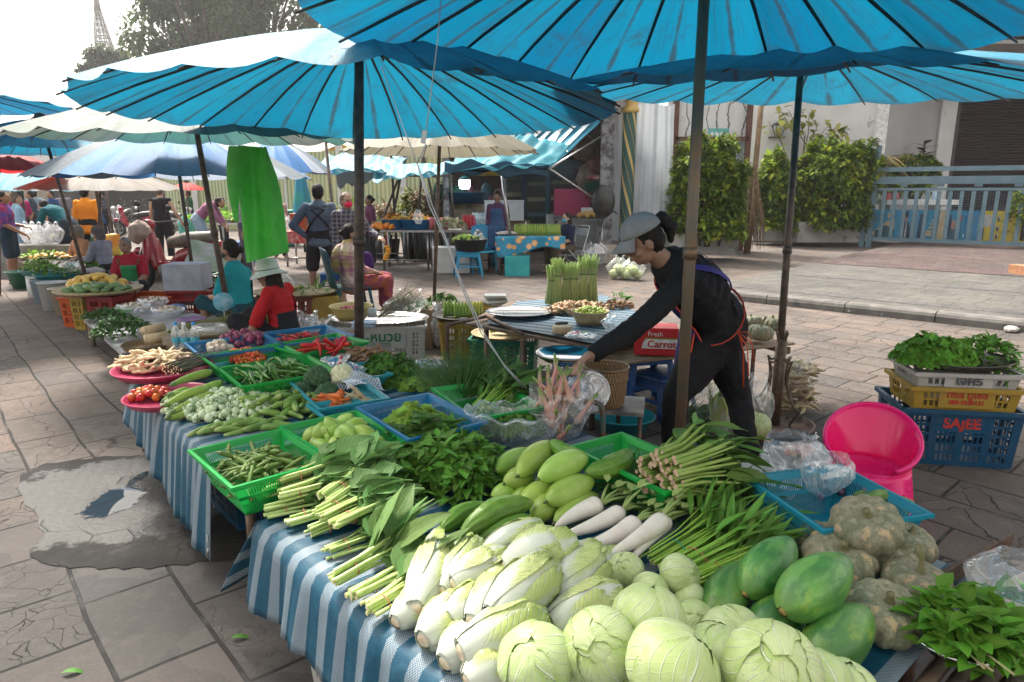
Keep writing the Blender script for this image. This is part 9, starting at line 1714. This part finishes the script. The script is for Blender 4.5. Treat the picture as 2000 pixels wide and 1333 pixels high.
heapq('garland_roll','orange and red flower garland roll on the metal table','garland','garlands',[MB().ell((0,0,0),(.09,.09,.05),12,8).mesh('garland_roll',MAT('garland',(.75,.10,.02),(.8,.4,.02),scale=14,vary=0))],12,at(754,14.1,.84),.28,.15,.06,0,1.,162,flat_=1.)
t=thing('flower_garland','orange marigold garland hanging from the front of the metal table','garland',at(752,13.82,.80));b=MB();b.tube([(0,0,0),(0,0,-.3)],.008,5);b.build('thread',MAT('red thread',(.5,.02,.02),vary=0),t);b=MB()
for z in range(6):b.ell((.03*sin(z),0,-.32-.05*z),(.06,.05,.035),10,6)
b.build('flowers',MAT('marigold',(.75,.28,.02)),t)
for i in range(7):b=MB();b.lathe([(0,0),(.04,0),(.042,.12),(.03,.2),(.016,.25),(.016,.29),(0,.29)],12);tag1(b,'drink_bottle',MAT('red drink',(.42,.01,.03),rough=.15,vary=.1),'red drink bottle with a white cap on the second pale table','bottle',at(905+i*3.4,14.0+.07*(i%2),.81),group='red drink bottles')
for i in range(6):b=MB();b.lathe([(0,0),(.05,0),(.05,.22),(.03,.3),(.018,.33),(0,.33)],12);tag1(b,'water_bottle',BAG('water pack',(.5,.72,.85),.6),'clear water bottle in the pack beside the apron vendor','bottle',at(925+i*5.5,14.1,.81),group='pack of water bottles')
for i in range(5):b=MB();b.lathe([(0,0),(.055,0),(.055,.24),(0,.24)],10);tag1(b,'pink_can',MAT('pink pack',(.55,.12,.16),vary=.1),'pink drink can in the row left of the bottles','can',at(842+i*7,14.0,.81),group='pink drink cans')
frill('flower_bundle','white and pink flower bundles on the second pale table',at(880,13.95,.84),.34,.2,.22,150,LEAF('flower mix',(.08,.16,.05),(.55,.5,.35),amt=.4),0,.05,seed=163,cat='flowers')
PLM=LEAF('pot plant leaf',(.07,.13,.02),(.20,.22,.04),amt=.6);DRF=LEAF('dried flower',(.30,.18,.12),(.20,.14,.10),amt=.4)
for i,(px,Y,h,w,m_,l)in enumerate(((700,17,1.3,.8,PLM,'leafy potted plant at the left of the flower stall'),(745,16.5,1.25,.9,DRF,'cluster of brownish dried flowers above the packs'),(760,16.8,1.0,.9,PLM,'low yellow-green plants behind the metal table'),(800,16.2,1.5,.6,PLM,'tall green plant right of the crossed sticks'),(822,16.,1.6,.5,DRF,'brown flower sprays beside the grey pole'),(845,16.4,1.45,.7,DRF,'reddish dried flowers in front of the shop corner'),(868,16.5,1.9,.6,LEAF('pale bloom',(.35,.38,.34),(.10,.16,.08),amt=.4),'pale blossoms on the green rack at the shop corner'),(648,17.5,1.2,.5,PLM,'green plant between the stick post and the mask woman'))):
 t=leafheap('potted_plant',l,at(px,Y,h*.45),w*.5,.4,h*.62,300,m_,.17,.08,seed=170+i,cat='plant',pitch=(-.1,1.));b=MB();b.lathe([(0,-h*.45),(.18,-h*.45),(.24,-.02),(0,-.02)],14);b.build('pot',dark(),t)
t=thing('stick_rack','dark crossed sticks holding up the pale tarpaulin at the flower stall','rack',at(790,15.5));b=MB()
for(x0,x1)in((-.9,.4),(-.5,.2),(.9,.3),(.2,.5),(-.2,-.3),(1.1,1.0)):b.tube([(x0,0,0),(x1,.1,3.1)],.03,5)
b.tube([(-1,.05,1.9),(1.1,.05,1.9)],.025,5);b.build('sticks',MAT('dark stick',(.06,.05,.04),vary=0),t)
film_bag('small white bag hanging on a string before the flower basins',at(816,12.8,.98),.10,.09,.26,CLR2,seed=180,neck=.15,handles=False)
crate_box('white foam box on the paving under the second pale table',at(880,13.6),R(3),.72,.45,.46,FOAM,lid=True);stl=stool('sky-blue plastic stool under the black basin',at(912,12.9),R(10),LBS,h=.48,w=.44);basin('black_basin','black basin of pale green fruit on the sky-blue stool',at(917,12.9,.48),.33,.26,.22,dark());heapq('green_guava','pale green guava in the black basin','guava','guavas in the black basin',[FR[0]],26,at(910,12.85,.66),.24,.2,.12,0,1.,181,flat_=1.);frill('white_flowers','white flowers at the right of the black basin',at(932,12.9,.70),.10,.1,.16,40,MAT('white petals',(.6,.62,.6),vary=0),0,.04,seed=182,cat='flowers')
chair('sky-blue plastic chair behind the stool by the apron vendor',at(943,13.5),R(190),LBS)
fl=NT('blue flowered oilcloth');co=fl.obj();vo=fl.n('TexVoronoi',Scale=6.5);fl.set(vo.inputs['Vector'],co);vo2=fl.n('TexVoronoi',Scale=17.);fl.set(vo2.inputs['Vector'],co);col=fl.mix(fl.step(vo2.outputs['Distance'],.24,.2),(.015,.25,.42),(.10,.08,.12));col=fl.mix(fl.step(vo.outputs['Distance'],.40,.37),col,(.72,.38,.16));col=fl.mix(fl.step(vo.outputs['Distance'],.18,.14),col,(.80,.55,.28));FLC=fl.fin(col,.35)
t=stall_table('table with a turquoise flowered oilcloth carrying green bananas',972,1100,13.0,.74,FLC,dep=.8,legm=polem);w=(at(1100,13)-at(972,13)).length
b=MB();b.grid(lambda u,v:V(((u-.5)*(w+.1),-.05-.04*sin(u*17)*v,.745-(.30+.10*sin(u*5+1))*v)),40,8);mod_solid(b.build('cloth_skirt',FLC,t),.004)
for i in range(6):bananas(('leftmost','second','third','fourth','fifth','rightmost')[i]+' green banana hand in the row on the flowered table',at(1018+i*13,13.25,.75),6,R(4*i),BNA,1.5,group='bananas on the flowered table',seed=20+i)
b=MB();b.lathe([(0,0),(.035,0),(.035,.15),(.015,.2),(.015,.24),(0,.24)],12);tag1(b,'water_bottle',BAG('water pack',(.5,.72,.85)),'small blue water bottle on the flowered table','bottle',at(1027,13.6,.75));pillow('paper_stack','pile of printed papers at the left end of the flowered table',at(990,13.3,.78),.4,.3,.08,MAT('paper print',(.35,.28,.26),(.5,.48,.45),scale=20,vary=0),(0,0,.2),cat='papers')
crate_box('turquoise insulated bag with a handle under the flowered table',at(1011,13.0),R(-6),.46,.3,.38,MAT('turquoise bag',(.02,.32,.36),(.04,.4,.42),scale=5,vary=0),'bag','cooler_bag');t=[o for o in COL.objects if o.name.startswith('cooler_bag')][-1];b=MB();b.tube([(-.15,0,.37),(-.1,0,.50),(.1,0,.50),(.15,0,.37)],.015,5);b.build('handle',MAT('turquoise bag',(.02,.32,.36)),t)
def fold_chair(label,c,rz):
 t=thing('folding_chair',label,'chair',c,rz);b=MB()
 for s in(-1,1):b.tube([(s*.2,.2,0),(s*.2,-.15,.46),(s*.2,-.28,.86)],.012,6);b.tube([(s*.2,-.25,0),(s*.2,.2,.46)],.012,6)
 b.tube([(-.2,-.28,.86),(-.15,-.30,.90),(.15,-.30,.90),(.2,-.28,.86)],.012,6);b.build('frame',steel(),t);b=MB();b.box((0,.0,.46),(.38,.38,.03));b.build('seat',dark(),t,smooth=False);b=MB();b.box((0,-.26,.78),(.36,.02,.14));b.build('backrest',MAT('pale back pad',(.4,.45,.5),vary=0),t,smooth=False)
fold_chair('grey folding chair under the seated woman with the blue mask',at(1118,13.65),R(118))
SG=[('fridge','tall dark blue fridge with a glass door at the back of the shop',1055,18.5,1.0,.7,2.3,MAT('fridge navy',(.01,.03,.10),rough=.3,vary=0),'fridge'),('display_fridge','teal-blue drinks fridge right of the navy one in the shop',1098,18.3,.9,.6,2.35,MAT('fridge teal',(.01,.12,.20),rough=.3,vary=0),'fridge'),('glass_cabinet','pale grey glass-front cabinet at the left of the fridges',1012,18.8,.9,.6,2.5,MAT('cabinet grey',(.14,.16,.18),rough=.3,vary=0),'cabinet')]
for n_,l,px,Y,w,d,h,m_,cat in SG:
 t=thing(n_,l,cat,at(px,Y));b=MB();b.box((0,0,h/2),(w,d,h));mod_bevel(b.build('body',m_,t,smooth=False),.03);b=MB();b.box((0,-d/2-.01,h*.52),(w*.78,.02,h*.78));b.build('door_glass',MAT('dark glass',(.05,.06,.07),rough=.08,vary=0),t,smooth=False);b=MB();b.tube([(w*.33,-d/2-.05,h*.4),(w*.33,-d/2-.05,h*.65)],.02,6);b.build('handle',CHR,t)
 for k in range(4):b=MB();b.box((0,-d/2-.024,h*(.25+.17*k)),(w*.7,.006,.10));b.build('stock_row',MAT('stock %d'%k,((.25,.1,.08),(.1,.2,.25),(.3,.28,.2),(.12,.15,.1))[k],vary=0),t,smooth=False)
text('S',.34,Matrix.Translation((-.1,-.34,1.6))@Euler((PI/2,0,0)).to_matrix().to_4x4(),wl,t)if False else None
r_=RG(55)
stall_table('long dark shelf of goods at the back of the shop',880,1000,18.6,1.25,lowm,legm=polem)
for i in range(16):px=882+i*7.6;h=r_.uniform(.2,.55);c_=r_.choice([(.25,.05,.04),(.30,.28,.25),(.05,.15,.22),(.35,.25,.05),(.1,.22,.1),(.3,.12,.2)]);B_=MB();B_.lathe([(0,0),(.13,0),(.15,h*.7),(.08,h*.9),(0,h)],12,fn=lambda th,tt,r,z:(r*(1+.12*sin(3*th+i)),z));tag1(B_,'grocery_pack',MAT('pack%d'%(i%6),c_,vary=.2),'assorted grocery pack on the back shelf of the shop','grocery pack',at(px,18.7,1.26),group='grocery packs on the shelf')
for i in range(14):
 px=935+(i%7)*9;z=3.0-(i//7)*.42;b=MB();b.grid(lambda u,v:V(((u-.5)*.26,.02*sin(u*9),-.34*v)),4,4);mod_solid(b.build('snack_pack',MAT('snack yellow',(.40,.30,.04),(.3,.2,.05),scale=9,vary=.2),label='yellow snack pack hanging in rows inside the shop',cat='snack pack',group='hanging snack packs',loc=at(px,17.6,z-.3)),.02)
for i,(px,z,rr,l,c_)in enumerate(((1140,2.6,.32,'big clear bag hanging at the right of the shop',(.16,.10,.07)),(1168,2.2,.36,'reddish bag hanging by the flaked post in the shop',(.22,.05,.06)),(1120,3.0,.28,'brown bundle hanging high in the shop',(.13,.10,.05)),(1150,1.95,.34,'transparent bag of loofahs on the counter in the shop',(.25,.20,.16)))):b=MB();b.lathe([(0,-rr),(rr*.75,-rr*.8),(rr,-.1),(rr*.7,rr*.6),(.05,rr),(.03,rr*1.4)],18,fn=lambda th,tt,r,z:(r*(1+.08*sin(5*th)),z));tag1(b,'hanging_goods',MAT('goods%d'%i,c_,vary=0,rough=.4,bump=.3),l,'hanging goods',at(px,17.3,z))
t=crate_box('magenta printed carton on the green freezer inside the shop',at(1117,16.8,1.0),0,.85,.4,.62,MAT('magenta carton',(.45,.03,.14),(.4,.02,.1),vary=0));crate_box('white freezer chest behind the masked woman',at(1128,17.2),0,1.5,.7,1.0,FOAM,'freezer','freezer_chest');
t=stall_table('grey folding table with yellow snacks at the right of the shop',1084,1182,15.3,.98,MAT('dull green grey',(.10,.14,.14),vary=0),dep=.7);heapq('snack_ball','yellow fried snack on the grey folding table','snack','fried snacks',[MB().ell((0,0,0),(.06,.06,.05),10,7).mesh('snack_ball',MAT('fried yellow',(.6,.4,.1),(.5,.25,.06),scale=9,vary=.1))],16,at(1150,15.6,1.0),.28,.15,.08,0,1.,190);crate_box('white flat box behind the snacks in the shop',at(1160,15.8,1.0),0,.55,.3,.2,FOAM)
b=MB();b.ell((0,0,0),(.26,.2,.36),16,10);tag1(b,'black_bag',dark(),'round black bag hanging at the end of the grey folding table','bag',at(1178,15.1,1.35));basin('green_basin','green basin of goods above the freezer in the shop',at(1168,16.4,1.55),.4,.3,.2,GRC);pillow('red_pack','red and white pack lying on the green basin',at(1170,16.4,1.85),.6,.4,.14,MAT('red pack',(.45,.04,.05),(.5,.45,.45),scale=5,vary=0),(.1,.1,.2))
t=thing('plastic_cabinet','green plastic cabinet with oval cut-outs at the left of the shop','cabinet',at(880,16.6));b=MB();b.box((0,0,.85),(.75,.5,1.7));mod_bevel(b.build('body',MAT('cabinet green',(.03,.17,.12),vary=0),t,smooth=False),.03);
for x in(-.15,.15):b=MB();b.add([(x+.07*cos(a),-.256,1.35+.13*sin(a))for a in[i*PI/8 for i in range(16)]],[tuple(range(16))]);b.build('cutout',dark(),t,smooth=False)
basin('blue_basin','big dark blue basin on the counter behind the apron vendor',at(910,16.2,1.3),.48,.36,.24,PLAST('navy basin',(.01,.09,.2)));b=MB();b.box((0,0,.64),(1.7,.6,1.28));tag1(b,'counter',lowm,'dark counter under the big blue basin in the shop','counter',at(915,16.4),smooth=False);crate_box('white foam box behind the apron vendor',at(985,16.2,.9),0,.9,.5,.42,FOAM,lid=True);b=MB();b.box((0,0,.45),(1.2,.5,.9));tag1(b,'counter',lowm,'low dark counter under the white foam box behind the vendor','counter',at(985,16.3),smooth=False)
bl=at(908,15.2,0);zb2=Q(908,357,15.2).z;t=thing('light_bulb','glowing white bulb hanging under the tarpaulin of the shop','lamp',V((bl.x,bl.y,zb2)));b=MB();b.lathe([(0,-.14),(.10,-.13),(.125,-.05),(.12,.05)],20);b.build('bulb',MAT('lit bulb',(.8,.9,1.),emit=((.75,.92,1.),7.),vary=0),t);b=MB();b.lathe([(.125,.05),(.13,.08),(.05,.14),(0,.14)],20);b.tube([(0,0,.14),(0,0,.7)],.008,4);b.build('socket',MAT('teal socket',(.05,.25,.3),vary=0),t)
for i,(px,py,l)in enumerate(((1212,548,'clear bag of green cabbages on the paving at the foot of the curtain'),(1238,550,'second clear bag of cabbages beside the seller cap'))):
 c=P(px,py,0)+V((0,.2,0));film_bag(l,c,.24,.2,.38,CLR,seed=190+i,neck=.3,handles=True)
 for k in range(4):obj('round_cabbage',CBM[k],label='small green cabbage inside the '+('left' if i==0 else 'right')+' bag by the curtain',cat='cabbage',group='bagged cabbages '+str(i+1)if False else('cabbages in the left bag' if i==0 else 'cabbages in the right bag'),loc=c+V((.09*cos(k*1.6),.09*sin(k*1.6),.10+.09*(k%2))),scale=.9)
crate_box('pale carton against the curtain foot',at(1180,15.4),R(20),.5,.4,.4,MAT('pale carton',(.4,.36,.3),vary=0));film_bag('white sack leaning at the foot of the flaked post',at(1165,15.0),.3,.25,.45,BAG('white film2',(.85,.87,.93)),seed=195,neck=.5)
ST=MAT('stone',(.33,.31,.29),(.22,.21,.2),rough=.9,bump=.4,vary=.1);
for i,(px,py)in enumerate(((1430,583),(1492,588),(1520,594),(1556,595),(1665,611),(1728,617),(1975,648),(1450,578))):
 r_=RG(i);b=MB();b.ell((0,0,.03),(.13*r_.uniform(.8,1.2),.08,.04),8,5);o=b.build('paving_stone',ST,label=('first','second','third','fourth','fifth','sixth','last','leftmost small')[i]+' loose flat stone along the kerb counted from the left',cat='stone',group='loose stones along the kerb',loc=P(px,py,0),rot=(0,0,r_.random()),smooth=False)
b=MB();b.lathe([(.03,0),(.04,.10)],16);mod_solid(b.build('plastic_cup',CLR2,label='clear plastic cup lying by the kerb',cat='cup',loc=P(1632,603,.03),rot=(R(90),0,.6)),.002)
for i,(px,py,l)in enumerate(((450,1252,'curled green leaf scrap on the dark paving below the front table'),(1680,800,'small green leaf on the paving right of the iron stand'),(120,1320,'tiny green scrap on the paving at bottom left'))):b=MB();b.leaf((0,0,.01),(1,.3,.3),(0,0,1),.09,.025,.6,.4,n=5,k=2);b.build('leaf_scrap',HLD,label=l,cat='leaf',loc=P(px,py,0))
b=MB();b.tube([(0,0,0),(0,0,-.06),(.01,0,-.09),(0,0,-.12),(-.01,0,-.09),(0,0,-.06)],.004,5);tag1(b,'metal_hook',steel(),'small metal hook hanging from the pointed cloth corner','hook',P(405,1045,.2))
# haze
HZ=MB();HZ.box((0,48,17.5),(150,106,37.));o=HZ.build('haze',None,kind='stuff',smooth=False);s=NT('haze air');v=s.n('VolumePrincipled');v.inputs['Color'].default_value=(.95,.97,1,1);v.inputs['Density'].default_value=.0009;v.inputs['Anisotropy'].default_value=.3;s.t.links.new(v.outputs[0],s.out.inputs['Volume']);o.data.materials.clear();o.data.materials.append(s.mat)
